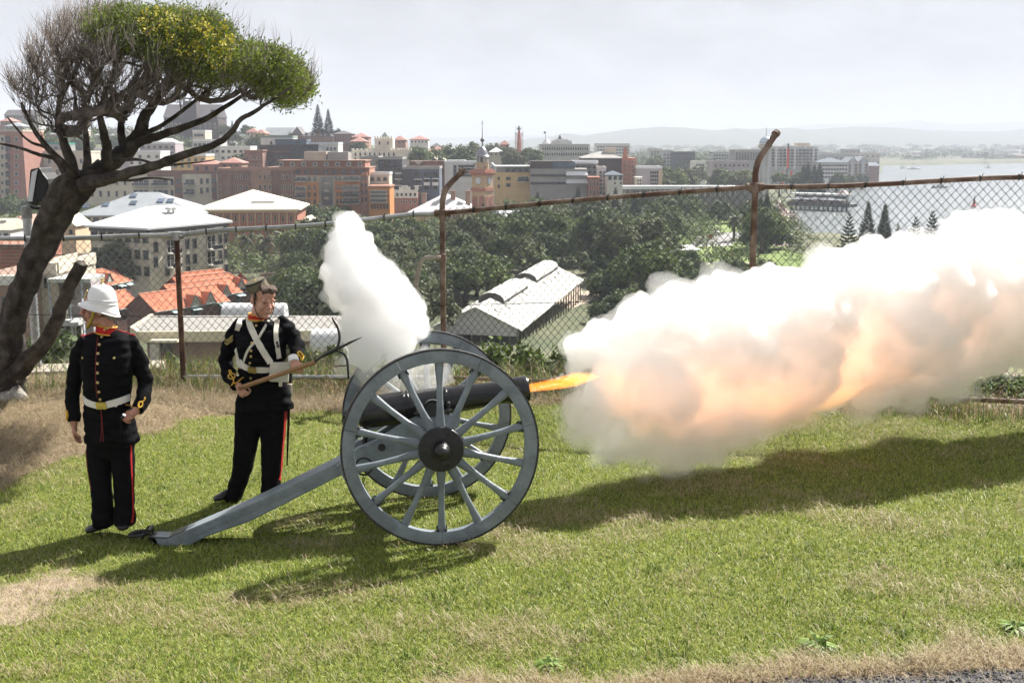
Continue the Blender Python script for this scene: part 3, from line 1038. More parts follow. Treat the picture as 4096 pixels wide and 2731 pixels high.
cloud_shell('dense_core', main_blobs, -0.022, 0.022, smk_w, cloud, 3, 30, 0.03)
cloud_shell('thin_fringe', main_blobs, 0.012, 0.035, smk_t, cloud, 4, 16, 0.06)
smk_l = vol_mat('powder_smoke_low', (0.999, 0.994, 0.985), 3.2, 0.4)
smk_l2 = vol_mat('powder_smoke_low_thin', (0.999, 0.996, 0.99), 0.9, 0.4)
cloud_shell('low_billows', low_blobs, -0.02, 0.035, smk_l, cloud, 23, 16, 0.05)
cloud_shell('low_fringe', low_blobs, 0.035, 0.05, smk_l2, cloud, 24, 12, 0.07)
# burning powder inside the cloud: a wide dim glow and hotter tongues
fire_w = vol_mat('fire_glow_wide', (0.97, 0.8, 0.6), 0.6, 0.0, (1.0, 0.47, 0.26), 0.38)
fill_m = vol_mat('smoke_fill_glow', (0.998, 0.97, 0.94), 0.5, 0.0, (1.0, 0.70, 0.56), 0.30)  # not fire: emission added through the smoke to whiten its near side
cloud_shell('added_fill_glow', main_blobs, -0.11, 0.06, fill_m, cloud, 6, 5)
fire_h = vol_mat('fire_glow_hot', (0.95, 0.7, 0.4), 0.8, 0.0, (1.0, 0.44, 0.13), 0.50)
def glow(name, lst, m, seed, dy):
	fb = []
	for a, b, r in lst:
		Y = fire_Y(a) + dy
		fb.append((P(a, b, Y), r * Y / F))
	cloud_shell(name, fb, 0.0, 0.05, m, cloud, seed, 6)
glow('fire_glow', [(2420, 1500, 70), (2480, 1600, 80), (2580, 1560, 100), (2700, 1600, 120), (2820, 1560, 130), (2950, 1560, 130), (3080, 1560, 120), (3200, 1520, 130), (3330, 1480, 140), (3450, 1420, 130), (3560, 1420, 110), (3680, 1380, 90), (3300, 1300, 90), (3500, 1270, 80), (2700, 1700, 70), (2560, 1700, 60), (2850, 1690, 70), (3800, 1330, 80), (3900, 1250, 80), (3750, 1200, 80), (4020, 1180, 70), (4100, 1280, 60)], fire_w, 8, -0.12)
glow('fire_tongue', [(2980, 1600, 60), (3080, 1610, 70), (3180, 1600, 78), (3290, 1570, 80), (3380, 1530, 76), (2460, 1530, 50), (2560, 1560, 50)], fire_h, 9, 0.02)
# --- tongue of flame
fm = vol_mat('muzzle_flame', (0.9, 0.5, 0.2), 1.5, 0.0, (1.0, 0.24, 0.012), 9.0)
flame = MB()
frg = random.Random(2)
pts = [P(2116, 1552, muz.y), P(2160, 1545, muz.y + 0.01), P(2210, 1537, muz.y + 0.03), P(2260, 1527, muz.y + 0.06), P(2310, 1515, muz.y + 0.10), P(2360, 1508, muz.y + 0.15), P(2400, 1505, muz.y + 0.18)]
cp_ = catmull(pts, 4); rd_ = lerp_list([0.038, 0.041, 0.047, 0.054, 0.056, 0.036, 0.010], 4)
flame.tube(cp_, rd_, 14)
for q_ in range(40):
	k_ = frg.randrange(3, len(cp_))
	d_ = Vector((frg.gauss(0, .6), frg.gauss(0, 1), frg.gauss(0, 1))).normalized()
	flame.ell(cp_[k_] + d_ * rd_[k_] * .85, rd_[k_] * frg.uniform(.2, .42), nu=8, nv=6)
fl_o = remeshed(flame, 'muzzle_flame', 0.012, fm, 3)
tag(fl_o, 'orange flame shooting out of the cannon muzzle', 'flame', kind='thing')
# --- vent smoke rising over the breech
vent_px = [(1395, 905, 62), (1400, 990, 95), (1360, 1030, 70), (1400, 1090, 115), (1470, 1060, 80), (1480, 1160, 130), (1390, 1160, 95), (1560, 1160, 80), (1600, 1230, 95), (1480, 1250, 125),
		   (1640, 1290, 75), (1550, 1320, 110), (1440, 1330, 95), (1460, 1410, 85), (1600, 1390, 70), (1690, 1330, 35)]
vent_low = [(1440, 1440, 70), (1540, 1430, 90), (1400, 1470, 60), (1480, 1510, 70), (1600, 1470, 70), (1690, 1440, 60), (1650, 1520, 55), (1760, 1500, 60), (1580, 1540, 50), (1720, 1545, 45), (1800, 1520, 35)]
vb = []; vl = []
vy = (_mid + GM @ (bk + b_dir * 0.3)).y
for a, b, r in vent_px:
	Y = vy + 0.58 + rg.uniform(-0.08, 0.08)
	vb.append((P(a, b, Y), r * Y / F * 0.92))
for a, b, r in vent_low:
	Y = vy + (0.5 if a < 1560 else 0.2) + rg.uniform(-0.08, 0.08)
	vl.append((P(a, b, Y), r * Y / F * 0.9))
plume = empty('smoke_plume', (0, 0, 0), 0, 'white smoke plume rising from the touch hole above the wheels', 'smoke', kind='thing')
sv_d = vol_mat('vent_smoke_dense', (0.9996, 0.999, 0.999), 13.0, 0.55)
sv_t = vol_mat('vent_smoke_thin', (0.998, 0.999, 1.0), 2.6, 0.2)
sv_w = vol_mat('vent_smoke_wisp', (0.99, 0.995, 1.0), 2.6, 0.2)
cloud_shell('dense_core', vb, -0.016, 0.016, sv_d, plume, 13, 30, 0.022)
cloud_shell('thin_fringe', vb, 0.006, 0.03, sv_t, plume, 14, 18, 0.04)
cloud_shell('low_wisps', vl, 0.0, 0.03, sv_w, plume, 15, 14, 0.07)
# ================================================================ CHAIN-LINK FENCE
galv = mat('galvanised_steel', (0.30, 0.31, 0.32), 0.42, metal=0.55, c2=(0.46, 0.47, 0.48), scale=8, detail=6)
rust = mat('rusty_pipe', (0.085, 0.045, 0.030), 0.75, c2=(0.28, 0.215, 0.17), scale=5, detail=9, lo=0.42, hi=0.72, bump=0.25, bscale=40)
rust_d = mat('rusty_post', (0.055, 0.026, 0.017), 0.8, c2=(0.26, 0.16, 0.11), scale=4, detail=9, lo=0.46, hi=0.72, bump=0.25, bscale=40)
wire_g = mat('galvanised_wire', (0.13, 0.135, 0.13), 0.28, metal=0.75, var=0.2, scale=3)
wire_d = mat('weathered_wire', (0.022, 0.03, 0.028), 0.45, metal=0.4, var=0.3, scale=3)
Fp = {  # post: top pixel, base pixel, distance
	'A': ((-700, 962), (-610, 1575), 13.2), 'B': ((706, 941), (735, 1538), 14.0), 'C': ((1769, 853), (1765, 1540), 14.3),
	'D': ((3021, 748), (3006, 1590), 12.9), 'E': ((4560, 700), (4520, 1655), 12.05)}
FT = {k: P(*v[0], v[2]) for k, v in Fp.items()}
FB = {k: P(*v[1], v[2]) for k, v in Fp.items()}
for k in FB:
	FB[k].x = FT[k].x; FB[k].y = FT[k].y
fence = empty('chain_link_fence', FB['B'], 0, 'rusty chain link fence with bent post tops along the hilltop edge', 'fence')
FO = FB['B']
def frel(v):
	return Vector(v) - FO
for k in 'ABCDE':
	mb = MB()
	t = frel(FT[k]); b = frel(FB[k]) - Vector((0, 0, 0.15))
	pm = galv if k == 'A' else (rust_d if k == 'B' else rust)
	r = 0.034 if k in 'AB' else 0.036
	mb.tube([b, t + Vector((0, 0, 0.03))], r, 14)
	p = mb.build('post', pm, fence, smooth=True)
	mb = MB()
	# rail clamp / knuckle
	mb.lathe([(r + 0.004, -0.055), (r + 0.014, -0.05), (r + 0.014, 0.05), (r + 0.004, 0.055)], t + Vector((0, 0, -0.01)), (0, 0, 1), 14)
	mb.tube([t + Vector((-0.10, 0, -0.0)), t + Vector((0.10, 0, 0))], 0.042, 12)
	for s_ in (-1, 1):
		mb.tube([t + Vector((s_ * 0.06, -0.06, 0.0)), t + Vector((s_ * 0.06, -0.035, 0))], 0.012, 6)
	mb.build('clamp', galv if k in 'AB' else rust, p, smooth=True)
	if k in 'CDE':
		mb = MB()
		if k == 'C':
			arm = [P(1769, 850, 14.3), P(1770, 810, 14.31), P(1776, 778, 14.33), P(1792, 745, 14.36), P(1843, 692, 14.45), P(1852, 682, 14.47)]
		elif k == 'D':
			arm = [P(3021, 745, 12.9), P(3022, 700, 12.91), P(3027, 665, 12.93), P(3042, 630, 12.96), P(3097, 545, 13.05), P(3106, 533, 13.07)]
		else:
			arm = [FT['E'], FT['E'] + Vector((0, 0, 0.2)), FT['E'] + Vector((0.03, 0.03, 0.3)), FT['E'] + Vector((0.3, 0.2, 0.65))]
		arm = [frel(a) for a in arm]
		sm_ = catmull(arm, 5)
		mb.tube(sm_, r * 0.98, 14)
		d_ = (sm_[-1] - sm_[-2]).normalized()
		mb.tube([sm_[-1] - d_ * 0.035, sm_[-1] + d_ * 0.012], r + 0.009, 14)
		mb.build('bent_arm', rust, p, smooth=True)
# rails
order = 'ABCDE'
for i in range(4):
	a, b = order[i], order[i + 1]
	A, B = frel(FT[a]), frel(FT[b])
	d_ = (B - A)
	pts = []
	for j in range(9):
		u = j / 8
		sag = 0.018 * sin(pi * u * 2.3 + i) if i != 2 else 0.02 * sin(pi * u * 1.0)
		pts.append(A + d_ * u + Vector((0, 0, sag * (1 if 0 < j < 8 else 0))))
	mb = MB(); mb.tube(pts, 0.027 if i >= 2 else 0.029, 12)
	rail = mb.build('top_rail', rust if i >= 2 else galv, fence, smooth=True)
	# wire ties round the rail
	tm = MB()
	nt = 9 if i < 3 else 10
	for j in range(1, nt):
		c_ = A + d_ * (j / nt) + Vector((0, 0, 0))
		u = j / nt
		c_.z += 0.018 * sin(pi * u * 2.3 + i) if i != 2 else 0.02 * sin(pi * u)
		tm.tube([c_ - d_.normalized() * 0.007, c_ + d_.normalized() * 0.007], 0.038, 10)
		tm.tube([c_ + Vector((0.0, -0.035, -0.01)), c_ + Vector((0.015, -0.045, 0.055))], 0.005, 5)
	tie = tm.build('wire_tie', wire_d, rail)
	tie['kind'] = 'stuff'
	if i >= 1:
		A, B = frel(FB[a]), frel(FB[b])
		zo = 0.10 if i < 3 else 0.09
		mb = MB(); mb.tube([A + Vector((0, 0, zo)), (A + B) / 2 + Vector((0, 0, zo)), B + Vector((0, 0, zo))], 0.028, 12)
		mb.build('bottom_rail', galv if i == 1 else rust, fence, smooth=True)
# woven wire of each bay
def weave(a, b, m, over, low, wd=0.092, hd=0.104, r=0.0047):
	A, B = frel(FT[a]), frel(FT[b]); A0, B0 = frel(FB[a]), frel(FB[b])
	L = (B - A).length
	p = wd / 2
	n_ = int(L / p)
	dirx = (B - A); dirx.z = 0; dirx.normalize()
	side = Vector((dirx.y, -dirx.x, 0))
	V = []; T = []
	rows_h = hd / 2
	top_a, top_b = A.z, B.z
	base = 0
	up = np.array([0, 0, 1.0]); dx = np.array(dirx); sd = np.array(side)
	for k in range(n_):
		u0 = (k + 0.5) / n_
		ztop = top_a * (1 - u0) + top_b * u0 + over
		zbot = A0.z * (1 - u0) + B0.z * u0 + low
		m_ = max(2, int((ztop - zbot) / rows_h))
		j = np.arange(m_ + 1)
		ph = (j + k) % 2
		x = (k + ph) * p
		u = x / L
		z = (top_a * (1 - u) + top_b * u) + over - j * rows_h
		off = np.where(ph == 0, 0.004, -0.004) - 0.035
		c = np.outer(x, dx) + np.array([A.x, A.y, 0.0]) + np.outer(off, sd) * 1.0
		c[:, 2] = z
		ring = [c + sd * r, c - sd * r * 0.5 + dx * r * 0.87, c - sd * r * 0.5 - dx * r * 0.87]
		V.append(np.stack(ring, 1).reshape(-1, 3))
		jj = np.arange(m_)[:, None] * 3 + base
		for s_ in range(3):
			s2 = (s_ + 1) % 3
			T.append(np.concatenate([jj + s_, jj + s2, jj + 3 + s2, jj + 3 + s_], 1))
		base += 3 * (m_ + 1)
	o = obj_of('woven_wire', np_mesh('woven_wire', np.concatenate(V), np.concatenate(T), m), fence)
	return o
weave('A', 'B', wire_g, -0.01, -0.05)
weave('B', 'C', wire_g, -0.005, 0.05)
weave('C', 'D', wire_d, 0.055, 0.05)
weave('D', 'E', wire_d, 0.0, 0.05)
# tension wire across the bays
mb = MB()
pts = [P(-100, 1255, 13.55), P(735, 1268, 13.98), P(1180, 1268, 14.1)]
mb.tube([frel(p_) for p_ in pts], 0.004, 5)
mb.build('tension_wire', wire_d, fence)
mb = MB()
pts = [P(1560, 1228, 14.2), P(1768, 1222, 14.25), P(2000, 1216, 14.0), P(2300, 1208, 13.7), P(3015, 1200, 12.85)]
mb.tube([frel(p_) for p_ in pts], 0.004, 5)
mb.build('tension_wire', wire_d, fence)
# bent stay pipe clamped to the middle post
mb = MB()
pts = [P(1764, 1031, 14.2), P(1712, 1030, 14.18), P(1690, 1042, 14.17), P(1678, 1064, 14.16), P(1664, 1136, 14.15), P(1650, 1260, 14.13), P(1640, 1540, 14.1)]
mb.tube([frel(p_) for p_ in catmull(pts, 4)], 0.029, 12)
st = mb.build('bent_stay', mat('worn_pipe', (0.34, 0.31, 0.27), 0.55, c2=(0.16, 0.08, 0.05), scale=6, detail=7, lo=0.5, hi=0.75), fence, smooth=True)
mb = MB()
mb.lathe([(0.045, -0.05), (0.055, -0.045), (0.055, 0.045), (0.045, 0.05)], frel(P(1768, 1031, 14.28)), (0, 0, 1), 12)
mb.build('stay_clamp', rust, st, smooth=True)
# ---------------------------------------------------------------- low concrete kerb wall under the left bay
conc = mat('weathered_concrete', (0.27, 0.24, 0.19), 0.9, c2=(0.40, 0.36, 0.30), scale=5, detail=8, bump=0.3, bscale=30)
a = P(-700, 1490, 14.0); b = P(640, 1490, 14.75)
d_ = (b - a); d_.z = 0
kerb = MB()
rot = Matrix.Rotation(atan2(d_.y, d_.x), 3, 'Z')
kerb.box((a + b) / 2 + Vector((0, 0.2, -0.16)), (d_.length, 0.55, 0.34), rot)
tag(kerb.build('concrete_wall', conc, bevel=0.02), 'low concrete footing wall behind the fence under the floodlight pole', 'wall')
# ---------------------------------------------------------------- floodlight on a pole
fy = 14.75
base = P(152, 1490, fy)
pole = empty('floodlight_pole', base, 0, 'black floodlight on a grey steel pole behind the leaning tree', 'floodlight')
def prel(px, py, Y=fy):
	return P(px, py, Y) - base
topz = prel(116, 826).z
mb = MB(); mb.tube([(0, 0, 0), (0, 0, topz - 0.14)], 0.055, 14)
mb.build('pole', galv, pole, smooth=True)
mb = MB(); mb.lathe([(0.066, 0), (0.066, 0.15), (0.05, 0.155)], (0, 0, topz - 0.15), (0, 0, 1), 16)
mb.build('pole_collar', mat('grey_paint_worn', (0.30, 0.31, 0.30), 0.6, c2=(0.2, 0.2, 0.19), scale=12), pole, smooth=True)
mb = MB(); mb.lathe([(0.16, 0), (0.16, 0.03), (0.10, 0.04), (0.06, 0.10)], (0, 0, -0.01), (0, 0, 1), 18)
for i in range(6):
	a_ = pi * i / 3
	mb.tube([(0.13 * cos(a_), 0.13 * sin(a_), 0.02), (0.13 * cos(a_), 0.13 * sin(a_), 0.06)], 0.014, 6)
mb.build('base_flange', rust_d, pole, smooth=True)
blk = mat('floodlight_black', (0.012, 0.012, 0.013), 0.5, var=0.2)
off = Vector((0, 0.0, 0))
hp = [(146, 677), (184, 668), (196, 690), (216, 715), (221, 735), (215, 757), (206, 780), (204, 805), (180, 803), (172, 822), (155, 818), (136, 808)]
poly = [(prel(a_, b_).x, prel(a_, b_).z) for a_, b_ in hp]
mb = MB(); mb.prism(poly, (0, 0, 0), (1, 0, 0), (0, 0, 1), 0.42)
head = mb.build('lamp_housing', blk, pole, bevel=0.02)
mb = MB()
ga, gb = prel(150, 680), prel(138, 806)
gx = Vector((-0.006, 0, 0))
mb.add([ga + gx + Vector((0, -0.19, 0)), gb + gx + Vector((0, -0.19, 0)), gb + gx + Vector((0, 0.19, 0)), ga + gx + Vector((0, 0.19, 0))], [(0, 1, 2, 3)])
mb.build('glass', mat('lamp_glass', (0.5, 0.55, 0.6), 0.08, var=0.05, spec=0.8), head)
# pale reflector side strip
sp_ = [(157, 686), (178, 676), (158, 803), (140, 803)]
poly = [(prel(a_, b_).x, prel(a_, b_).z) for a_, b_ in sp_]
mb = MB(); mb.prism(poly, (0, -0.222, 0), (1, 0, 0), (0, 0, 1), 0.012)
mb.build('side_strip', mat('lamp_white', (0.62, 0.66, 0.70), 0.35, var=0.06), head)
mb = MB()
mb.tube(catmull([prel(172, 822), prel(166, 834), prel(140, 832), prel(116, 826)], 3), 0.022, 8)
mb.tube([prel(122, 812) , prel(150, 822)], 0.014, 6)
mb.build('bracket', blk, pole)
# ================================================================ WINDSWEPT TREE
TY = 13.0
bark = mat('tree_bark', (0.028, 0.022, 0.018), 0.95, c2=(0.115, 0.097, 0.083), scale=7, detail=9, lo=0.42, hi=0.72, bump=0.9, bscale=16)
twig_m = mat('bare_twigs', (0.085, 0.066, 0.055), 0.9, c2=(0.22, 0.19, 0.17), scale=3, island=0.35)
cutw = mat('cut_wood', (0.30, 0.25, 0.20), 0.9, c2=(0.42, 0.37, 0.31), scale=20)
base = P(15, 1640, TY); base.z = lz(base.x, base.y) - 0.02
tree = empty('windswept_tree', base, 0, 'wind bent tree with bare grey twigs and yellow green crown', 'tree')
def T3(px, py, dy=0.0):
	return P(px, py, TY + dy) - base
S2M = TY / F
limbs = [  # (points (px,py,depth), radius px)
	[(10, 1740, -.05, 105), (12, 1650, 0, 84), (22, 1540, .0, 66), (35, 1420, .0, 60), (55, 1270, .0, 55), (100, 1130, 0, 52), (160, 985, .02, 53), (222, 850, .03, 60), (285, 752, .03, 66), (335, 722, 0, 52)],
	[(60, 1500, -.05, 38), (105, 1440, -.12, 34), (165, 1385, -.2, 28), (212, 1310, -.25, 24), (262, 1185, -.3, 23), (326, 1055, -.35, 25)],
	[(300, 745, 0, 48), (345, 722, .1, 46), (425, 662, .2, 42), (500, 610, .25, 36), (555, 545, .3, 30), (580, 470, .3, 22), (640, 380, .35, 15), (740, 290, .3, 9)],
	[(330, 735, -.1, 34), (416, 718, -.3, 27), (500, 695, -.45, 23), (595, 670, -.55, 20), (723, 625, -.7, 17), (850, 583, -.8, 14), (914, 543, -.85, 12), (962, 480, -.9, 10), (1005, 455, -.9, 9), (1090, 400, -.9, 6), (1170, 345, -.9, 4)],
	[(520, 590, .2, 22), (590, 555, .15, 20), (680, 530, .1, 17), (808, 482, 0, 13), (893, 432, -.1, 10), (1000, 365, -.15, 7), (1100, 300, -.2, 4)],
	[(300, 735, 0, 30), (285, 650, -.15, 24), (250, 560, -.25, 18), (232, 470, -.3, 13), (250, 380, -.35, 10), (310, 270, -.35, 7), (360, 170, -.3, 4)],
	[(290, 740, .05, 26), (245, 660, .15, 18), (180, 580, .2, 13), (125, 500, .25, 9), (85, 410, .25, 5)],
	[(310, 700, -.1, 14), (240, 640, -.5, 10), (160, 620, -.6, 8), (80, 592, -.65, 6), (0, 575, -.7, 4)],
	[(425, 660, .1, 26), (425, 575, 0, 20), (402, 470, -.1, 14), (425, 350, -.1, 10), (490, 220, -.1, 6), (540, 120, -.1, 3)],
	[(500, 610, .3, 22), (485, 510, .4, 16), (520, 410, .5, 12), (610, 300, .55, 8), (720, 190, .5, 4)],
	[(345, 722, .2, 24), (350, 620, .45, 17), (340, 500, .6, 12), (360, 380, .7, 8), (420, 240, .7, 4)],
	[(555, 545, .2, 14), (650, 500, .45, 10), (760, 420, .6, 8), (860, 330, .6, 5), (930, 230, .5, 3)],
	[(470, 640, .0, 10), (560, 640, -.4, 6), (640, 660, -.5, 4), (705, 648, -.5, 2.5)],
	[(430, 715, -.3, 9), (520, 722, -.5, 6), (600, 712, -.55, 5), (690, 720, -.6, 2.5)],
	[(595, 672, -.5, 7), (690, 660, -.7, 5), (790, 650, -.8, 3), (860, 640, -.85, 2)],
	[(300, 690, -.2, 11), (200, 600, -.35, 8), (110, 560, -.4, 5), (30, 470, -.4, 3)],
]
nodes = []; ndir = []; nrad = []
tm = MB()
for li, lb in enumerate(limbs):
	pts = catmull([T3(a, b, d_) for a, b, d_, r in lb], 5)
	rad = lerp_list([r * S2M * .9 for a, b, d_, r in lb], 5)
	rr = random.Random(li)
	# knotty wobble
	pts = [p + Vector((rr.gauss(0, 1), rr.gauss(0, 1), rr.gauss(0, 1))) * min(0.012, rad[i] * 0.10) for i, p in enumerate(pts)]
	mbl = MB()
	n_ = 26 if li < 2 else 11
	k = len(pts)
	# fluted section for the trunks
	mbl.tube(pts, rad, n_)
	if li < 3:
		vs_ = mbl.v
		out_ = []
		jag = [rr.uniform(-0.10, 0.10) for _ in range(n_)]
		for i in range(k):
			for j in range(n_):
				v = Vector(vs_[i * n_ + j]); c = pts[i]
				f_ = 1 + 0.19 * sin(3 * 2 * pi * j / n_ + i * 0.07 + li) + 0.13 * sin(5 * 2 * pi * j / n_ - i * 0.09) + jag[j]
				out_.append(tuple(c + (v - c) * f_))
		mbl.v = out_
	name = 'trunk' if li < 2 else 'limb'
	o = mbl.build(name, bark, tree, smooth='all')
	if li == 1:
		d_ = (pts[-1] - pts[-3]).normalized()
		mb = MB(); mb.lathe([(rad[-1] * 0.86, 0), (rad[-1] * 0.83, 0.012), (0.01, 0.014)], pts[-1], d_, 16)
		mb.build('sawn_end', cutw, o)
	if li >= 2:
		for i, p in enumerate(pts):
			nodes.append(p); nrad.append(rad[i]); ndir.append((pts[min(i + 1, k - 1)] - pts[max(i - 1, 0)]).normalized())
# exposed pale root wood at the foot
mb = MB()
for a, b, c, d_ in (((60, 1560), (110, 1620), (135, 1690), 26), ((20, 1580), (60, 1650), (75, 1720), 34), ((-20, 1600), (-30, 1680), (-60, 1740), 34)):
	mb.tube(catmull([T3(*a, -.1), T3(*b, -.22), T3(*c, -.3)], 4), lerp_list([d_ * S2M, d_ * S2M * 0.8, d_ * S2M * 0.4], 4), 9)
mb.build('root', mat('pale_root', (0.10, 0.085, 0.075), 0.95, c2=(0.40, 0.37, 0.33), scale=5, detail=6, bump=0.8, bscale=20, lo=0.45, hi=0.6), tree, smooth='all')
# crown: twigs reach for points spread through the crown's volume
crown_poly = [(35, 330), (85, 300), (115, 240), (150, 170), (220, 110), (310, 72), (390, 30), (490, 22), (600, 40), (700, 38), (780, 48), (870, 65), (930, 118), (950, 175), (1000, 165), (1070, 180),
			  (1160, 212), (1225, 280), (1255, 345), (1205, 400), (1150, 432), (1050, 420), (900, 395), (760, 415), (640, 425), (520, 470), (420, 520), (300, 560), (170, 540), (90, 470), (45, 400)]
green_poly = [(330, 60), (480, 20), (600, 36), (700, 34), (780, 44), (880, 60), (940, 115), (965, 175), (1070, 175), (1170, 208), (1235, 280), (1265, 345), (1205, 408), (1130, 410), (1060, 360), (985, 300),
			  (900, 330), (800, 305), (720, 285), (640, 250), (560, 205), (470, 165), (390, 150), (350, 110)]
flower_poly = [(560, 60), (700, 50), (860, 85), (930, 150), (940, 210), (900, 290), (800, 260), (700, 230), (620, 170), (540, 110)]
rg2 = np.random.default_rng(21)
NT = 7200
cx = rg2.uniform(20, 1270, NT * 4); cy_ = rg2.uniform(15, 570, NT * 4)
ins = in_poly(cx, cy_, crown_poly)
cx, cy_ = cx[ins][:NT], cy_[ins][:NT]
_kp = in_poly(cx, cy_, green_poly) | (rg2.random(len(cx)) < np.interp(cy_, [100, 300, 420, 560], [.30, .22, .13, .06]))
cx, cy_ = cx[_kp], cy_[_kp]
isg = in_poly(cx + rg2.normal(0, 10, len(cx)), cy_ + rg2.normal(0, 8, len(cx)), green_poly)
thick = 1.7 * np.sqrt(np.clip(1 - ((cx - 640) / 680) ** 2, 0.05, 1)) * np.sqrt(np.clip(1 - ((cy_ - 290) / 330) ** 2, 0.08, 1))
dz = rg2.uniform(-1, 1, len(cx)) * thick
dz = np.where(isg, np.sign(dz) * np.abs(dz) ** 0.8, dz)
tg = [T3(a, b, d_ + 0.3) for a, b, d_ in zip(cx, cy_, dz)]
root = T3(300, 735)
od = np.argsort([(t - root).length for t in tg])
NP = np.zeros((len(nodes) + len(tg) * 4, 3)); ND = np.zeros_like(NP); NPAR = np.full(len(NP), -1)
NP[:len(nodes)] = [tuple(p) for p in nodes]; ND[:len(nodes)] = [tuple(p) for p in ndir]
base_n = len(nodes); cnt = base_n
tips = []
wind = Vector((0.75, 0.0, 0.55))
rr = random.Random(3)
for i in od:
	t = np.array(tg[i])
	d = t - NP[:cnt]
	L = np.sqrt((d ** 2).sum(1)) + 1e-6
	ca = (d * ND[:cnt]).sum(1) / L
	cost = L * (1.55 - 0.75 * ca)
	j = int(np.argmin(cost))
	p0 = Vector(NP[j]); d0 = Vector(ND[j]); p1 = Vector(t)
	Ld = (p1 - p0).length
	par = j
	c1 = p0 + d0 * Ld * 0.4 + Vector((rr.gauss(0, .05), rr.gauss(0, .05), rr.gauss(0, .05))) * Ld
	c2 = p1 - wind * Ld * 0.12 + Vector((rr.gauss(0, .08), rr.gauss(0, .08), rr.gauss(0, .08) - .04)) * Ld
	prev = p0
	for q in (0.33, 0.67, 1.0):
		x = p0 * (1 - q) ** 3 + c1 * 3 * q * (1 - q) ** 2 + c2 * 3 * q * q * (1 - q) + p1 * q ** 3
		NP[cnt] = x; dd = (x - prev); ND[cnt] = dd.normalized() if dd.length > 1e-6 else d0
		NPAR[cnt] = par; par = cnt; cnt += 1; prev = x
	tips.append((par, bool(isg[i]), cx[i], cy_[i]))
# pipe-model radii
load = np.zeros(cnt)
for par, *_ in tips:
	load[par] += 1
for i in range(cnt - 1, base_n - 1, -1):
	if NPAR[i] >= 0:
		load[NPAR[i]] += load[i]
rad = 0.0032 * np.power(np.maximum(load, 1), 0.46)
V = []; T = []; b0 = 0
def ring3(p, d, r):
	d = np.array(d); u = np.cross(d, [0.3, 0.9, 0.2]); u /= np.linalg.norm(u) + 1e-9; w = np.cross(d, u)
	return [p + u * r, p + (-0.5 * u + 0.87 * w) * r, p + (-0.5 * u - 0.87 * w) * r]
for i in range(base_n, cnt):
	j = NPAR[i]
	r1 = rad[i]; r0_ = min(max(rad[j], r1) if j >= base_n else r1 * 1.25, r1 * 1.5)
	V += ring3(NP[j], ND[i], r0_) + ring3(NP[i], ND[i], r1)
	for s_ in range(3):
		s2 = (s_ + 1) % 3
		T.append((b0 + s_, b0 + s2, b0 + 3 + s2)); T.append((b0 + s_, b0 + 3 + s2, b0 + 3 + s_))
	b0 += 6
# finest sprigs at every tip and along the twigs
for par, g_, a, b in tips:
	for q in range(3 if g_ else 6):
		nd = par - rr.choice((0, 0, 1, 2))
		if nd < base_n:
			nd = par
		p = NP[nd]; d = np.array(ND[nd]) + np.array(wind) * rr.uniform(-0.1, 0.8) + np.array([rr.gauss(0, .5), rr.gauss(0, .5), rr.gauss(0, .5)])
		if not g_:
			d = d * .45 + np.array([rr.gauss(-0.22 if a < 420 else 0.05, .22), rr.gauss(0, .2), 0.85])
		d /= np.linalg.norm(d) + 1e-9
		L = rr.uniform(0.05, 0.10) if g_ else rr.uniform(0.14, 0.38)
		m_ = p + d * L * 0.55 + np.array([rr.gauss(0, .1), rr.gauss(0, .1), rr.gauss(0.03, .1)]) * L
		e_ = p + d * L + np.array([0, 0, 0.12]) * L
		V += ring3(p, d, 0.0030) + ring3(m_, d, 0.0024) + [e_]
		for s_ in range(3):
			s2 = (s_ + 1) % 3
			T.append((b0 + s_, b0 + s2, b0 + 3 + s2)); T.append((b0 + s_, b0 + 3 + s2, b0 + 3 + s_)); T.append((b0 + 3 + s_, b0 + 3 + s2, b0 + 6))
		b0 += 7
tw_o = obj_of('twigs', np_mesh('twigs', np.array(V), np.array(T), twig_m), tree)
tw_o['kind'] = 'stuff'
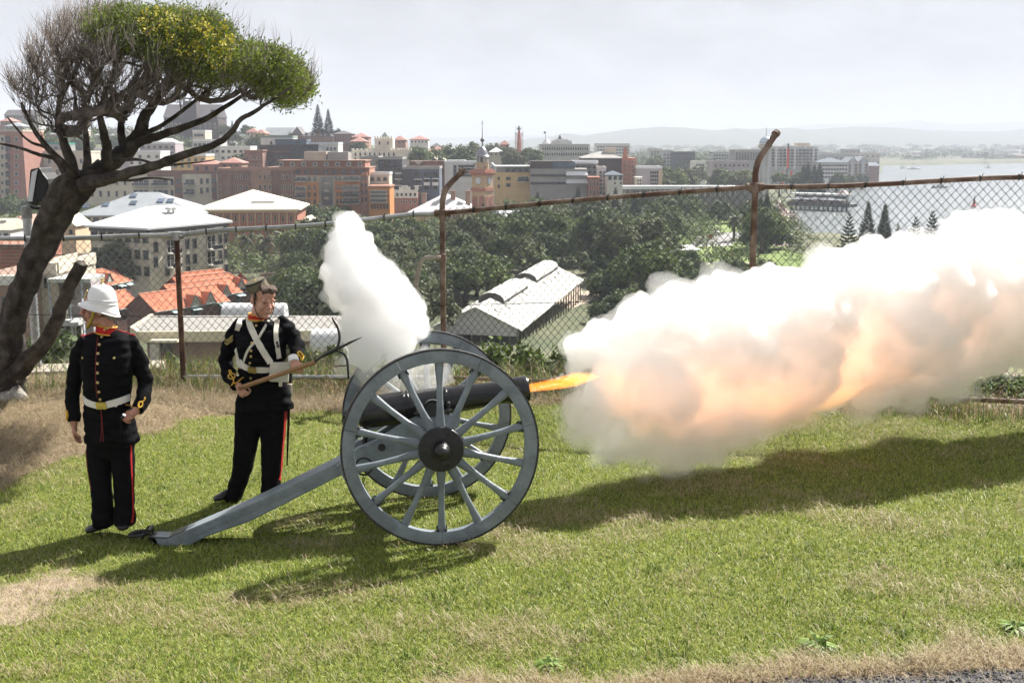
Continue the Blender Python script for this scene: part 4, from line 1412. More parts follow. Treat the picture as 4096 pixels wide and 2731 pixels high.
# leaves
leaf_m = mat('coastal_leaves', (0.085, 0.125, 0.022), 0.5, c2=(0.20, 0.25, 0.045), scale=1.6, island=0.45, transl=0.35, spec=0.4)
flow_m = mat('yellow_flowers', (0.62, 0.52, 0.04), 0.6, c2=(0.46, 0.44, 0.06), scale=2.0, island=0.3, transl=0.3)
V = []; Q = []; FV = []; FQ = []
fl_in = in_poly(np.array([t[2] for t in tips]), np.array([t[3] for t in tips]), flower_poly)
for ti, (par, g_, a, b) in enumerate(tips):
	if not g_:
		continue
	p = Vector(NP[par]); d = (Vector(ND[par]) + wind * 0.5 + Vector((0, 0, 0.5))).normalized()
	for q in range(26):
		c = p + Vector((rr.gauss(0, .05), rr.gauss(0, .05), rr.gauss(0, .05))) - d * rr.uniform(0, 0.08)
		ld = (d * 0.9 + Vector((rr.gauss(0, .55), rr.gauss(0, .55), rr.gauss(0, .5)))).normalized()
		sd = ld.cross(Vector((rr.gauss(0, 1), rr.gauss(0, 1), rr.gauss(0, 1)))).normalized()
		L = rr.uniform(0.028, 0.052); w = L * 0.17
		k = len(V)
		V += [c - ld * 0.004, c + ld * L * 0.5 + sd * w, c + ld * L, c + ld * L * 0.5 - sd * w]
		Q.append((k, k + 1, k + 2, k + 3))
	if fl_in[ti] and rr.random() < 0.8:
		for q in range(12):
			c = p + d * 0.03 + Vector((rr.gauss(0, .028), rr.gauss(0, .028), rr.gauss(0, .028)))
			u = Vector((rr.gauss(0, 1), rr.gauss(0, 1), rr.gauss(0, 1))).normalized() * 0.014
			w = u.orthogonal().normalized() * 0.014
			k = len(FV)
			FV += [c - u, c + w, c + u, c - w]
			FQ.append((k, k + 1, k + 2, k + 3))
lv = obj_of('leaves', np_mesh('leaves', np.array([tuple(v) for v in V]), np.array(Q), leaf_m), tree); lv['kind'] = 'stuff'
fv = obj_of('blossom', np_mesh('blossom', np.array([tuple(v) for v in FV]), np.array(FQ), flow_m), tree); fv['kind'] = 'stuff'
# ================================================================ PEOPLE
from mathutils.bvhtree import BVHTree
serge = mat('black_serge', (0.0042, 0.0042, 0.0055), 0.85, var=0.3, scale=18, bump=0.35, bscale=22, spec=0.08)
skin1 = mat('weathered_skin', (0.34, 0.155, 0.105), 0.55, c2=(0.46, 0.24, 0.17), scale=22, spec=0.4, lo=0.3, hi=0.7)
skin2 = mat('ruddy_skin', (0.42, 0.20, 0.14), 0.55, c2=(0.56, 0.32, 0.235), scale=20, spec=0.4, lo=0.3, hi=0.7)
white_l = mat('white_leather', (0.66, 0.64, 0.58), 0.55, var=0.06, scale=14, spec=0.4)
buff_l = mat('buff_leather', (0.60, 0.57, 0.48), 0.6, var=0.08, scale=14, bump=0.1)
white_c = mat('helmet_white', (0.78, 0.77, 0.76), 0.6, var=0.03, scale=10, spec=0.3)
brass = mat('brass', (0.62, 0.47, 0.20), 0.28, metal=0.9, var=0.15, scale=30)
gold = mat('gold_braid', (0.55, 0.30, 0.02), 0.5, metal=0.1, c2=(0.72, 0.44, 0.05), scale=80, spec=0.5)
redc = mat('scarlet_cloth', (0.42, 0.012, 0.012), 0.8, var=0.12, scale=20)
dkred = mat('dark_red_piping', (0.16, 0.012, 0.014), 0.8, var=0.12, scale=20)
shoe_m = mat('polished_leather', (0.008, 0.008, 0.009), 0.22, var=0.2, scale=8, spec=0.35)
grey_hair = mat('grey_hair', (0.16, 0.15, 0.14), 0.8, c2=(0.34, 0.33, 0.31), scale=40, bump=0.6, bscale=90)
brown_hair = mat('brown_hair', (0.035, 0.02, 0.012), 0.7, c2=(0.10, 0.055, 0.032), scale=40, bump=0.7, bscale=90)
eye_m = mat('dark_eye', (0.02, 0.015, 0.012), 0.2, var=0.1)
CAMP = Vector((0, 0, ZC))
class Dress:
	"""lays bands, buttons and cords on a cloth surface where the photo shows them"""
	def __init__(s, o, org):
		me = o.data
		s.org = org
		s.b = BVHTree.FromPolygons([v.co.copy() for v in me.vertices], [tuple(p.vertices) for p in me.polygons])
	def hit(s, px, py):
		d = (P(px, py, 5.0) - CAMP).normalized()
		h = s.b.ray_cast(CAMP - s.org, d)
		return (h[0], h[1]) if h[0] is not None else None
	def line(s, pts, step=9):
		out = []
		for i in range(len(pts) - 1):
			a, b = pts[i], pts[i + 1]
			k = max(1, int(math.hypot(b[0] - a[0], b[1] - a[1]) / step))
			for j in range(k):
				t = j / k
				out.append((a[0] + (b[0] - a[0]) * t, a[1] + (b[1] - a[1]) * t))
		out.append(pts[-1])
		return out
	def ribbon(s, pts, width, m, name, parent, thick=0.005, smooth_n=2, curve=True):
		if curve and len(pts) > 2:
			c_ = catmull([Vector((a, b, 0)) for a, b in pts], 6)
			pts = [(v.x, v.y) for v in c_]
		pl = s.line(pts)
		hs = [h for h in (s.hit(*p) for p in pl) if h]
		if len(hs) < 2:
			return None
		ps = [h[0] for h in hs]; ns = [h[1] for h in hs]
		for _ in range(smooth_n):
			ns = [(ns[max(i - 1, 0)] + ns[i] * 2 + ns[min(i + 1, len(ns) - 1)]).normalized() for i in range(len(ns))]
			ps = [ps[i] if i in (0, len(ps) - 1) else (ps[i - 1] + ps[i] * 2 + ps[i + 1]) / 4 for i in range(len(ps))]
		mb_ = MB(); vs_ = []
		for i, p in enumerate(ps):
			t = (ps[min(i + 1, len(ps) - 1)] - ps[max(i - 1, 0)]).normalized()
			sd = ns[i].cross(t).normalized() * width / 2
			up_ = ns[i]
			vs_ += [p - sd - up_ * 0.004, p + sd - up_ * 0.004, p + sd * 0.94 + up_ * thick, p - sd * 0.94 + up_ * thick]
		fs_ = []
		k = len(ps)
		for i in range(k - 1):
			for j in range(4):
				j2 = (j + 1) % 4
				fs_.append((i * 4 + j, (i + 1) * 4 + j, (i + 1) * 4 + j2, i * 4 + j2))
		fs_.append((0, 1, 2, 3)); fs_.append(tuple((k - 1) * 4 + j for j in (3, 2, 1, 0)))
		mb_.add(vs_, fs_)
		return mb_.build(name, m, parent, smooth=True)
	def cord(s, pts, r, m, name, parent, curve=True):
		if curve:
			c_ = catmull([Vector((a, b, 0)) for a, b in pts], 6)
			pts = [(v.x, v.y) for v in c_]
		hs = [h for h in (s.hit(*p) for p in s.line(pts, 4)) if h]
		if len(hs) < 2:
			return None
		mb_ = MB(); mb_.tube([h[0] + h[1] * r * 0.5 for h in hs], r, 6)
		return mb_.build(name, m, parent, smooth=True)
	def button(s, px, py, r, m, name, parent):
		h = s.hit(px, py)
		if not h:
			return
		n_ = h[1]
		mb_ = MB(); mb_.lathe([(r, -0.002), (r, 0.004), (r * 0.85, 0.008), (r * 0.45, 0.0105), (0.001, 0.011)], h[0], n_, 14)
		return mb_.build(name, m, parent, smooth=True)
def loft(mb_, secs, n=24, e=0.85):
	"""secs: (centre, half-width vector, half-depth vector)"""
	vs_ = []
	for c, a, b in secs:
		for j in range(n):
			t = 2 * pi * j / n
			ca, sa = cos(t), sin(t)
			vs_.append(Vector(c) + Vector(a) * math.copysign(abs(ca) ** e, ca) + Vector(b) * math.copysign(abs(sa) ** e, sa))
	fs_ = []
	for i in range(len(secs) - 1):
		for j in range(n):
			j2 = (j + 1) % n
			fs_.append((i * n + j, i * n + j2, (i + 1) * n + j2, (i + 1) * n + j))
	fs_.append(list(range(n))[::-1]); fs_.append([(len(secs) - 1) * n + j for j in range(n)])
	mb_.add(vs_, fs_)
def head_shapes(mb_, c, M, s=1.0):
	"""skull, jaw, brow, nose, lips, ears; M columns = forward, left, up"""
	def q(f, l, u):
		return Vector(c) + M @ Vector((f, l, u)) * s
	def e(f, l, u, a, b, d, nu=14, nv=10):
		mb_.ell(q(f, l, u), (a * s, b * s, d * s), M, nu, nv)
	e(-.014, 0, .035, .098, .076, .080, 20, 14)
	e(.032, 0, -.028, .058, .062, .084)
	e(.026, 0, -.082, .056, .052, .042)
	e(.072, 0, -.106, .022, .024, .019)
	e(.048, 0, .045, .048, .062, .048)
	for t in (-1, 1):
		e(.086, t * .028, .014, .013, .028, .009)
		e(.060, t * .040, -.034, .028, .022, .026)
		e(.030, t * .046, -.075, .034, .018, .03)
		e(-.006, t * .079, -.008, .022, .010, .034)
		e(.102, t * .012, -.038, .011, .010, .009)
	mb_.tube([q(.088, 0, .012), q(.100, 0, -.008), q(.113, 0, -.030)], [.011 * s, .011 * s, .013 * s], 8)
	e(.114, 0, -.033, .014, .013, .012)
	e(.092, 0, -.058, .012, .024, .010)
	e(.094, 0, -.067, .011, .024, .0055)
	e(.091, 0, -.078, .012, .021, .007)
	return q
def hand_shapes(mb_, wrist, fwd, back, thumb, curl, s=1.0, spread=0.0):
	"""palm and five bent fingers. fwd: wrist to knuckles, back: out of the back of the hand, thumb: side of the thumb"""
	fwd = Vector(fwd).normalized(); back = (Vector(back) - fwd * Vector(back).dot(fwd)).normalized()
	th = back.cross(fwd).normalized()
	if th.dot(Vector(thumb)) < 0:
		th = -th
	M = Matrix((fwd, th, back)).transposed()
	w = Vector(wrist)
	mb_.ell(w + fwd * .048 * s, (.056 * s, .043 * s, .019 * s), M, 14, 8)
	mb_.ell(w + fwd * .005 * s, (.034 * s, .030 * s, .022 * s), M, 12, 8)
	for i, (o_, L) in enumerate(((.030, .074), (.010, .082), (-.011, .077), (-.031, .062))):
		p = w + (fwd * (.088 - .004 * i) + th * o_) * s
		d = fwd.copy(); a = 0.0
		pts = [w + (fwd * .05 + th * o_ * 0.9) * s, p]
		for k, f_ in enumerate((.44, .32, .24)):
			a += curl[k] * (1 + 0.06 * i)
			d = fwd * cos(a) - back * sin(a)
			p = p + d * L * f_ * s
			pts.append(p)
		mb_.tube(pts, [.0105 * s, .0105 * s, .0098 * s, .009 * s, .0072 * s], 8)
		mb_.ell(pts[-1], .0072 * s, nu=8, nv=6)
	p = w + (fwd * .022 + th * .030) * s
	d1 = (fwd * .72 + th * .62 - back * .35).normalized(); d2 = (fwd * .80 + th * .05 - back * .62).normalized(); d3 = (fwd * .55 - th * .35 - back * .75).normalized()
	pts = [w + fwd * .018 * s + th * .012 * s, p, p + d1 * .036 * s, p + d1 * .036 * s + d2 * .032 * s, p + d1 * .036 * s + d2 * .032 * s + d3 * .024 * s]
	mb_.tube(pts, [.015 * s, .0145 * s, .0125 * s, .011 * s, .0085 * s], 8)
	mb_.ell(pts[-1], .0085 * s, nu=8, nv=6)
def shoe(mb_, heel, toe, s=1.0):
	heel = Vector(heel); toe = Vector(toe)
	f = (toe - heel); L = f.length; f.normalize()
	z = Vector((0, 0, 1)); l = z.cross(f).normalized()
	secs = []
	for t, w, h in ((-.04, .030, .055), (0.06, .036, .07), (.25, .038, .085), (.42, .040, .07), (.62, .049, .055), (.82, .050, .046), (.95, .038, .036), (1.02, .014, .022)):
		secs.append((heel + f * L * t + z * h * 0.5 * s, l * w * s, z * h * 0.5 * s))
	vs_ = []
	n = 14
	for c, a, b in secs:
		for j in range(n):
			t = 2 * pi * j / n
			ca, sa = cos(t), sin(t)
			vs_.append(c + a * math.copysign(abs(ca) ** .8, ca) + b * (math.copysign(abs(sa) ** .6, sa)))
	fs_ = []
	for i in range(len(secs) - 1):
		for j in range(n):
			j2 = (j + 1) % n
			fs_.append((i * n + j, i * n + j2, (i + 1) * n + j2, (i + 1) * n + j))
	fs_.append(list(range(n))[::-1]); fs_.append([(len(secs) - 1) * n + j for j in range(n)])
	mb_.add(vs_, fs_)
def crumple(o, amp, scale, mask=None, seed=0.0):
	me = o.data
	k = len(me.vertices)
	co = np.empty(k * 3, np.float32); me.vertices.foreach_get('co', co); co = co.reshape(-1, 3)
	no = np.empty(k * 3, np.float32); me.vertices.foreach_get('normal', no); no = no.reshape(-1, 3)
	d = np.array([mnoise.noise(Vector((c_[0] * scale + seed, c_[1] * scale, c_[2] * scale * 2.4))) for c_ in co.astype(float)])
	if mask is not None:
		d = d * np.array([mask(c_) for c_ in co])
	co = co + no * (d * amp)[:, None]
	me.vertices.foreach_set('co', co.ravel().astype(np.float32)); me.update()
# ---------------------------------------------------------------- officer in the white helmet
OY = 9.04
og = P(435, 2128, OY); og.z = lz(og.x, og.y)
officer = empty('person', og, 0, 'person in black uniform with white pith helmet and white belt, hand half closed', 'person')
def oj(px, py, dy=0.0):
	return P(px, py, OY + dy) - og
def sect(j, cx, cy_, hw, dy, hd, yaw, cent_off=0.0):
	c = j(cx, cy_, dy)
	m_ = (OY if j is oj else GY) / F
	return (c, Vector((cos(yaw), sin(yaw), 0)) * hw * m_, Vector((-sin(yaw), cos(yaw), 0)) * hd)
yaw = radians(-17)      # chest turned a little to the lens's left
fwd_o = Vector((-sin(-yaw) * 1, -cos(yaw), 0))
# body
hc = oj(397, 1233, 0.0)
hf = Vector((-0.955, -0.28, 0.02)).normalized(); hl = Vector((0, 0, 1)).cross(hf).normalized(); hu = hf.cross(hl).normalized()
HM = Matrix((hf, hl, hu)).transposed()
mb = MB()
hq = head_shapes(mb, hc, HM, 1.20)
mb.tube([hq(-.02, 0, -.05), hq(-.03, 0, -.10), oj(424, 1330, .02), oj(427, 1360, .03)], [.070, .066, .066, .06], 16)
bd = [(425, 1372, .03, .10, .06), (428, 1410, .02, .17, .10), (428, 1500, .02, .15, .10), (428, 1600, .02, .13, .10), (440, 1740, .02, .16, .11), (440, 1800, .02, .14, .10)]
loft(mb, [(oj(a, b, d_), Vector((w_, 0, 0)), Vector((0, h_, 0))) for a, b, d_, w_, h_ in bd])
LA = [(336, 1372, .02), (304, 1470, .05), (293, 1550, .06), (288, 1630, .0), (296, 1700, -.03)]
RA = [(520, 1368, .03), (562, 1460, .06), (580, 1540, .06), (572, 1600, -.04), (540, 1645, -.13), (520, 1662, -.16)]
mb.tube([oj(*p) for p in LA], [.055, .05, .042, .038, .03], 12)
mb.tube([oj(*p) for p in RA], [.055, .05, .042, .038, .032, .030], 12)
hand_shapes(mb, oj(297, 1702, -.035), (0.02, -0.06, -1), (-1, -0.2, 0), (0, -1, 0), (.35, .45, .4), 0.98)
hand_shapes(mb, oj(540, 1650, -.135), (-0.80, -0.30, -0.42), (0.05, -0.75, 0.75), (-0.3, -0.2, 1), (.9, 1.1, .9), 1.0)
for leg in (((400, 1800, .02), (403, 1950, .0), (414, 2095, .02)), ((486, 1800, .03), (496, 1950, .02), (497, 2090, .02))):
	mb.tube([oj(*p) for p in leg], [.08, .058, .042], 12)
body = remeshed(mb, 'body', 0.0052, skin1, 2, officer)
for t in (1, -1):
	mb = MB(); mb.ell(hq(.0842, t * .030, -.006), (.0075, .0095, .0045), HM, 10, 8); mb.build('eye', eye_m, body, smooth='all')
# trousers
mb = MB()
for leg in ([(398, 1730, 50, .10), (396, 1800, 48, .10), (400, 1870, 45, .095), (406, 1960, 41, .085), (410, 2030, 40, .082), (413, 2062, 44, .09), (414, 2100, 42, .088)],
			[(484, 1730, 50, .10), (489, 1800, 47, .10), (493, 1870, 44, .095), (497, 1960, 40, .085), (498, 2030, 39, .082), (500, 2060, 42, .088), (499, 2096, 40, .086)]):
	loft(mb, [sect(oj, a, b, w_, .02, h_, yaw * .5) for a, b, w_, h_ in leg], 18)
loft(mb, [sect(oj, 440, 1680, 92, .02, .12, yaw * .5), sect(oj, 441, 1760, 96, .02, .12, yaw * .5), sect(oj, 442, 1815, 88, .02, .105, yaw * .5), sect(oj, 442, 1832, 60, .02, .07, yaw * .5)], 20)
trou = remeshed(mb, 'trousers', 0.0085, serge, 3, officer)
crumple(trou, 0.012, 6.0, lambda c_: 1.0 if c_[2] < 0.35 else 0.4)
# tunic
mb = MB()
ts = [(426, 1322, 46, .035, .062), (427, 1336, 84, .035, .085), (428, 1352, 104, .035, .108), (428, 1385, 110, .02, .142), (428, 1440, 109, .0, .160), (428, 1510, 105, .0, .160), (428, 1570, 98, .01, .150), (429, 1612, 95, .01, .144),
	  (434, 1650, 106, .01, .150), (441, 1700, 110, .01, .15), (447, 1748, 117, .01, .158), (449, 1764, 117, .01, .158)]
loft(mb, [sect(oj, a, b, w_, d_, h_, yaw) for a, b, w_, d_, h_ in ts], 30, 0.9)
mb.tube([oj(350, 1356, .03), oj(334, 1374, .03), oj(308, 1450, .04), oj(294, 1545, .055), oj(292, 1620, .01), oj(295, 1688, -.025)], [.060, .068, .065, .060, .057, .054], 16)
mb.tube([oj(508, 1350, .04), oj(522, 1368, .04), oj(560, 1450, .055), oj(582, 1535, .055), oj(574, 1590, -.02), oj(546, 1640, -.12)], [.060, .068, .066, .062, .058, .054], 16)
tun = remeshed(mb, 'tunic', 0.008, serge, 3, officer)
crumple(tun, 0.016, 8.0, lambda c_: 1.0)
D1 = Dress(tun, og); D2 = Dress(trou, og)
# buttons, piping, belt
for a, b in ((408, 1347), (398, 1378), (393, 1414), (391, 1454), (391, 1491), (391, 1530), (396, 1567), (401, 1597)):
	D1.button(a, b, 0.0125, brass, 'button', tun)
for a, b in ((331, 1431), (456, 1432)):
	D1.button(a, b, 0.010, brass, 'button', tun)
D1.cord([(394, 1336), (386, 1400), (383, 1500), (388, 1590)], 0.0035, dkred, 'front_piping', tun)
D1.cord([(404, 1635), (410, 1700), (414, 1766)], 0.0035, dkred, 'front_piping', tun)
D1.cord([(404, 1635), (407, 1700), (402, 1766)], 0.0035, dkred, 'front_piping', tun)
belt = D1.ribbon([(334, 1586), (345, 1606), (375, 1618), (406, 1622), (450, 1613), (490, 1600), (520, 1588)], 0.056, white_l, 'belt', tun, 0.006)
D1.ribbon([(388, 1621), (426, 1620)], 0.060, brass, 'belt_buckle', belt, 0.014, 1, False)
D1.ribbon([(456, 1612), (466, 1610)], 0.064, white_l, 'belt_keeper', belt, 0.010, 1, False)
# epaulettes
for nm, pts in (('l', [(388, 1320), (345, 1330), (304, 1347)]), ('r', [(470, 1312), (512, 1320), (552, 1334)])):
	ep = D1.ribbon(pts, 0.062, mat('shoulder_cloth', (0.06, 0.06, 0.07), 0.8, var=0.2, scale=30), 'shoulder_strap', tun, 0.010, 1, False)
	if nm == 'l':
		D1.cord([(302, 1349), (345, 1341), (385, 1328)], 0.005, redc, 'strap_piping', tun, False)
	else:
		D1.cord([(474, 1322), (515, 1334), (552, 1347), (556, 1334)], 0.005, redc, 'strap_piping', tun, False)
D1.button(376, 1318, 0.009, brass, 'button', tun); D1.button(476, 1310, 0.009, brass, 'button', tun)
# cuff braid
D1.cord([(501, 1618), (520, 1622), (540, 1632), (556, 1644)], 0.0055, gold, 'cuff_braid', tun)
D1.cord([(556, 1660), (555, 1640), (553, 1615), (562, 1606), (570, 1612), (566, 1625), (556, 1628), (558, 1612), (572, 1604), (580, 1592), (576, 1590)], 0.0055, gold, 'cuff_braid', tun)
D1.cord([(268, 1688), (290, 1693), (320, 1688)], 0.006, gold, 'cuff_braid', tun)
D1.cord([(268, 1640), (271, 1660), (269, 1682)], 0.010, gold, 'cuff_braid', tun)
D2.ribbon([(524, 1775), (525, 1850), (530, 1940), (531, 2010), (533, 2050), (527, 2090)], 0.020, redc, 'trouser_stripe', trou, 0.003, 2)
D2.cord([(344, 1790), (352, 1880), (366, 1960)], 0.0045, dkred, 'trouser_piping', trou)
# collar
ca = (oj(424, 1340, .025) - oj(424, 1300, .01)).normalized()
cbase = oj(424, 1329, .012)
cax = (HM @ Vector((-.15, 0, 1))).normalized()
mb = MB(); rc = 0.082
mb.lathe([(rc - .010, 0), (rc, 0), (rc - .004, .062), (rc - .014, .062)], cbase - cax * 0.010, cax, 32, closed=True)
coll = mb.build('collar', redc, tun, smooth=True)
for h_, r_ in ((0.0, rc + .001), (0.062, rc - .004)):
	mb = MB()
	u = cax.orthogonal().normalized(); w = cax.cross(u)
	mb.tube([cbase - cax * 0.010 + cax * h_ + (u * cos(t) + w * sin(t)) * r_ for t in [2 * pi * i / 32 for i in range(33)]], .0055, 6, caps=False)
	mb.build('collar_braid', gold, coll, smooth='all')
mb = MB()
for px_, py_ in ((419, 1318), (430, 1314)):
	p_ = oj(px_, py_, -.062); mb.ell(p_, .011, nu=8, nv=6)
mb.tube([oj(419, 1319, -.062), oj(412, 1323, -.06)], .006, 6)
mb.build('collar_badge', brass, coll, smooth='all')
# hair and moustache
mb = MB()
mb.ell(hq(-.045, 0, .0), (.075, .080, .065), HM, 16, 10)
mb.ell(hq(-.074, 0, -.035), (.048, .084, .062), HM, 14, 8)
for t in (1, -1):
	mb.ell(hq(.012, t * .078, .0), (.012, .008, .026), HM, 8, 6)
remeshed(mb, 'hair', 0.006, grey_hair, 2, body)
mb = MB()
for t in (1, -1):
	mb.tube([hq(.108, 0, -.055), hq(.104, t * .014, -.058), hq(.088, t * .030, -.066)], [.007, .008, .004], 7, flat=.8)
mb.build('moustache', grey_hair, body, smooth='all')
# shoes
mb = MB(); shoe(mb, oj(425, 2112, .06), oj(346, 2130, -.06), 1.0)
so = oj(0, 0); mb.build('shoe', shoe_m, officer, smooth='all')
mb = MB(); shoe(mb, oj(502, 2090, .10), oj(490, 2122, -.10), 1.0)
mb.build('shoe', shoe_m, officer, smooth='all')
# helmet: worn by the head, moves with the person
tilt = radians(6)
hF = (hf * cos(tilt) + hu * sin(tilt)).normalized(); hU = hF.cross(hl).normalized() * -1
if hU.z < 0:
	hU = -hU
c0 = hq(-.010, 0, .030)
n_ = 40
rows = []
for k, (z_, fr, bk_, sd) in enumerate(((.148, .012, .012, .012), (.146, .035, .036, .032), (.138, .062, .064, .056), (.120, .085, .090, .078), (.092, .102, .110, .094), (.058, .111, .122, .104), (.030, .115, .128, .108),
									  (.018, .122, .133, .112), (.0, .140, .142, .120), (-.018, .160, .152, .128), (-.034, .172, .160, .134))):
	rr_ = []
	for j in range(n_):
		t = 2 * pi * j / n_
		cf = cos(t); a = fr if cf > 0 else bk_
		x = a * cf * .95; y = sd * sin(t) * 1.02
		dz = 0.0
		if k >= 7:
			q_ = (k - 6) / 4
			dz = -.040 * q_ * max(0, -cf) ** 1.2 + .018 * q_ * max(0, cf) - .012 * q_ * abs(sin(t))
		rr_.append(c0 + hF * x + hl * y + hU * (z_ * 1.06 + dz * 1.25))
	rows.append(rr_)
mb = MB()
vs_ = [v for r_ in rows for v in r_]
fs_ = []
for i in range(len(rows) - 1):
	for j in range(n_):
		j2 = (j + 1) % n_
		fs_.append((i * n_ + j, (i + 1) * n_ + j, (i + 1) * n_ + j2, i * n_ + j2))
fs_.append(list(range(n_)))
mb.add(vs_, fs_)
helm = mb.build('pith_helmet', white_c, officer, smooth='all')
so_ = helm.modifiers.new('thick', 'SOLIDIFY'); so_.thickness = 0.006; so_.offset = -1
mb = MB()
mb.tube(rows[-1] + [rows[-1][0]], .0055, 6, caps=False)
mb.build('brim_edge', white_c, helm, smooth='all')
for k_ in (6, 7):
	mb = MB()
	mb.tube([v + hU * (.004 if k_ == 6 else 0) for v in rows[k_]] + [rows[k_][0] + hU * (.004 if k_ == 6 else 0)], .0055, 6, caps=False, flat=1.2)
	mb.build('helmet_band', white_c, helm, smooth='all')
mb = MB()
top = c0 + hU * .156
mb.lathe([(.022, 0), (.016, .008), (.008, .012), (.008, .020), (.016, .028), (.018, .036), (.012, .046), (.001, .050)], top, hU, 16)
mb.build('helmet_spike', brass, helm, smooth=True)
mb = MB()     # front plate: a crowned shield
for (u_, v_, r_) in ((0, .0, .020), (0, .022, .014), (0, -.022, .014), (.014, .010, .012), (-.014, .010, .012), (.012, -.012, .011), (-.012, -.012, .011), (0, .040, .009)):
	mb.ell(c0 + hF * (.116 - v_ * .22) + hl * u_ + hU * (.052 + v_), (.006, r_ * .8, r_), HM, 10, 6)
mb.build('helmet_plate', brass, helm, smooth='all')
for t in (1, -1):
	mb = MB()
	mb.tube(catmull([hq(.02, t * .088, .02), hq(.035, t * .080, -.03), hq(.055, t * .060, -.085), hq(.078, t * .030, -.124), hq(.082, 0, -.130)], 5), .0055, 6, flat=2.4, up=tuple(hl))
	mb.build('chin_chain', mat('chin_brass', (0.40, 0.30, 0.06), 0.4, metal=0.6, var=0.3, scale=120), helm, smooth='all')
# firing lanyard toggle in the closed hand
mb = MB()
a_ = P(497, 1658, OY - .235); b_ = P(488, 1672, OY - .225)
mb.tube([a_, b_], .013, 8)
mb.tube(catmull([P(492, 1668, OY - .23), P(484, 1690, OY - .23), P(482, 1740, OY - .21)], 4), .0018, 5)
tag(mb.build('lanyard', shoe_m), 'short black lanyard held in the helmeted person\'s fist', 'lanyard')
# ---------------------------------------------------------------- gunner with the linstock
GY = 9.9
gg = P(985, 2012, GY); gg.z = lz(gg.x, gg.y)
gunner = empty('person', gg, 0, 'person in small round cap and white cross belts holding an iron forked staff', 'person')
def gj(px, py, dy=0.0):
	return P(px, py, GY + dy) - gg
yaw = radians(-14)
hc = gj(1052, 1196, -.06)
hf = Vector((0.60, -0.77, -0.18)).normalized(); hl = Vector((0.10, 0, 1)).cross(hf).normalized(); hu = hf.cross(hl).normalized()
HM = Matrix((hf, hl, hu)).transposed()
mb = MB()
hq = head_shapes(mb, hc, HM, 1.22)
mb.tube([hq(-.02, 0, -.05), hq(-.025, 0, -.10), gj(1030, 1275, .0), gj(1034, 1305, .02)], [.072, .066, .066, .06], 16)
bd = [(1040, 1318, .03, .10, .06), (1042, 1355, .02, .17, .10), (1044, 1440, .02, .15, .10), (1048, 1500, .02, .14, .10), (1055, 1600, .02, .16, .11), (1058, 1650, .02, .14, .10)]
loft(mb, [(gj(a, b, d_), Vector((w_, 0, 0)), Vector((0, h_, 0))) for a, b, d_, w_, h_ in bd])
mb.tube([gj(958, 1305, .04), gj(915, 1400, .08), gj(903, 1450, .06), (gj(920, 1510, -.06)), gj(958, 1545, -.16)], [.055, .05, .043, .038, .031], 12)
mb.tube([gj(1128, 1295, .02), gj(1170, 1350, .02), gj(1187, 1385, -.04), gj(1190, 1425, -.16), gj(1182, 1452, -.22)], [.055, .05, .044, .040, .032], 12)
# staff line, gripped by both hands
SA = gj(957, 1552, -.215); SB = gj(1250, 1452, -.36)
sdir = (SB - SA).normalized()
g1 = gj(972, 1556, -.20); g2 = gj(1190, 1468, -.31)
sx = sdir
hand_shapes(mb, gj(954, 1546, -.175), (0.55, -0.52, -0.55), (-0.35, -0.78, 0.30), (0.6, 0.0, 0.8), (1.0, 1.15, .8), 1.02)
hand_shapes(mb, gj(1176, 1444, -.26), (0.35, -0.55, -0.75), (0.10, -0.72, 0.62), (0.9, 0, .4), (1.0, 1.15, .8), 1.02)
for leg in (((1010, 1650, .03), (975, 1820, .02), (935, 1960, .04)), ((1092, 1650, .04), (1082, 1820, .05), (1076, 1990, .08))):
	mb.tube([gj(*p) for p in leg], [.085, .060, .042], 12)
body = remeshed(mb, 'body', 0.0052, skin2, 2, gunner)
for t in (1, -1):
	mb = MB(); mb.ell(hq(.0842, t * .030, -.0065), (.0075, .0095, .0045), HM, 10, 8); mb.build('eye', eye_m, body, smooth='all')
# trousers
mb = MB()
for leg in ([(1000, 1600, 58, .115), (992, 1700, 54, .11), (982, 1800, 46, .10), (966, 1890, 41, .092), (948, 1945, 37, .085), (936, 1985, 35, .085), (933, 1998, 34, .082)],
			[(1098, 1600, 58, .115), (1094, 1700, 52, .11), (1089, 1800, 46, .10), (1085, 1900, 40, .09), (1082, 1960, 38, .086), (1080, 2020, 37, .086)]):
	loft(mb, [sect(gj, a, b, w_, .03, h_, yaw * .4) for a, b, w_, h_ in leg], 18)
loft(mb, [sect(gj, 1050, 1560, 95, .03, .12, yaw * .5), sect(gj, 1050, 1640, 104, .03, .12, yaw * .5), sect(gj, 1048, 1700, 92, .03, .10, yaw * .5), sect(gj, 1046, 1725, 60, .03, .06, yaw * .5)], 20)
trou = remeshed(mb, 'trousers', 0.0085, serge, 3, gunner)
crumple(trou, 0.012, 6.0, lambda c_: 1.0 if c_[2] < 0.35 else 0.4, 3.0)
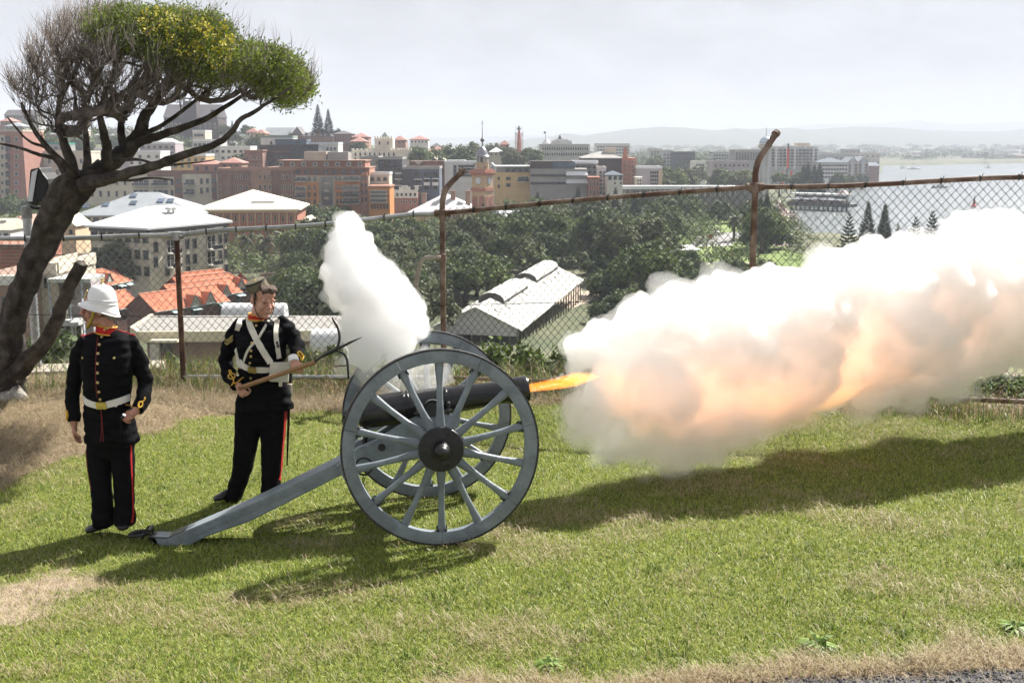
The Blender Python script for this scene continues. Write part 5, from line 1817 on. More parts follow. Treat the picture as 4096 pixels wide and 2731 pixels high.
# tunic
mb = MB()
ts = [(1032, 1270, 42, .02, .062), (1036, 1283, 78, .02, .085), (1040, 1300, 98, .02, .108), (1043, 1330, 104, .0, .142), (1044, 1380, 104, -.02, .162), (1046, 1430, 101, -.02, .164), (1048, 1475, 98, -.01, .158),
	  (1052, 1520, 99, .0, .148), (1056, 1570, 108, .01, .155), (1060, 1620, 117, .02, .165), (1061, 1634, 117, .02, .165)]
loft(mb, [sect(gj, a, b, w_, d_, h_, yaw) for a, b, w_, d_, h_ in ts], 30, 0.9)
mb.tube([gj(972, 1293, .03), gj(955, 1308, .03), gj(922, 1375, .06), gj(903, 1445, .06), gj(915, 1500, -.04), gj(948, 1540, -.15)], [.062, .070, .066, .062, .058, .055], 16)
mb.tube([gj(1112, 1284, .03), gj(1130, 1298, .02), gj(1170, 1345, .01), gj(1188, 1388, -.05), gj(1186, 1418, -.15), gj(1179, 1440, -.22)], [.062, .071, .068, .064, .060, .056], 16)
tun = remeshed(mb, 'tunic', 0.008, serge, 3, gunner)
crumple(tun, 0.022, 9.0, lambda c_: 1.0, 7.0)
D1 = Dress(tun, gg); D2 = Dress(trou, gg)
for a, b in ((1025, 1302), (1008, 1372), (1005, 1403), (1004, 1425), (1000, 1452), (1003, 1512)):
	D1.button(a, b, 0.0125, brass, 'button', tun)
belt = D1.ribbon([(958, 1446), (975, 1465), (1000, 1476), (1030, 1480), (1070, 1480), (1120, 1474)], 0.052, buff_l, 'waist_belt', tun, 0.006)
D1.ribbon([(995, 1476), (1027, 1481)], 0.056, brass, 'belt_buckle', belt, 0.014, 1, False)
D1.ribbon([(996, 1262), (1000, 1300), (1022, 1350), (1050, 1400), (1082, 1452)], 0.056, buff_l, 'cross_belt', tun, 0.011)
D1.ribbon([(1088, 1262), (1060, 1308), (1035, 1350), (1010, 1378), (990, 1405), (976, 1445)], 0.022, buff_l, 'haversack_strap', tun, 0.007)
D1.ribbon([(972, 1266), (958, 1290), (951, 1322)], 0.052, buff_l, 'shoulder_brace', tun, 0.008)
br = D1.ribbon([(1112, 1258), (1108, 1290), (1103, 1330), (1108, 1380), (1116, 1432)], 0.042, buff_l, 'shoulder_brace', tun, 0.009)
if br:
	D1.ribbon([(1103, 1372), (1112, 1371)], 0.03, iron, 'brace_buckle', br, 0.013, 1, False)
	D1.ribbon([(1105, 1385), (1114, 1384)], 0.03, iron, 'brace_buckle', br, 0.013, 1, False)
# frog of the belt at the side, pouch, sergeant's chevrons, cuff knots
D1.ribbon([(942, 1398), (950, 1430), (958, 1470)], 0.055, buff_l, 'side_strap', tun, 0.006)
pc = D1.hit(1120, 1480)
pp = pc[0] if pc else gj(1120, 1480, -.16)
mb = MB()
pr = Matrix.Rotation(radians(10), 3, 'Z') @ Matrix.Rotation(radians(4), 3, 'Y')
mb.box(pp + Vector((0, -.030, -.01)), (.165, .065, .17), pr)
pouch = mb.build('ammunition_pouch', buff_l, gunner, bevel=0.012)
mb = MB(); mb.prism([(-.086, .09), (.086, .09), (.086, 0.01), (.05, -.018), (0, -.026), (-.05, -.018), (-.086, 0.01)], pp + pr @ Vector((0, -.066, -.01)), pr @ Vector((1, 0, 0)), pr @ Vector((0, 0, 1)), .006)
mb.build('pouch_flap', buff_l, pouch, bevel=0.002)
mb = MB(); mb.box(pp + pr @ Vector((.01, -.072, -.075)), (.030, .006, .11), pr)
mb.build('pouch_strap', buff_l, pouch, bevel=0.002)
mb = MB(); mb.lathe([(.006, 0), (.005, .006), (.001, .007)], pp + pr @ Vector((.01, -.075, -.105)), pr @ Vector((0, -1, 0)), 10)
mb.build('pouch_stud', brass, pouch)
for q_ in (0, 9, 18):
	D1.ribbon([(899, 1352 + q_), (907, 1362 + q_ * .9), (931, 1342 + q_)], 0.011, mat('chevron_gold', (0.36, 0.28, 0.10), 0.6, var=0.15, scale=60), 'chevron', tun, 0.003, 0, False)
D1.cord([(926, 1541), (935, 1525), (930, 1508), (918, 1498), (914, 1508), (926, 1516), (940, 1508), (936, 1496), (922, 1494), (916, 1484), (922, 1482), (926, 1494)], 0.0055, gold, 'cuff_knot', tun)
D1.cord([(930, 1532), (945, 1530), (958, 1520), (974, 1509)], 0.0055, gold, 'cuff_knot', tun)
D1.cord([(1152, 1443), (1170, 1425), (1192, 1422), (1206, 1430)], 0.0055, gold, 'cuff_knot', tun)
D1.cord([(1203, 1442), (1198, 1424), (1190, 1412), (1200, 1408), (1206, 1420), (1212, 1436), (1204, 1440), (1214, 1424), (1204, 1412)], 0.0065, gold, 'cuff_knot', tun)
D2.ribbon([(1143, 1640), (1138, 1720), (1131, 1800), (1126, 1870), (1119, 1920)], 0.044, redc, 'trouser_stripe', trou, 0.003, 2)
# white shirt cuff
mb = MB()
w1 = gj(1176, 1444, -.255)
mb.tube([w1 + Vector((-.012, .03, .03)), w1 + Vector((0, -.006, -.006))], .046, 14)
mb.build('shirt_cuff', white_c, tun, smooth=True)
# collar patches
cax = (HM @ Vector((-.1, 0, 1))).normalized() * .5 + Vector((0, 0, .5)); cax.normalize()
cbase = gj(1030, 1273, .0)
mb = MB(); rc = .083
mb.lathe([(rc - .010, 0), (rc, 0), (rc - .004, .044), (rc - .014, .044)], cbase - cax * .006, cax, 32, closed=True)
coll = mb.build('collar', redc, tun, smooth=True)
for h_, r_ in ((0.0, rc + .001), (0.044, rc - .004)):
	mb = MB()
	u = cax.orthogonal().normalized(); w = cax.cross(u)
	mb.tube([cbase - cax * .006 + cax * h_ + (u * cos(t) + w * sin(t)) * r_ for t in [2 * pi * i / 32 for i in range(33)]], .006, 6, caps=False)
	mb.build('collar_braid', gold, coll, smooth='all')
# hair, cap, chin strap
mb = MB()
mb.ell(hq(-.028, 0, .052), (.096, .085, .072), HM, 18, 12)
mb.ell(hq(.040, 0, .078), (.050, .066, .036), HM, 14, 8)
mb.ell(hq(-.060, 0, -.01), (.050, .076, .055), HM, 14, 8)
mb.ell(hq(.048, -.0, .088), (.045, .060, .026), HM, 14, 8)
for t in (1, -1):
	mb.ell(hq(.020, t * .074, .022), (.024, .012, .034), HM, 8, 6)
for i in range(30):
	a = rnd.uniform(-.062, .062)
	mb.tube([hq(.04, a * .9, .112), hq(.078, a, .098 - .2 * abs(a)), hq(.092, a * 1.05, .066 + rnd.uniform(-.012, .01))], [.010, .009, .003], 5)
remeshed(mb, 'hair', .006, brown_hair, 1, body)
mb = MB()
for t in (1, -1):
	mb.tube([hq(.096, t * .014, .019), hq(.097, t * .030, .023), hq(.086, t * .044, .018)], [.0025, .0032, .002], 6)
mb.build('eyebrows', mat('light_brow', (0.14, 0.075, 0.045), 0.8), body, smooth='all')
capm = mat('khaki_cap', (0.10, 0.085, 0.05), 0.85, c2=(0.16, 0.14, 0.09), scale=30, bump=0.3, bscale=80)
cu = (hu * .80 + hl * -.40 + hf * -.18).normalized()
cu = (Vector((-0.34, -0.15, 0.92))).normalized()
cc = hc + Vector((-.040, .0, .096))
mb = MB()
mb.lathe([(.090, -.018), (.093, .0), (.091, .056), (.087, .067), (.076, .072), (.001, .072)], cc, cu, 36)
cap = mb.build('pillbox_cap', capm, gunner, smooth=True)
mb = MB()
mb.lathe([(.0905, .052), (.0945, .053), (.0925, .066), (.0885, .067)], cc, cu, 36, closed=True)
mb.build('cap_band', mat('cap_black', (0.02, 0.02, 0.021), 0.8), cap, smooth=True)
mb = MB(); mb.lathe([(.016, .0715), (.014, .080), (.006, .085), (.001, .086)], cc, cu, 14)
mb.build('cap_button', brass, cap, smooth=True)
mb = MB()
mb.tube(catmull([hq(.030, -.080, .06), hq(.034, -.078, -.02), hq(.045, -.066, -.08), hq(.066, -.036, -.122), hq(.076, 0, -.130), hq(.066, .036, -.122), hq(.045, .066, -.08), hq(.034, .078, -.0)], 5), .0035, 6)
mb.build('chin_strap', shoe_m, cap, smooth='all')
# boots
mb = MB(); shoe(mb, gj(925, 1988, .05), gj(858, 2004, -.06), 1.0)
mb.build('boot', shoe_m, gunner, smooth='all')
mb = MB(); shoe(mb, gj(1085, 2012, .12), gj(1075, 2035, -.08), 1.0)
mb.build('boot', shoe_m, gunner, smooth='all')
# sheathed bayonet at the hip
mb = MB()
a_ = gj(1158, 1560, .08); b_ = gj(1148, 1862, .10)
mb.tube([a_, (a_ * .3 + b_ * .7), b_], [.014, .010, .006], 8)
bay = mb.build('bayonet_scabbard', shoe_m, gunner, smooth=True)
mb = MB(); mb.tube([gj(1160, 1536, .06), gj(1161, 1590, .07)], .020, 8, flat=.6)
mb.build('scabbard_frog', buff_l, bay, smooth=True)
mb = MB(); mb.tube([gj(1163, 1490, .05), gj(1160, 1530, .06)], .014, 8)
mb.build('bayonet_grip', iron, bay, smooth=True)
# ---------------------------------------------------------------- linstock: staff, spike and two curved arms
wood = mat('ash_wood', (0.21, 0.105, 0.045), 0.5, c2=(0.33, 0.19, 0.09), scale=5, detail=6, stretch=(1, 1, 1), bump=0.1)
so = gg + (SA + SB) / 2
lin = empty('linstock', so, 0, 'wooden gunner\'s staff with black iron spike and two curved prongs', 'linstock')
def lj(px, py, dy):
	return P(px, py, GY + dy) - so
mb = MB()
mb.tube([gg + SA - so, gg + SB - so - sdir * .02], [.020, .019], 12)
mb.lathe([(.019, -.02), (.021, .01), (.016, .03), (.009, .04)], gg + SB - so - sdir * .01, sdir, 12)
mb.build('staff', wood, lin, smooth=True)
mb = MB()
mb.tube([lj(1247, 1453, -.36), lj(1290, 1425, -.385), lj(1310, 1414, -.395), lj(1335, 1403, -.41), lj(1352, 1394, -.42)], [.008, .010, .018, .019, .012], 8)
mb.tube([lj(1345, 1398, -.415), lj(1400, 1370, -.44), lj(1446, 1349, -.46)], [.012, .010, .003], 8, flat=.7)
mb.build('iron_spike', iron, lin, smooth=True)
mb = MB()
mb.tube(catmull([lj(1338, 1402, -.41), lj(1353, 1380, -.41), lj(1358, 1345, -.41), lj(1350, 1310, -.41), lj(1335, 1285, -.41), lj(1328, 1268, -.41)], 4), lerp_list([.010, .011, .011, .010, .008, .005], 4), 8)
mb.build('curved_prong', iron, lin, smooth=True)
mb = MB()
mb.tube(catmull([lj(1342, 1404, -.41), lj(1370, 1412, -.42), lj(1386, 1432, -.43), lj(1391, 1465, -.43), lj(1393, 1500, -.43), lj(1394, 1516, -.43)], 4), lerp_list([.010, .011, .011, .010, .009, .008], 4), 8)
mb.build('curved_prong', iron, lin, smooth=True)
mb = MB(); mb.tube([lj(1388, 1462, -.43), lj(1360, 1463, -.43), lj(1336, 1466, -.43)], .006, 6)
mb.build('slow_match', mat('match_cord', (0.16, 0.12, 0.08), 0.9), lin)
# ================================================================ CITY
WM = {}
def wall(name, c, c2=None, scale=0.35, rough=0.85, var=0.10, brick=False):
	if name in WM:
		return WM[name]
	m = mat('wall_' + name, c, rough, c2=c2, var=var, scale=scale, detail=7, bump=0.0)
	WM[name] = m
	return m
w_pink = wall('pink_brick', (0.30, 0.15, 0.115)); w_beige = wall('beige', (0.42, 0.36, 0.29)); w_cream = wall('cream', (0.52, 0.47, 0.385))
w_brown = wall('brown_brick', (0.165, 0.085, 0.062), (0.23, 0.13, 0.10)); w_lbrick = wall('light_brick', (0.30, 0.18, 0.13))
w_dark = wall('dark_brick', (0.06, 0.045, 0.042)); w_char = wall('charcoal', (0.055, 0.058, 0.065)); w_blue = wall('blue_grey', (0.09, 0.11, 0.14))
w_orange = wall('orange_render', (0.46, 0.19, 0.055)); w_terra = wall('terracotta', (0.34, 0.165, 0.11)); w_white = wall('white', (0.62, 0.60, 0.57))
w_castle = wall('castle_white', (0.66, 0.60, 0.52)); w_sand = wall('sandstone', (0.40, 0.28, 0.16), (0.48, 0.35, 0.22)); w_grey = wall('grey_render', (0.27, 0.26, 0.25))
w_lgrey = wall('light_grey', (0.42, 0.42, 0.41)); w_yel = wall('yellow_render', (0.50, 0.36, 0.16)); w_red = wall('red_brick', (0.26, 0.10, 0.07), (0.33, 0.15, 0.11))
w_redst = wall('red_stone', (0.36, 0.15, 0.10)); w_lilac = wall('lilac', (0.38, 0.33, 0.35))
r_white = mat('roof_white', (0.60, 0.605, 0.62), 0.5, var=0.04, scale=0.3, spec=0.4); r_cream = mat('roof_cream', (0.68, 0.62, 0.49), 0.55, var=0.05, scale=0.3)
r_grey = mat('roof_grey', (0.27, 0.29, 0.31), 0.5, var=0.08, scale=0.4); r_slate = mat('roof_slate', (0.10, 0.09, 0.095), 0.6, var=0.15, scale=0.5)
r_tile = mat('roof_tile_far', (0.33, 0.17, 0.14), 0.8, var=0.15, scale=0.8); r_green = mat('roof_green', (0.20, 0.26, 0.22), 0.7, var=0.1, scale=0.6)
r_teal = mat('roof_teal', (0.03, 0.22, 0.17), 0.7, var=0.1, scale=0.6)
glass = mat('window_glass', (0.018, 0.021, 0.027), 0.12, var=0.5, scale=0.4, spec=0.6, obj_rand=0.6)
glass_b = mat('window_glass_blue', (0.06, 0.085, 0.12), 0.12, var=0.4, scale=0.4, spec=0.6, obj_rand=0.5)
fr_w = mat('frame_pale', (0.48, 0.46, 0.42), 0.6, var=0.05); fr_d = mat('frame_dark', (0.08, 0.075, 0.07), 0.6, var=0.1); fr_t = mat('frame_tan', (0.46, 0.36, 0.26), 0.7, var=0.1)
WIN = {}
def win_mesh(w, h, style):
	"""window facing -y: recessed pane inside a frame with a sill; styles: p pale, d dark, t tan, a arched, b balcony with rail, g glass strip"""
	key = (round(w, 2), round(h, 2), style)
	if key in WIN:
		return WIN[key]
	mb_ = MB()
	f = {'p': fr_w, 'd': fr_d, 't': fr_t, 'a': fr_t, 'b': fr_w, 'g': fr_d}[style[0]]
	t = min(0.16, 0.13 * w)
	dp = 0.22
	for x in (-1, 1):
		mb_.box((x * (w / 2 - t / 2), -dp / 2 + .05, 0), (t, dp, h), mi=1)
	mb_.box((0, -dp / 2 + .05, h / 2 - t / 2), (w - 2 * t, dp, t), mi=1)
	mb_.box((0, -dp / 2 + .02, -h / 2), (w + .25, dp + .12, t * .9), mi=1)
	if style[0] == 'a':
		k = 7
		vs_ = [(-(w / 2 - t), -.02, h / 2 - t - .001)]
		pts = []
		for i in range(k + 1):
			a = pi - pi * i / k
			pts.append((cos(a) * w * .5, sin(a) * w * .42 + h / 2 - .02))
		mb_.prism(pts, (0, -.02, 0), (1, 0, 0), (0, 0, 1), .12, mi=0)
		pts2 = [(x * 1.28, (z - h / 2) * 1.3 + h / 2) for x, z in pts] + [(x, z) for x, z in pts[::-1]]
		for i in range(k):
			q = [pts2[i], pts2[i + 1], pts[i + 1], pts[i]]
			mb_.prism(q, (0, -.06, 0), (1, 0, 0), (0, 0, 1), .2, mi=1)
	mb_.quad((-w / 2, -.03, -h / 2), (w / 2, -.03, -h / 2), (w / 2, -.03, h / 2), (-w / 2, -.03, h / 2), mi=0)
	if 'm' in style:
		mb_.box((0, -.06, 0), (t * .6, .1, h - t), mi=1)
	if 'x' in style:
		mb_.box((0, -.06, 0), (w - 2 * t, .1, t * .5), mi=1)
	if style[0] == 'b':
		n_ = max(2, int(w / 1.6))
		for i in range(1, n_):
			mb_.box((-w / 2 + w * i / n_, -.08, 0), (t * .7, .14, h - t), mi=1)
		mb_.box((0, -.95, -h / 2 - .05), (w + .3, 1.8, .2), mi=1)
		mb_.box((0, -1.8, -h / 2 + 1.0), (w + .3, .07, .07), mi=1)
		mb_.box((0, -1.82, -h / 2 + .45), (w + .2, .03, .75), mi=0)
	WIN[key] = mb_.mesh('window', [glass_b if 'B' in style else glass, f])
	return WIN[key]
class Bld:
	"""a building whose lit front stands where the photo shows it"""
	def __init__(s, name, label, cat, x0, x1, yt, Y, wm, depth=16, yaw=0.0, group=None, cornice=None, roof=None, rm=None, rise=None, base=None, eave=0.5):
		a = P(x0, yt, Y); o = a.copy()
		s.yaw = yaw
		d = Vector((cos(yaw), sin(yaw), 0)); n = Vector((sin(yaw), -cos(yaw), 0))
		s.d, s.n = d, n
		# right corner on the facade plane
		ray = P(x1, yt, 100) - CAMP
		t = (o - CAMP).dot(n) / ray.dot(n)
		b = CAMP + ray * t
		s.w = (b - a).dot(d)
		s.top = a.z
		mid = a + d * s.w / 2 - n * depth / 2
		gz = min(tz(mid.x, mid.y), tz(a.x, a.y), tz(b.x, b.y)) if base is None else base
		s.o = Vector((a.x, a.y, gz))
		s.h = s.top - gz
		s.depth = depth
		s.e = empty(name, s.o, yaw, label, cat, group)
		mb_ = MB(); mb_.box((s.w / 2, depth / 2, s.h / 2 - .5), (s.w, depth, s.h + 1))
		s.wall = mb_.build('wall', wm, s.e)
		s.bl = []
		if cornice:
			mb_ = MB(); mb_.box((s.w / 2, depth / 2, s.h + .15), (s.w + .7, depth + .7, .45))
			mb_.build('cornice', cornice, s.e)
		if roof:
			s.roof(roof, rm, rise, eave)
	def uv(s, px, py):
		ray = P(px, py, 100) - CAMP
		t = (s.o - CAMP).dot(s.n) / ray.dot(s.n)
		q = CAMP + ray * t - s.o
		return q.dot(s.d), q.z
	def roof(s, kind, rm, rise, ev=0.5):
		w, dp, h = s.w, s.depth, s.h
		mb_ = MB()
		x0, x1, y0, y1 = -ev, w + ev, -ev, dp + ev
		z0 = h; z1 = h + (rise or 0)
		if kind == 'hip':
			k = min(dp, w) / 2 + ev
			if w >= dp:
				r0, r1 = (x0 + k, dp / 2), (x1 - k, dp / 2)
			else:
				r0, r1 = (w / 2, y0 + k), (w / 2, y1 - k)
			vs_ = [(x0, y0, z0), (x1, y0, z0), (x1, y1, z0), (x0, y1, z0), (*r0, z1), (*r1, z1), (x0, y0, z0 - .3), (x1, y0, z0 - .3), (x1, y1, z0 - .3), (x0, y1, z0 - .3)]
			fs_ = [(0, 1, 5, 4), (2, 3, 4, 5), (1, 2, 5), (3, 0, 4)] if w >= dp else [(0, 1, 4), (2, 3, 5), (1, 2, 5, 4), (3, 0, 4, 5)]
			fs_ += [(0, 6, 7, 1), (1, 7, 8, 2), (2, 8, 9, 3), (3, 9, 6, 0), (9, 8, 7, 6)]
		elif kind == 'gable':      # ridge along the front
			vs_ = [(x0, y0, z0), (x1, y0, z0), (x1, y1, z0), (x0, y1, z0), (x0, dp / 2, z1), (x1, dp / 2, z1)]
			fs_ = [(0, 1, 5, 4), (2, 3, 4, 5), (1, 2, 5), (3, 0, 4), (3, 2, 1, 0)]
		elif kind == 'gable_y':    # ridge runs back
			vs_ = [(x0, y0, z0), (x1, y0, z0), (x1, y1, z0), (x0, y1, z0), (w / 2, y0, z1), (w / 2, y1, z1)]
			fs_ = [(0, 1, 4), (2, 3, 5), (1, 2, 5, 4), (3, 0, 4, 5), (3, 2, 1, 0)]
		elif kind == 'pyr':
			vs_ = [(x0, y0, z0), (x1, y0, z0), (x1, y1, z0), (x0, y1, z0), (w / 2, dp / 2, z1)]
			fs_ = [(0, 1, 4), (1, 2, 4), (2, 3, 4), (3, 0, 4), (3, 2, 1, 0)]
		else:                      # flat with parapet
			mb_.box((w / 2, dp / 2, z0 + .06), (w - .6, dp - .6, .12))
			vs_ = []; fs_ = []
			for cx_, cy2, sx_, sy_ in ((w / 2, -.02, w + .1, .3), (w / 2, dp + .02, w + .1, .3), (-.02, dp / 2, .3, dp - .3), (w + .02, dp / 2, .3, dp - .3)):
				mb_.box((cx_, cy2, z0 + .4), (sx_, sy_, .9))
		if vs_:
			mb_.add(vs_, fs_)
		s.r = mb_.build('roof', rm, s.e)
		return s.r
	def win(s, x0, x1, y0, y1, cols, rows, ww, wh, style='p', skip=()):
		"""grid of windows: centres from (x0, y0) to (x1, y1) in photo pixels, size in pixels"""
		for r_ in range(rows):
			for c_ in range(cols):
				if (r_, c_) in skip:
					continue
				px_ = x0 + (x1 - x0) * (c_ / (cols - 1) if cols > 1 else 0)
				py_ = y0 + (y1 - y0) * (r_ / (rows - 1) if rows > 1 else 0)
				u, z = s.uv(px_, py_)
				sc_ = s.o.y / F
				pd = max([0.0] + [pr for (a, b_, c, d, pr) in s.bl if a - 1 <= px_ <= b_ + 1 and c - 1 <= py_ <= d + 1])
				obj_of('window', win_mesh(ww * sc_, wh * sc_, style), s.e, (u, -.03 - pd, z))
		return s
	def block(s, name, x0, x1, y0, y1, m, proud=0.4, back=0.0, dp=None):
		"""a box standing proud of the front"""
		u0, z1 = s.uv(x0, y0); u1, z0 = s.uv(x1, y1)
		if dp is None:
			dp = proud + .3
		mb_ = MB(); mb_.box(((u0 + u1) / 2, -proud + dp / 2 + back, (z0 + z1) / 2), (u1 - u0, dp, z1 - z0))
		s.bl.append((x0, x1, y0, y1, max(0.0, proud)))
		return mb_.build(name, m, s.e)
	def ribs(s, name, x0, x1, y0, y1, n_, m, wpx, proud=0.3):
		for i in range(n_):
			x = x0 + (x1 - x0) * (i / (n_ - 1) if n_ > 1 else 0)
			s.block(name, x - wpx / 2, x + wpx / 2, y0, y1, m, proud)
	def merlons(s, x0, x1, y0, y1, n_, m, wpx):
		for i in range(n_):
			x = x0 + (x1 - x0) * (i / (n_ - 1))
			s.block('merlon', x - wpx / 2, x + wpx / 2, y0, y1, m, .3, dp=1.0)
def cat_b():
	return 'building'
# ---- far-left hillside blocks
b = Bld('apartment_block', 'tall pink brick apartment block with beige bays at the left edge', 'building', -60, 89, 527, 480, w_pink, 22, roof='flat', rm=w_beige)
b.block('bay', -10, 42, 540, 812, w_beige, .5)
b.win(12, 12, 557, 800, 1, 8, 13, 16, 'p'); b.win(66, 66, 557, 800, 1, 8, 14, 17, 'p'); b.win(32, 32, 557, 800, 1, 8, 15, 22, 'd')
b = Bld('office_block', 'cream stone block with paired tall windows behind the tree', 'building', 90, 335, 612, 500, w_cream, 20, roof='flat', rm=w_cream)
b.block('string_course', 86, 336, 655, 660, fr_w, .5)
b.win(103, 325, 645, 645, 8, 1, 14, 20, 'pm'); b.win(103, 325, 688, 795, 8, 4, 15, 21, 'pm')
b = Bld('office_block', 'plain cream block with narrow dark windows above the grey roof', 'building', 335, 529, 690, 470, w_cream, 18, roof='flat', rm=w_beige)
b.win(370, 500, 728, 775, 5, 2, 9, 22, 'd')
b = Bld('apartment_block', 'cream balcony flats with red brick columns below the long branch', 'building', 529, 868, 695, 430, w_cream, 18, roof='flat', rm=w_brown)
b.block('brick_column', 697, 731, 692, 800, w_brown, .5); b.block('brick_column', 846, 868, 692, 800, w_brown, .5); b.block('brick_band', 590, 697, 697, 706, w_brown, .45)
b.win(565, 642, 730, 770, 2, 2, 62, 23, 'b'); b.win(689, 689, 730, 770, 1, 2, 11, 20, 'd'); b.win(714, 714, 725, 762, 1, 2, 20, 16, 'dB')
b.win(760, 760, 728, 766, 1, 2, 38, 23, 'b'); b.win(806, 806, 725, 762, 1, 2, 10, 22, 'd'); b.win(830, 830, 724, 760, 1, 2, 15, 22, 'p'); b.win(857, 857, 722, 758, 1, 2, 18, 14, 'dB')
b = Bld('apartment_block', 'wide brown brick warehouse flats with bays and small windows', 'building', 868, 1182, 682, 415, w_brown, 20, roof='flat', rm=w_lbrick)
b.block('bay', 1005, 1092, 682, 860, w_lbrick, .8); b.block('bay', 1122, 1178, 682, 860, w_brown, .8); b.block('bay', 900, 932, 684, 860, w_brown, .6)
for x0, x1 in ((946, 988), (1042, 1082), (1132, 1168)):
	b.win(x0, x1, 707, 830, 3, 4, 10, 19, 't')
b.win(880, 880, 705, 790, 1, 3, 10, 16, 't')
for lab, x0, x1, yt, x in (('low brick pavilion with pale hipped roof left of its twin', 772, 881, 657, 16), ('low brick pavilion with pale hipped roof right of its twin', 882, 966, 651, 17)):
	b = Bld('brick_pavilion', lab, 'building', x0, x1, yt, 440, w_lbrick, 10, roof='hip', rm=r_tile, rise=1.9)
	b.win(x0 + 18, x1 - 18, yt + 17, yt + 17, 3, 1, 12, 16, 'd')
b = Bld('brick_tower', 'square brown brick block with cornice beside the dark facade', 'building', 977, 1049, 604, 470, w_brown, 12, cornice=w_lbrick)
b.win(990, 1036, 632, 662, 4, 2, 8, 14, 't')
b = Bld('office_block', 'dark brown brick block below the hilltop school', 'building', 1040, 1161, 588, 480, w_dark, 18, roof='flat', rm=w_dark)
b.block('string_course', 1038, 1161, 606, 610, w_brown, .4); b.win(1060, 1145, 625, 655, 5, 2, 12, 14, 'd')
b = Bld('office_block', 'charcoal louvred box beside the dark brown block', 'building', 1161, 1273, 586, 478, w_char, 18, roof='flat', rm=w_char)
b.ribs('louvre', 1166, 1268, 588, 660, 16, w_blue, 2.4, .25)
b = Bld('rooftop_plant', 'white rooftop storey with green cap above the dark brown block', 'building', 1042, 1170, 551, 500, w_white, 12, roof='flat', rm=r_green)
b.win(1085, 1140, 572, 572, 2, 1, 8, 12, 'd')
b = Bld('rooftop_plant', 'navy blue rooftop plant room above the louvred box', 'building', 1101, 1225, 565, 492, w_blue, 10, roof='flat', rm=w_blue)
b = Bld('office_block', 'low white glazed penthouse right of the louvred box', 'building', 1225, 1352, 577, 500, w_white, 14, roof='flat', rm=r_white)
b.win(1280, 1340, 595, 612, 5, 2, 10, 12, 'pB')
# ---- orange apartments
b = Bld('apartment_block', 'orange and beige balcony apartment block in the middle distance', 'building', 1182, 1474, 702, 380, w_beige, 20)
b.block('orange_panel', 1182, 1278, 730, 860, w_orange, .45); b.block('orange_panel', 1340, 1446, 726, 860, w_orange, .45); b.block('terracotta_strip', 1446, 1474, 690, 860, w_terra, .6)
b.block('upper_storey', 1176, 1476, 673, 702, w_terra, -.8, dp=16); b.block('roof_slab', 1065, 1478, 669, 673, w_lbrick, .9, dp=19)
b.block('penthouse', 1112, 1457, 645, 669, w_terra, -2.0, dp=14); b.block('roof_slab', 1106, 1462, 641, 645, w_lbrick, -.6, dp=16)
b.block('plant_room', 1207, 1297, 607, 641, w_beige, -4.0, dp=8); b.block('plant_room', 1302, 1386, 609, 641, w_grey, -4.0, dp=8)
b.block('glass_bay', 1285, 1330, 708, 820, glass_b, .5); b.ribs('bay_mullion', 1286, 1329, 708, 820, 4, w_blue, 3, .8)
b.block('bay_panel', 1298, 1318, 728, 738, w_beige, .7); b.block('bay_panel', 1298, 1318, 758, 768, w_beige, .7); b.block('bay_panel', 1298, 1318, 788, 798, w_beige, .7)
b.win(1204, 1204, 716, 716, 1, 1, 42, 17, 'b'); b.win(1204, 1204, 754, 808, 1, 3, 42, 20, 'b'); b.win(1238, 1260, 715, 715, 2, 1, 10, 16, 'd'); b.win(1238, 1260, 749, 806, 2, 3, 10, 17, 'd')
b.win(1345, 1360, 714, 714, 2, 1, 8, 14, 'd'); b.win(1350, 1364, 748, 748, 2, 1, 8, 16, 'd'); b.win(1350, 1364, 776, 804, 2, 2, 8, 16, 'd')
b.win(1405, 1405, 714, 714, 1, 1, 64, 18, 'b'); b.win(1405, 1405, 750, 804, 1, 3, 66, 20, 'b'); b.win(1450, 1465, 712, 796, 2, 4, 7, 16, 'd')
b.win(1190, 1450, 688, 688, 8, 1, 20, 14, 'd'); b.win(1125, 1440, 657, 657, 8, 1, 16, 14, 'p')
b = Bld('apartment_block', 'small orange end block with glazed balconies and low square windows', 'building', 1474, 1558, 748, 372, w_orange, 14, cornice=w_terra)
b.win(1515, 1515, 768, 801, 1, 3, 62, 14, 'b'); b.win(1487, 1549, 826, 826, 6, 1, 6, 18, 'd')
b = Bld('apartment_block', 'stepped cream terrace block behind the orange end block', 'building', 1474, 1556, 700, 385, w_cream, 10, roof='flat', rm=r_white)
b.win(1490, 1540, 716, 716, 3, 1, 14, 14, 'd')
# ---- dark modern flats
b = Bld('apartment_block', 'black balcony tower with thin white slabs', 'building', 1512, 1608, 638, 432, w_char, 16, roof='flat', rm=w_grey)
for y in (692, 716, 741):
	b.block('balcony_slab', 1522, 1552, y, y + 6, w_white, 1.2); b.block('balcony_slab', 1580, 1608, y - 2, y + 4, w_white, 1.2)
b.win(1537, 1537, 652, 730, 1, 4, 24, 16, 'd'); b.win(1593, 1593, 652, 730, 1, 4, 22, 16, 'd'); b.win(1565, 1565, 655, 730, 1, 4, 12, 18, 'dB')
b = Bld('apartment_block', 'grey concrete flank joined to the black balcony tower', 'building', 1440, 1512, 634, 434, w_grey, 16, roof='flat', rm=w_grey)
b.win(1505, 1505, 648, 730, 1, 4, 8, 12, 'p')
b = Bld('apartment_block', 'dark grey flats with square white balcony fronts', 'building', 1610, 1757, 676, 420, w_blue, 16, roof='flat', rm=w_grey)
b.block('dark_flank', 1610, 1655, 678, 800, w_char, .5)
b.win(1672, 1740, 697, 752, 3, 3, 20, 15, 'd')
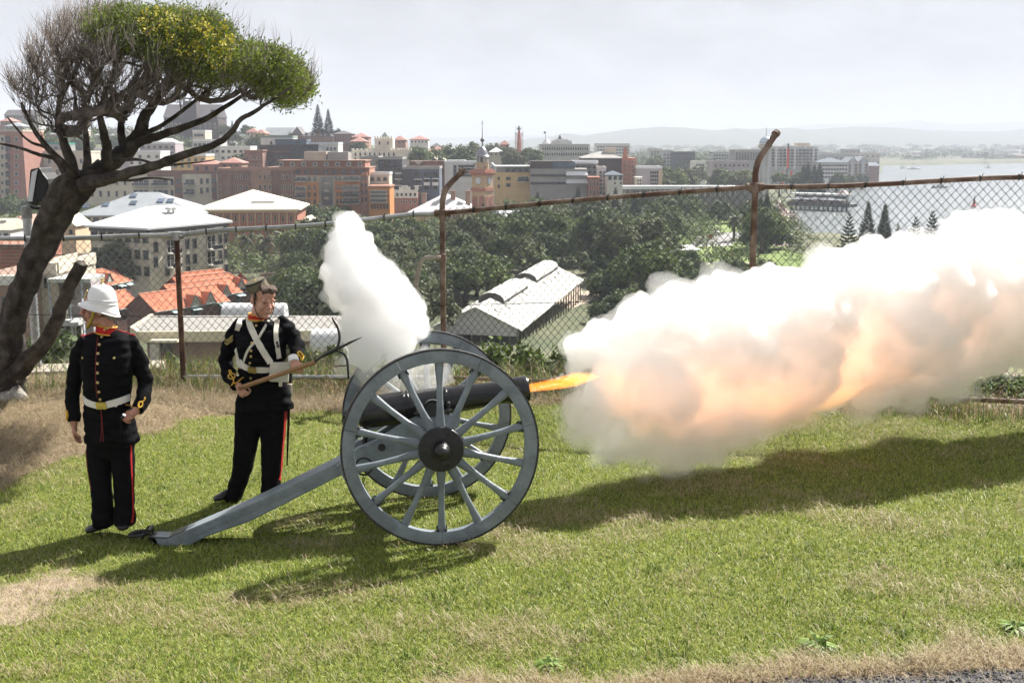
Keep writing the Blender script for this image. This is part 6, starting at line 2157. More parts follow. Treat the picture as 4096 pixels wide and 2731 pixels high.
for y in (716, 742):
	b.block('balcony_slab', 1655, 1688, y, y + 3, w_white, 1.0)
for x in (1708, 1741):
	b.block('balcony_front', x - 12, x + 12, 729, 742, w_white, 1.2); b.block('balcony_slab', x - 12, x + 14, 713, 716, w_white, 1.2)
# ---- white castle-like hospital block
b = Bld('castle_building', 'white castellated building with square tower and green pyramid roof', 'building', 1406, 1647, 602, 520, w_castle, 18)
b.merlons(1411, 1642, 594, 603, 15, w_castle, 9)
b.win(1422, 1632, 618, 618, 12, 1, 6, 13, 'd'); b.win(1605, 1640, 640, 640, 4, 1, 5, 13, 'd'); b.win(1422, 1590, 636, 636, 9, 1, 6, 10, 'd')
b.block('tower', 1496, 1570, 553, 603, w_castle, -2.0, dp=9)
b.ribs('merlon', 1500, 1566, 546, 556, 7, w_castle, 6, -1.7)
b.win(1518, 1520, 573, 573, 1, 1, 6, 12, 'd'); b.win(1552, 1552, 573, 573, 1, 1, 6, 12, 'd')
u0, zz = b.uv(1514, 553); u1, _ = b.uv(1554, 553); _, zt = b.uv(1530, 527)
mb = MB(); mb.add([(u0, 4, zz), (u1, 4, zz), (u1, 9, zz), (u0, 9, zz), ((u0 + u1) / 2, 6.5, zt)], [(0, 1, 4), (1, 2, 4), (2, 3, 4), (3, 0, 4)])
mb.build('pyramid_roof', r_green, b.e)
b.block('wing', 1586, 1647, 600, 660, w_castle, 1.2); b.ribs('merlon', 1590, 1643, 592, 601, 5, w_castle, 7, 1.4)
# ---- hilltop: church, school, houses
b = Bld('church', 'long church with pale grey roof on the hilltop', 'church', 1062, 1170, 541, 700, w_lbrick, 12, roof='gable', rm=r_grey, rise=4.5)
b.win(1075, 1160, 548, 548, 8, 1, 4, 7, 'd')
b = Bld('church', 'brown gabled church front right of the long church', 'church', 1170, 1208, 538, 690, w_brown, 14, roof='gable_y', rm=r_slate, rise=4.5)
b = Bld('school', 'hilltop brick school with dark mansard roof and dormers', 'building', 1206, 1332, 546, 690, w_brown, 16, roof='hip', rm=r_slate, rise=4.6)
b.win(1216, 1322, 556, 580, 10, 2, 6, 9, 't')
for x in (1225, 1250, 1292, 1315):
	b.block('dormer', x - 5, x + 5, 531, 542, w_dark, .3)
b.block('gable', 1262, 1284, 522, 548, w_brown, .8)
b = Bld('school', 'brown wing with hipped roof right of the hilltop school', 'building', 1332, 1406, 536, 695, w_brown, 16, roof='hip', rm=r_slate, rise=2.0)
b.win(1342, 1396, 548, 572, 6, 2, 6, 9, 't')
for lab, x0, x1, yt, Y, wm_, rm_ in (('brown house with hipped roof between school and castle tower', 1408, 1474, 548, 690, w_lbrick, r_tile), ('low brown house roof below the hilltop pines', 1402, 1462, 566, 640, w_lbrick, r_tile),
									 ('brown roofed house right of the castle tower', 1574, 1622, 560, 640, w_lbrick, r_tile), ('long red roofed house high among the trees', 1640, 1712, 558, 720, w_white, r_tile),
									 ('blue grey flat roofed house above the dark flats', 1656, 1730, 620, 560, w_blue, r_grey), ('red tiled cottage half hidden by hillside trees', 1715, 1778, 604, 620, w_lbrick, r_tile),
									 ('small white house with pale roof left of the scaffold', 1955, 2000, 592, 640, w_white, r_white), ('red brick house right of the white hillside house', 2000, 2036, 578, 650, w_red, r_tile),
									 ('steep dark roofed church on the skyline', 1722, 1768, 588, 700, w_brown, r_slate), ('white terrace below the hillside white house', 1958, 2010, 608, 600, w_cream, r_white),
									 ('yellow gabled house on the hill behind the branch tip', 1022, 1060, 534, 680, w_yel, r_tile), ('cream roofed house left of the church', 985, 1030, 528, 720, w_cream, r_tile),
									 ('pale cottage on the far left hilltop', 0, 52, 485, 780, w_lbrick, r_tile), ('grey cottage under the far left hall', 20, 90, 505, 700, w_lgrey, r_grey)):
	b = Bld('house', lab, 'house', x0, x1, yt, Y, wm_, 12, roof='hip', rm=rm_, rise=2.4)
	b.win(x0 + 8, x1 - 8, yt + 9, yt + 9, max(2, int((x1 - x0) / 14)), 1, 5, 7, 'd')
b = Bld('hall', 'long grey hall with gabled roof at the far left skyline', 'building', 18, 150, 462, 820, w_grey, 14, roof='gable', rm=r_slate, rise=4)
b.win(30, 140, 470, 470, 9, 1, 5, 7, 'd')
b = Bld('cathedral', 'dark stone cathedral with square tower half hidden by the tree', 'church', 655, 872, 470, 800, w_dark, 24, roof='gable', rm=r_slate, rise=9)
b.block('tower', 735, 792, 405, 480, w_dark, 3, dp=10); b.ribs('pinnacle', 738, 789, 395, 408, 3, w_dark, 6, 3.2); b.block('tower', 845, 872, 440, 480, w_dark, 2, dp=8)
b.win(670, 720, 505, 505, 4, 1, 7, 18, 'a'); b.win(800, 860, 505, 505, 4, 1, 7, 18, 'a')
for lab, x0, x1, yt, Y, wm_, n_ in (('cream flat roofed block above the white terraces', 770, 820, 527, 620, w_cream, 3), ('pale modern terraces with deep balconies under the branch', 770, 880, 565, 560, w_lgrey, 6), ('white modern block with glazed porch below the church', 880, 1000, 592, 520, w_white, 5),
									('plain white gabled block behind the balcony flats', 515, 640, 612, 480, w_white, 4), ('yellow block with small windows behind the brick pavilions', 690, 822, 625, 470, w_yel, 5), ('lilac brown block glimpsed through the twigs', 560, 700, 575, 560, w_lilac, 6),
									('pale pink block behind the tree fork', 380, 520, 600, 560, w_lilac, 6), ('grey block with green copper roof behind twigs', 165, 260, 578, 600, w_grey, 4)):
	b = Bld('office_block', lab, 'building', x0, x1, yt, Y, wm_, 14, roof='flat', rm=(r_teal if 'copper' in lab else r_white))
	b.win(x0 + 12, x1 - 12, yt + 14, yt + 40, n_, 2, 12, 10, 'dB')
# ---- customs house, clock tower and neighbours
b = Bld('customs_house', 'sandstone building with wide pale hipped roof beside the clock tower', 'building', 1640, 1905, 848, 405, w_sand, 26, roof='hip', rm=mat('roof_pale_slate', (0.40, 0.40, 0.42), 0.55, c2=(0.52, 0.52, 0.54), scale=0.8), rise=6.0, eave=0.9)
b.win(1795, 1900, 868, 868, 6, 1, 7, 18, 't'); b.win(1795, 1900, 915, 915, 6, 1, 9, 24, 'a')
for x, y in ((1688, 785), (1618, 800), (1770, 770), (1808, 775), (1868, 775)):
	u, z = b.uv(x, y)
	mb = MB(); mb.box((u, 8, z - 2.2), (1.7, 1.2, 5)); mb.box((u, 8, z + .5), (2.1, 1.6, .4)); ch = mb.build('chimney', w_lbrick, b.e)
TYc = 402.0
tp = P(1930, 735, TYc)
gz = tz(tp.x, tp.y)
tower = empty('clock_tower', (tp.x, tp.y, gz), radians(-30), 'yellow sandstone clock tower with arches, metal dome and tall ball spire', 'tower')
def tcz(y):
	return P(1930, y, TYc).z - gz
hw = 41.5 * TYc / F / 1.33       # half width of a face (tower is seen cornerwise)
mb = MB(); mb.box((0, 0, tcz(774) / 2), (2 * hw, 2 * hw, tcz(774))); mb.build('shaft', w_sand, tower)
mb = MB(); mb.box((0, 0, (tcz(774) + tcz(692)) / 2), (2 * hw - .1, 2 * hw - .1, tcz(692) - tcz(774))); mb.build('clock_stage', w_sand, tower)
mb = MB(); mb.box((0, 0, tcz(757)), (2 * hw + .5, 2 * hw + .5, tcz(752) - tcz(765))); mb.build('string_course', w_redst, tower)
mb = MB(); mb.box((0, 0, tcz(696)), (2 * hw + .7, 2 * hw + .7, .9)); mb.box((0, 0, tcz(690)), (2 * hw + 1.6, 2 * hw + 1.6, .45)); mb.box((0, 0, tcz(682)), (2 * hw + .4, 2 * hw + .4, tcz(678) - tcz(688))); mb.build('cornice', w_redst, tower)
for q in range(4):
	R_ = Matrix.Rotation(q * pi / 2, 3, 'Z')
	for sx in (-1, 1):
		mb = MB()
		pts = [(-.95, 0), (.95, 0), (.95, 5.0)] + [(.95 * cos(t), 5.0 + .95 * sin(t)) for t in [pi * i / 6 for i in range(1, 6)]] + [(-.95, 5.0)]
		mb.prism(pts, R_ @ Vector((sx * 1.35, -hw - .02, tcz(845) - .5)), R_ @ Vector((1, 0, 0)), (0, 0, 1), .3)
		mb.build('arch', w_red, tower)
	mb = MB(); mb.lathe([(1.28, 0), (1.28, .12), (1.16, .16)], R_ @ Vector((0, -hw + .02, tcz(723))), R_ @ Vector((0, -1, 0)), 32)
	cf = mb.build('clock_surround', w_grey, tower)
	mb = MB(); mb.lathe([(1.14, 0.05), (1.14, .2), (.001, .21)], R_ @ Vector((0, -hw + .02, tcz(723))), R_ @ Vector((0, -1, 0)), 32)
	mb.build('clock_face', mat('clock_white', (0.62, 0.64, 0.68), 0.6, var=0.04), cf)
	mb = MB()
	c_ = R_ @ Vector((0, -hw - .24, tcz(723)))
	ux = R_ @ Vector((1, 0, 0)); uz = Vector((0, 0, 1))
	for i in range(12):
		t = 2 * pi * i / 12
		d_ = ux * sin(t) + uz * cos(t); s_ = ux * cos(t) - uz * sin(t)
		o_ = c_ + d_ * .92
		mb.add([o_ - d_ * .16 - s_ * .06, o_ + d_ * .16 - s_ * .06, o_ + d_ * .16 + s_ * .06, o_ - d_ * .16 + s_ * .06], [(0, 1, 2, 3)])
	mb.build('hour_mark', mat('clock_black', (0.02, 0.02, 0.022), 0.6), cf)
	for t, L, w_ in ((radians(50), .80, .11), (radians(90), .62, .15)):
		mb = MB()
		d_ = ux * sin(t) + uz * cos(t); s_ = ux * cos(t) - uz * sin(t)
		o_ = c_ - (R_ @ Vector((0, .02, 0))) * -1 * 0 + R_ @ Vector((0, -.03, 0))
		mb.add([o_ - s_ * w_ / 2, o_ + d_ * L, o_ + s_ * w_ / 2, o_ - d_ * .15], [(0, 1, 2, 3)])
		mb.build('clock_hand', MATS['clock_black'], cf)
	# scrolled iron brackets round the cupola base
	mb = MB(); mb.tube([R_ @ Vector((2.6 * 1.0, 2.6, tcz(678))) + R_ @ Vector((-.5 * (1 - cos(t)) * 2, -.5 * (1 - cos(t)) * 2, 2.0 * sin(t))) for t in [pi / 2 * i / 5 for i in range(6)]], .16, 6)
	mb.build('scroll_bracket', fr_d, tower)
mb = MB(); mb.lathe([(2.3, tcz(680)), (2.2, tcz(652)), (2.3, tcz(651)), (2.3, tcz(649))], (0, 0, 0), (0, 0, 1), 8); mb.build('cupola_base', w_sand, tower)
for i in range(8):
	t = 2 * pi * i / 8
	mb = MB(); mb.tube([(1.9 * cos(t), 1.9 * sin(t), tcz(650)), (1.9 * cos(t), 1.9 * sin(t), tcz(627))], .26, 8); mb.build('cupola_column', w_lgrey, tower)
mb = MB(); mb.tube([(0, 0, tcz(650)), (0, 0, tcz(627))], .8, 8); mb.build('bell', fr_d, tower)
lead = mat('lead_dome', (0.22, 0.22, 0.24), 0.35, metal=0.4, var=0.2, scale=1.2)
dz0 = tcz(627); dh = tcz(586) - dz0
mb = MB(); mb.lathe([(2.55, dz0 - .1), (2.7, dz0 + .1), (2.35, dz0 + .35), (2.1, dz0 + dh * .25), (1.75, dz0 + dh * .5), (1.2, dz0 + dh * .75), (.5, dz0 + dh * .93), (.25, dz0 + dh)], (0, 0, 0), (0, 0, 1), 16)
mb.build('dome', lead, tower, smooth=True)
mb = MB(); mb.tube([(0, 0, dz0 + dh - .2), (0, 0, tcz(568)), (0, 0, tcz(481))], [.28, .16, .07], 8); mb.build('spire', fr_d, tower)
mb = MB(); mb.ell((0, 0, tcz(561)), .72, nu=16, nv=10); mb.build('time_ball', mat('time_ball', (0.10, 0.10, 0.11), 0.4, metal=0.5), tower, smooth='all')
mb = MB(); mb.tube([(-.5, 0, tcz(493)), (.5, 0, tcz(493))], .07, 6); mb.tube([(0, -.5, tcz(493)), (0, .5, tcz(493))], .07, 6); mb.build('weather_vane', fr_d, tower)
b = Bld('shop_building', 'small white building with curved parapet over brick below the dark flats', 'building', 1562, 1670, 772, 410, w_red, 12)
b.block('white_storey', 1562, 1670, 760, 792, w_white, .35); b.ribs('parapet_pier', 1566, 1666, 742, 762, 2, w_white, 14, .4); b.block('parapet', 1596, 1640, 748, 762, w_white, .3); b.block('parapet', 1606, 1630, 743, 749, w_white, .3)
b.win(1572, 1660, 778, 778, 6, 1, 8, 11, 'd'); b.win(1572, 1660, 808, 808, 6, 1, 8, 13, 'p')
b = Bld('brick_building', 'red brick solicitors office with a painted sign and hollow gable', 'building', 1638, 1782, 644, 470, w_brown, 14)
b.block('sign_panel', 1705, 1775, 657, 674, w_red, .5)
sgn = bpy.data.curves.new('sign_text', 'FONT'); sgn.body = 'Enaor - SOLICITORS'; sgn.size = 1.05; sgn.extrude = .02; sgn.align_x = 'CENTER'
so = bpy.data.objects.new('sign_lettering', sgn); col.objects.link(so); so.parent = b.e
u, z = b.uv(1742, 669); so.location = (u, -.56, z); so.rotation_euler = (pi / 2, 0, 0); so.scale = (.62, 1.0, 1); sgn.materials.append(fr_w)
dg = bpy.context.evaluated_depsgraph_get(); dg.update()
_tm = bpy.data.meshes.new_from_object(so.evaluated_get(dg)); _to = obj_of('sign_lettering', _tm, b.e, so.location, so.rotation_euler, so.scale); bpy.data.objects.remove(so)
mb = MB(); u0, z0 = b.uv(1657, 644); u1, _ = b.uv(1690, 644)
mb.prism([(u0, z0 + .05), (u1, z0 + .05), (u1 - .8, z0 - 1.0), ((u0 + u1) / 2, z0 - 1.5), (u0 + .8, z0 - 1.0)], (0, -.1, 0), (1, 0, 0), (0, 0, 1), .25); mb.build('gable_hollow', w_cream, b.e)
b = Bld('house', 'cream house with pointed pyramid roof behind the solicitors', 'house', 1722, 1780, 640, 490, w_cream, 7, roof='pyr', rm=r_cream, rise=1.9)
b = Bld('apartment_block', 'white flats with dark window bands left of the clock tower', 'building', 1778, 1905, 653, 462, w_white, 14, roof='flat', rm=r_white)
b.win(1820, 1820, 668, 700, 1, 3, 12, 14, 'dB'); b.win(1866, 1866, 664, 702, 1, 4, 66, 8, 'd'); b.block('roof_screen', 1790, 1860, 641, 653, w_lgrey, -2, dp=8)
b = Bld('apartment_block', 'yellow rendered block with corner balconies right of the clock tower', 'building', 1978, 2120, 690, 440, w_yel, 16)
b.block('upper_storey', 1985, 2120, 668, 692, w_grey, -1.2, dp=13); b.block('roof_slab', 1978, 2124, 664, 668, r_white, .2, dp=16)
b.win(1995, 1995, 714, 745, 1, 2, 8, 12, 'd'); b.win(2033, 2033, 714, 740, 1, 2, 18, 12, 'd'); b.win(2092, 2092, 716, 716, 1, 1, 44, 20, 'b'); b.win(2030, 2105, 681, 681, 4, 1, 16, 12, 'd')
b = Bld('house', 'white gabled house front just right of the clock tower', 'house', 1952, 1982, 668, 450, w_white, 8, roof='gable_y', rm=r_white, rise=1.6)
b = Bld('office_block', 'long grey office block with ribbon windows and white awnings', 'building', 2122, 2350, 676, 430, w_grey, 18)
b.block('top_storey', 2122, 2295, 645, 676, w_dark, -1.5, dp=15); b.block('glass_corner', 2214, 2300, 648, 676, glass_b, -1.2, dp=1)
for y in (702, 733):
	b.block('ribbon_window', 2124, 2268, y - 5, y + 5, glass, .12); b.ribs('mullion', 2130, 2262, y - 5, y + 5, 14, fr_d, 1.5, .2)
	u0, z = b.uv(2266, y - 16); u1, _ = b.uv(2346, y - 10)
	mb = MB(); mb.add([(u0, -.1, z), (u1, -.1, z), (u1 + .6, -1.5, z - 1.3), (u0 - .3, -1.5, z - 1.3), (u0, -.1, z - .2), (u1, -.1, z - .2), (u1 + .6, -1.5, z - 1.5), (u0 - .3, -1.5, z - 1.5)],
					   [(0, 1, 2, 3), (7, 6, 5, 4), (2, 6, 7, 3), (0, 3, 7, 4), (1, 5, 6, 2)])
	mb.build('awning', r_white, b.e)
b = Bld('apartment_block', 'stepped white grey flats with balconies behind the awning office', 'building', 2296, 2392, 652, 450, w_grey, 16, roof='flat', rm=r_white)
b.win(2310, 2380, 668, 730, 4, 4, 14, 9, 'd'); b.block('roof_slab', 2286, 2386, 649, 655, r_white, 1.2, dp=14)
b = Bld('apartment_block', 'narrow white flats with dark window column beside the red facade', 'building', 2392, 2424, 676, 440, w_white, 14, roof='flat', rm=w_white)
b.win(2402, 2418, 690, 770, 2, 6, 8, 9, 'd')
b = Bld('facade_building', 'narrow red brick shopfront with curved gable', 'building', 2355, 2398, 712, 425, w_red, 10, cornice=w_redst)
b.win(2363, 2390, 735, 770, 3, 2, 7, 20, 'a')
b = Bld('warehouse', 'large dark brown brick warehouse with sloping roof', 'building', 2330, 2490, 632, 480, w_dark, 24, roof='hip', rm=w_grey, rise=2.6)
b.block('plant_room', 2425, 2470, 590, 612, w_cream, -6, dp=6)
b = Bld('warehouse', 'tall red brick gabled end of the dark warehouse', 'building', 2490, 2547, 632, 476, w_redst, 22)
u0, z0 = b.uv(2490, 632); u1, _ = b.uv(2512, 632); _, z1 = b.uv(2498, 590)
mb = MB(); mb.prism([(u0, z0), (u1, z0), ((u0 + u1) / 2 + .6, z1), ((u0 + u1) / 2 - .6, z1)], (0, .2, 0), (1, 0, 0), (0, 0, 1), .5); mb.build('gable', w_redst, b.e)
b.win(2497, 2541, 648, 735, 5, 6, 5, 10, 't')
b = Bld('courthouse', 'wide pale grey civic building with rows of windows on the rise', 'building', 2160, 2358, 583, 640, w_lgrey, 24, roof='flat', rm=w_lgrey)
b.win(2172, 2350, 595, 595, 20, 1, 4.5, 9, 'd'); b.win(2172, 2350, 617, 617, 20, 1, 4.5, 10, 'd'); b.block('attic', 2208, 2290, 563, 583, w_lgrey, -6, dp=9); b.block('attic', 2222, 2276, 556, 565, w_white, -7, dp=7)
u0, z0 = b.uv(2168, 583); u1, _ = b.uv(2206, 583); _, z1 = b.uv(2186, 556)
mb = MB(); mb.lathe([((u1 - u0) / 2, z0), ((u1 - u0) / 2, z0 + 1.2), (.9, z1 - .4), (.1, z1 + .6)], ((u0 + u1) / 2, 8, 0), (0, 0, 1), 10); mb.build('cupola', r_white, b.e)
u, z = b.uv(2242, 553); mb = MB(); mb.lathe([(1.2, z - 1), (1.0, z), (.2, z + 1.6), (.05, z + 2.4)], (u, 9, 0), (0, 0, 1), 8); mb.build('lantern', w_dark, b.e)
u, z = b.uv(2184, 556); mb = MB(); mb.tube([(u, 8, z), (u, 8, z + 4)], .12, 5); mb.prism([(0, 0), (-1.0, .2), (-1.0, -1.1), (0, -.9)], (u, 8, z + 3.9), (1, 0, 0), (0, 0, 1), .05); mb.build('flagpole', fr_d, b.e)
# red scaffolded chimney on the rise
sp0 = P(2076, 592, 620); gz = tz(sp0.x, sp0.y)
sf = empty('scaffold_tower', (sp0.x, sp0.y, gz), radians(12), 'red obelisk wrapped in scaffolding on the skyline', 'tower')
top = P(2076, 522, 620).z - gz
mb = MB(); mb.lathe([(1.5, 0), (1.3, top * .6), (.9, top - 2), (.5, top)], (0, 0, 0), (0, 0, 1), 8); mb.build('obelisk', mat('red_lead', (0.50, 0.10, 0.06), 0.7, var=0.15), sf)
mb = MB()
for i in range(9):
	z = top * (i + .5) / 9
	for q in range(4):
		a, c = Vector((2.5 * cos(pi / 4 + q * pi / 2), 2.5 * sin(pi / 4 + q * pi / 2), z)), Vector((2.5 * cos(pi / 4 + (q + 1) * pi / 2), 2.5 * sin(pi / 4 + (q + 1) * pi / 2), z))
		mb.tube([a, c], .11, 4); mb.tube([a, c + Vector((0, 0, top / 9))], .07, 4)
for q in range(4):
	for k in (0, .5):
		a = Vector((2.5 * cos(pi / 4 + q * pi / 2), 2.5 * sin(pi / 4 + q * pi / 2), 0)); c = Vector((2.5 * cos(pi / 4 + (q + 1) * pi / 2), 2.5 * sin(pi / 4 + (q + 1) * pi / 2), 0))
		p_ = a * (1 - k) + c * k
		mb.tube([p_, p_ + Vector((0, 0, top * .97))], .11, 4)
sx_ = mb.build('scaffolding', w_lgrey, sf); sx_['kind'] = 'stuff'
mb = MB(); mb.lathe([(.5, top), (1.0, top + .8), (.9, top + 1.2), (.3, top + 2.4)], (0, 0, 0), (0, 0, 1), 8); mb.build('finial', r_green, sf)
# ---- right-hand waterfront
b = Bld('hotel', 'small white pub with blue hipped roof near the station', 'building', 2427, 2491, 700, 430, w_white, 12, roof='hip', rm=w_blue, rise=1.4)
b.win(2440, 2482, 712, 712, 3, 1, 12, 14, 'd'); b.win(2460, 2484, 732, 732, 2, 1, 9, 9, 'p')
b = Bld('office_block', 'lilac grey block with pale window strip right of the red gable', 'building', 2547, 2648, 674, 470, w_lilac, 18, roof='flat', rm=r_white)
b.win(2604, 2638, 690, 735, 5, 4, 6, 9, 'd'); b.block('tan_end', 2634, 2648, 682, 745, fr_t, .4)
b = Bld('shop_building', 'narrow cream building below the lilac block', 'building', 2546, 2568, 712, 455, w_cream, 8, cornice=fr_w)
b.win(2552, 2562, 722, 735, 2, 2, 5, 8, 'd')
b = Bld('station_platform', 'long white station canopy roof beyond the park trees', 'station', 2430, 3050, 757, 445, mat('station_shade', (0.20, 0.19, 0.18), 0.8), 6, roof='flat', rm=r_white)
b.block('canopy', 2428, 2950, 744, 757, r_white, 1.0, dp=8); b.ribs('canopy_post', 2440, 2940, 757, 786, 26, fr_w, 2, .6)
b = Bld('office_block', 'dark office slab on the right of the city', 'building', 2688, 2781, 612, 900, w_char, 26, roof='flat', rm=w_char)
b.win(2700, 2772, 622, 655, 8, 4, 6, 5, 'dB')
b = Bld('office_block', 'pale office wing left of the dark slab', 'building', 2653, 2690, 606, 905, w_lgrey, 20, roof='flat', rm=w_lgrey)
b.win(2660, 2684, 620, 660, 3, 4, 6, 6, 'd')
for lab, x0, x1, yt, Y, wm_, c_, r__ in (('faint pale tower left of the dark slab', 2600, 2650, 598, 1100, w_lgrey, 4, 4), ('white hospital like block on the far rise', 2385, 2520, 578, 1000, w_white, 12, 3), ('pale flat block behind the railway', 2850, 2960, 612, 950, w_lgrey, 10, 3), ('grey long offices left of the observation tower', 2940, 3078, 604, 860, w_grey, 12, 4),
										  ('small white block between trees behind the station', 2780, 2822, 650, 800, w_white, 4, 3), ('long low pale shed with vaulted roof by the water', 2856, 3000, 652, 640, w_lilac, 8, 1), ('far pale block beyond the observation tower', 3260, 3330, 612, 1300, w_lgrey, 6, 3),
										  ('wide hazy shed on the far wharf', 3290, 3420, 622, 1250, w_grey, 8, 2), ('far brown shed on the wharf', 3400, 3520, 615, 1400, w_beige, 6, 2), ('hazy block at the end of the far wharf', 3380, 3440, 600, 1500, w_grey, 4, 2)):
	b = Bld('office_block', lab, 'building', x0, x1, yt, Y, wm_, 22, roof='flat', rm=wm_)
	b.win(x0 + 8, x1 - 8, yt + 10, yt + 34, c_, r__, 7, 6, 'd')
b = Bld('apartment_block', 'large white framed apartment block behind the observation tower', 'building', 3080, 3272, 590, 780, w_lgrey, 26, roof='flat', rm=w_white)
b.ribs('white_frame', 3104, 3252, 586, 680, 5, w_white, 4, 1.2)
for y in range(596, 680, 12):
	b.block('balcony_slab', 3106, 3272, y, y + 2.4, w_white, 1.0)
b.win(3092, 3262, 601, 661, 12, 6, 9, 8, 'd'); b.block('penthouse', 3196, 3246, 572, 590, w_beige, -4, dp=10)
b = Bld('apartment_block', 'white stepped waterfront apartments above the harbour', 'building', 3284, 3392, 650, 760, w_white, 24, roof='hip', rm=w_blue, rise=3)
b.win(3294, 3384, 662, 708, 9, 4, 8, 7, 'd')
for i, (x0, x1, yt) in enumerate(((3392, 3432, 650), (3434, 3474, 648))):
	b = Bld('apartment_block', ('sand coloured twin gabled flats, inland half', 'sand coloured twin gabled flats, harbour half')[i], 'building', x0, x1, yt, 880, w_beige, 20, roof='gable_y', rm=r_grey, rise=4)
	b.win(x0 + 8, x1 - 8, yt + 12, yt + 48, 3, 4, 8, 8, 'd')
	b.ribs('turret', x0 + 16, x1 - 16, yt - 18, yt + 50, 1, w_lgrey, 8, 1.2)
b = Bld('warehouse', 'dark gabled wharf building at the water end', 'building', 3476, 3518, 664, 1000, w_brown, 24, roof='gable', rm=w_blue, rise=3)
# observation tower
op = P(3058, 720, 560); gz = tz(op.x, op.y)
ob = empty('observation_tower', (op.x, op.y, gz), 0, 'concrete observation tower topped by a shiny dome by the harbour', 'tower')
def obz(y):
	return P(3058, y, 560).z - gz
mb = MB()
for q in range(4):
	a = pi / 4 + q * pi / 2
	mb.tube([(1.5 * cos(a), 1.5 * sin(a), 0), (1.5 * cos(a), 1.5 * sin(a), obz(592))], .75, 10)
mb.tube([(0, 0, 0), (0, 0, obz(592))], 1.4, 10)
mb.build('shaft', w_lgrey, ob, smooth=True)
mb = MB(); mb.lathe([(2.0, obz(598)), (3.4, obz(591)), (3.5, obz(580)), (3.3, obz(579))], (0, 0, 0), (0, 0, 1), 24); mb.build('platform', w_cream, ob)
mb = MB(); mb.lathe([(3.0, obz(580)), (3.0, obz(576))], (0, 0, 0), (0, 0, 1), 24); mb.build('cabin_glass', glass_b, ob)
mb = MB(); r_ = 3.15; z0 = obz(574)
mb.lathe([(r_ * cos(t), z0 + r_ * 1.05 * sin(t)) for t in [pi / 2 * i / 8 for i in range(9)]], (0, 0, 0), (0, 0, 1), 28); mb.build('dome', mat('steel_dome', (0.45, 0.50, 0.55), 0.25, metal=0.6), ob, smooth='all')
mb = MB(); mb.tube([(0, 0, obz(546)), (0, 0, obz(512))], .12, 5); mb.build('antenna', fr_d, ob)
# red light pylons
for i, (x, y0, y1, xl) in enumerate(((3153, 594, 720, 0), (3131, 688, 735, 0), (3166, 685, 735, 0))):
	c = P(x, y0, 700); g = tz(c.x, c.y)
	pe = empty('marker_pylon', (c.x, c.y, g), 0, ('tall red and grey marker pylon before the white flats', 'short red marker pylon left of the tall one', 'short red marker pylon right of the tall one')[i], 'pylon')
	zt = c.z - g; zm = P(x, 674 if i == 0 else y1 + 12, 700).z - g
	mb = MB(); mb.box((0, 0, (zt + zm) / 2), (1.1, .7, zt - zm)); mb.build('red_fin', mat('signal_red', (0.62, 0.06, 0.04), 0.6, var=0.05), pe)
	mb = MB(); mb.tube([(0, 0, 0), (0, 0, zm)], .55 if i == 0 else .3, 8); mb.build('post', w_blue, pe)
	if i == 0:
		mb = MB(); mb.tube([(0, 0, zt), (0, 0, zt + 3)], .5, 8); mb.build('cap', w_blue, pe)
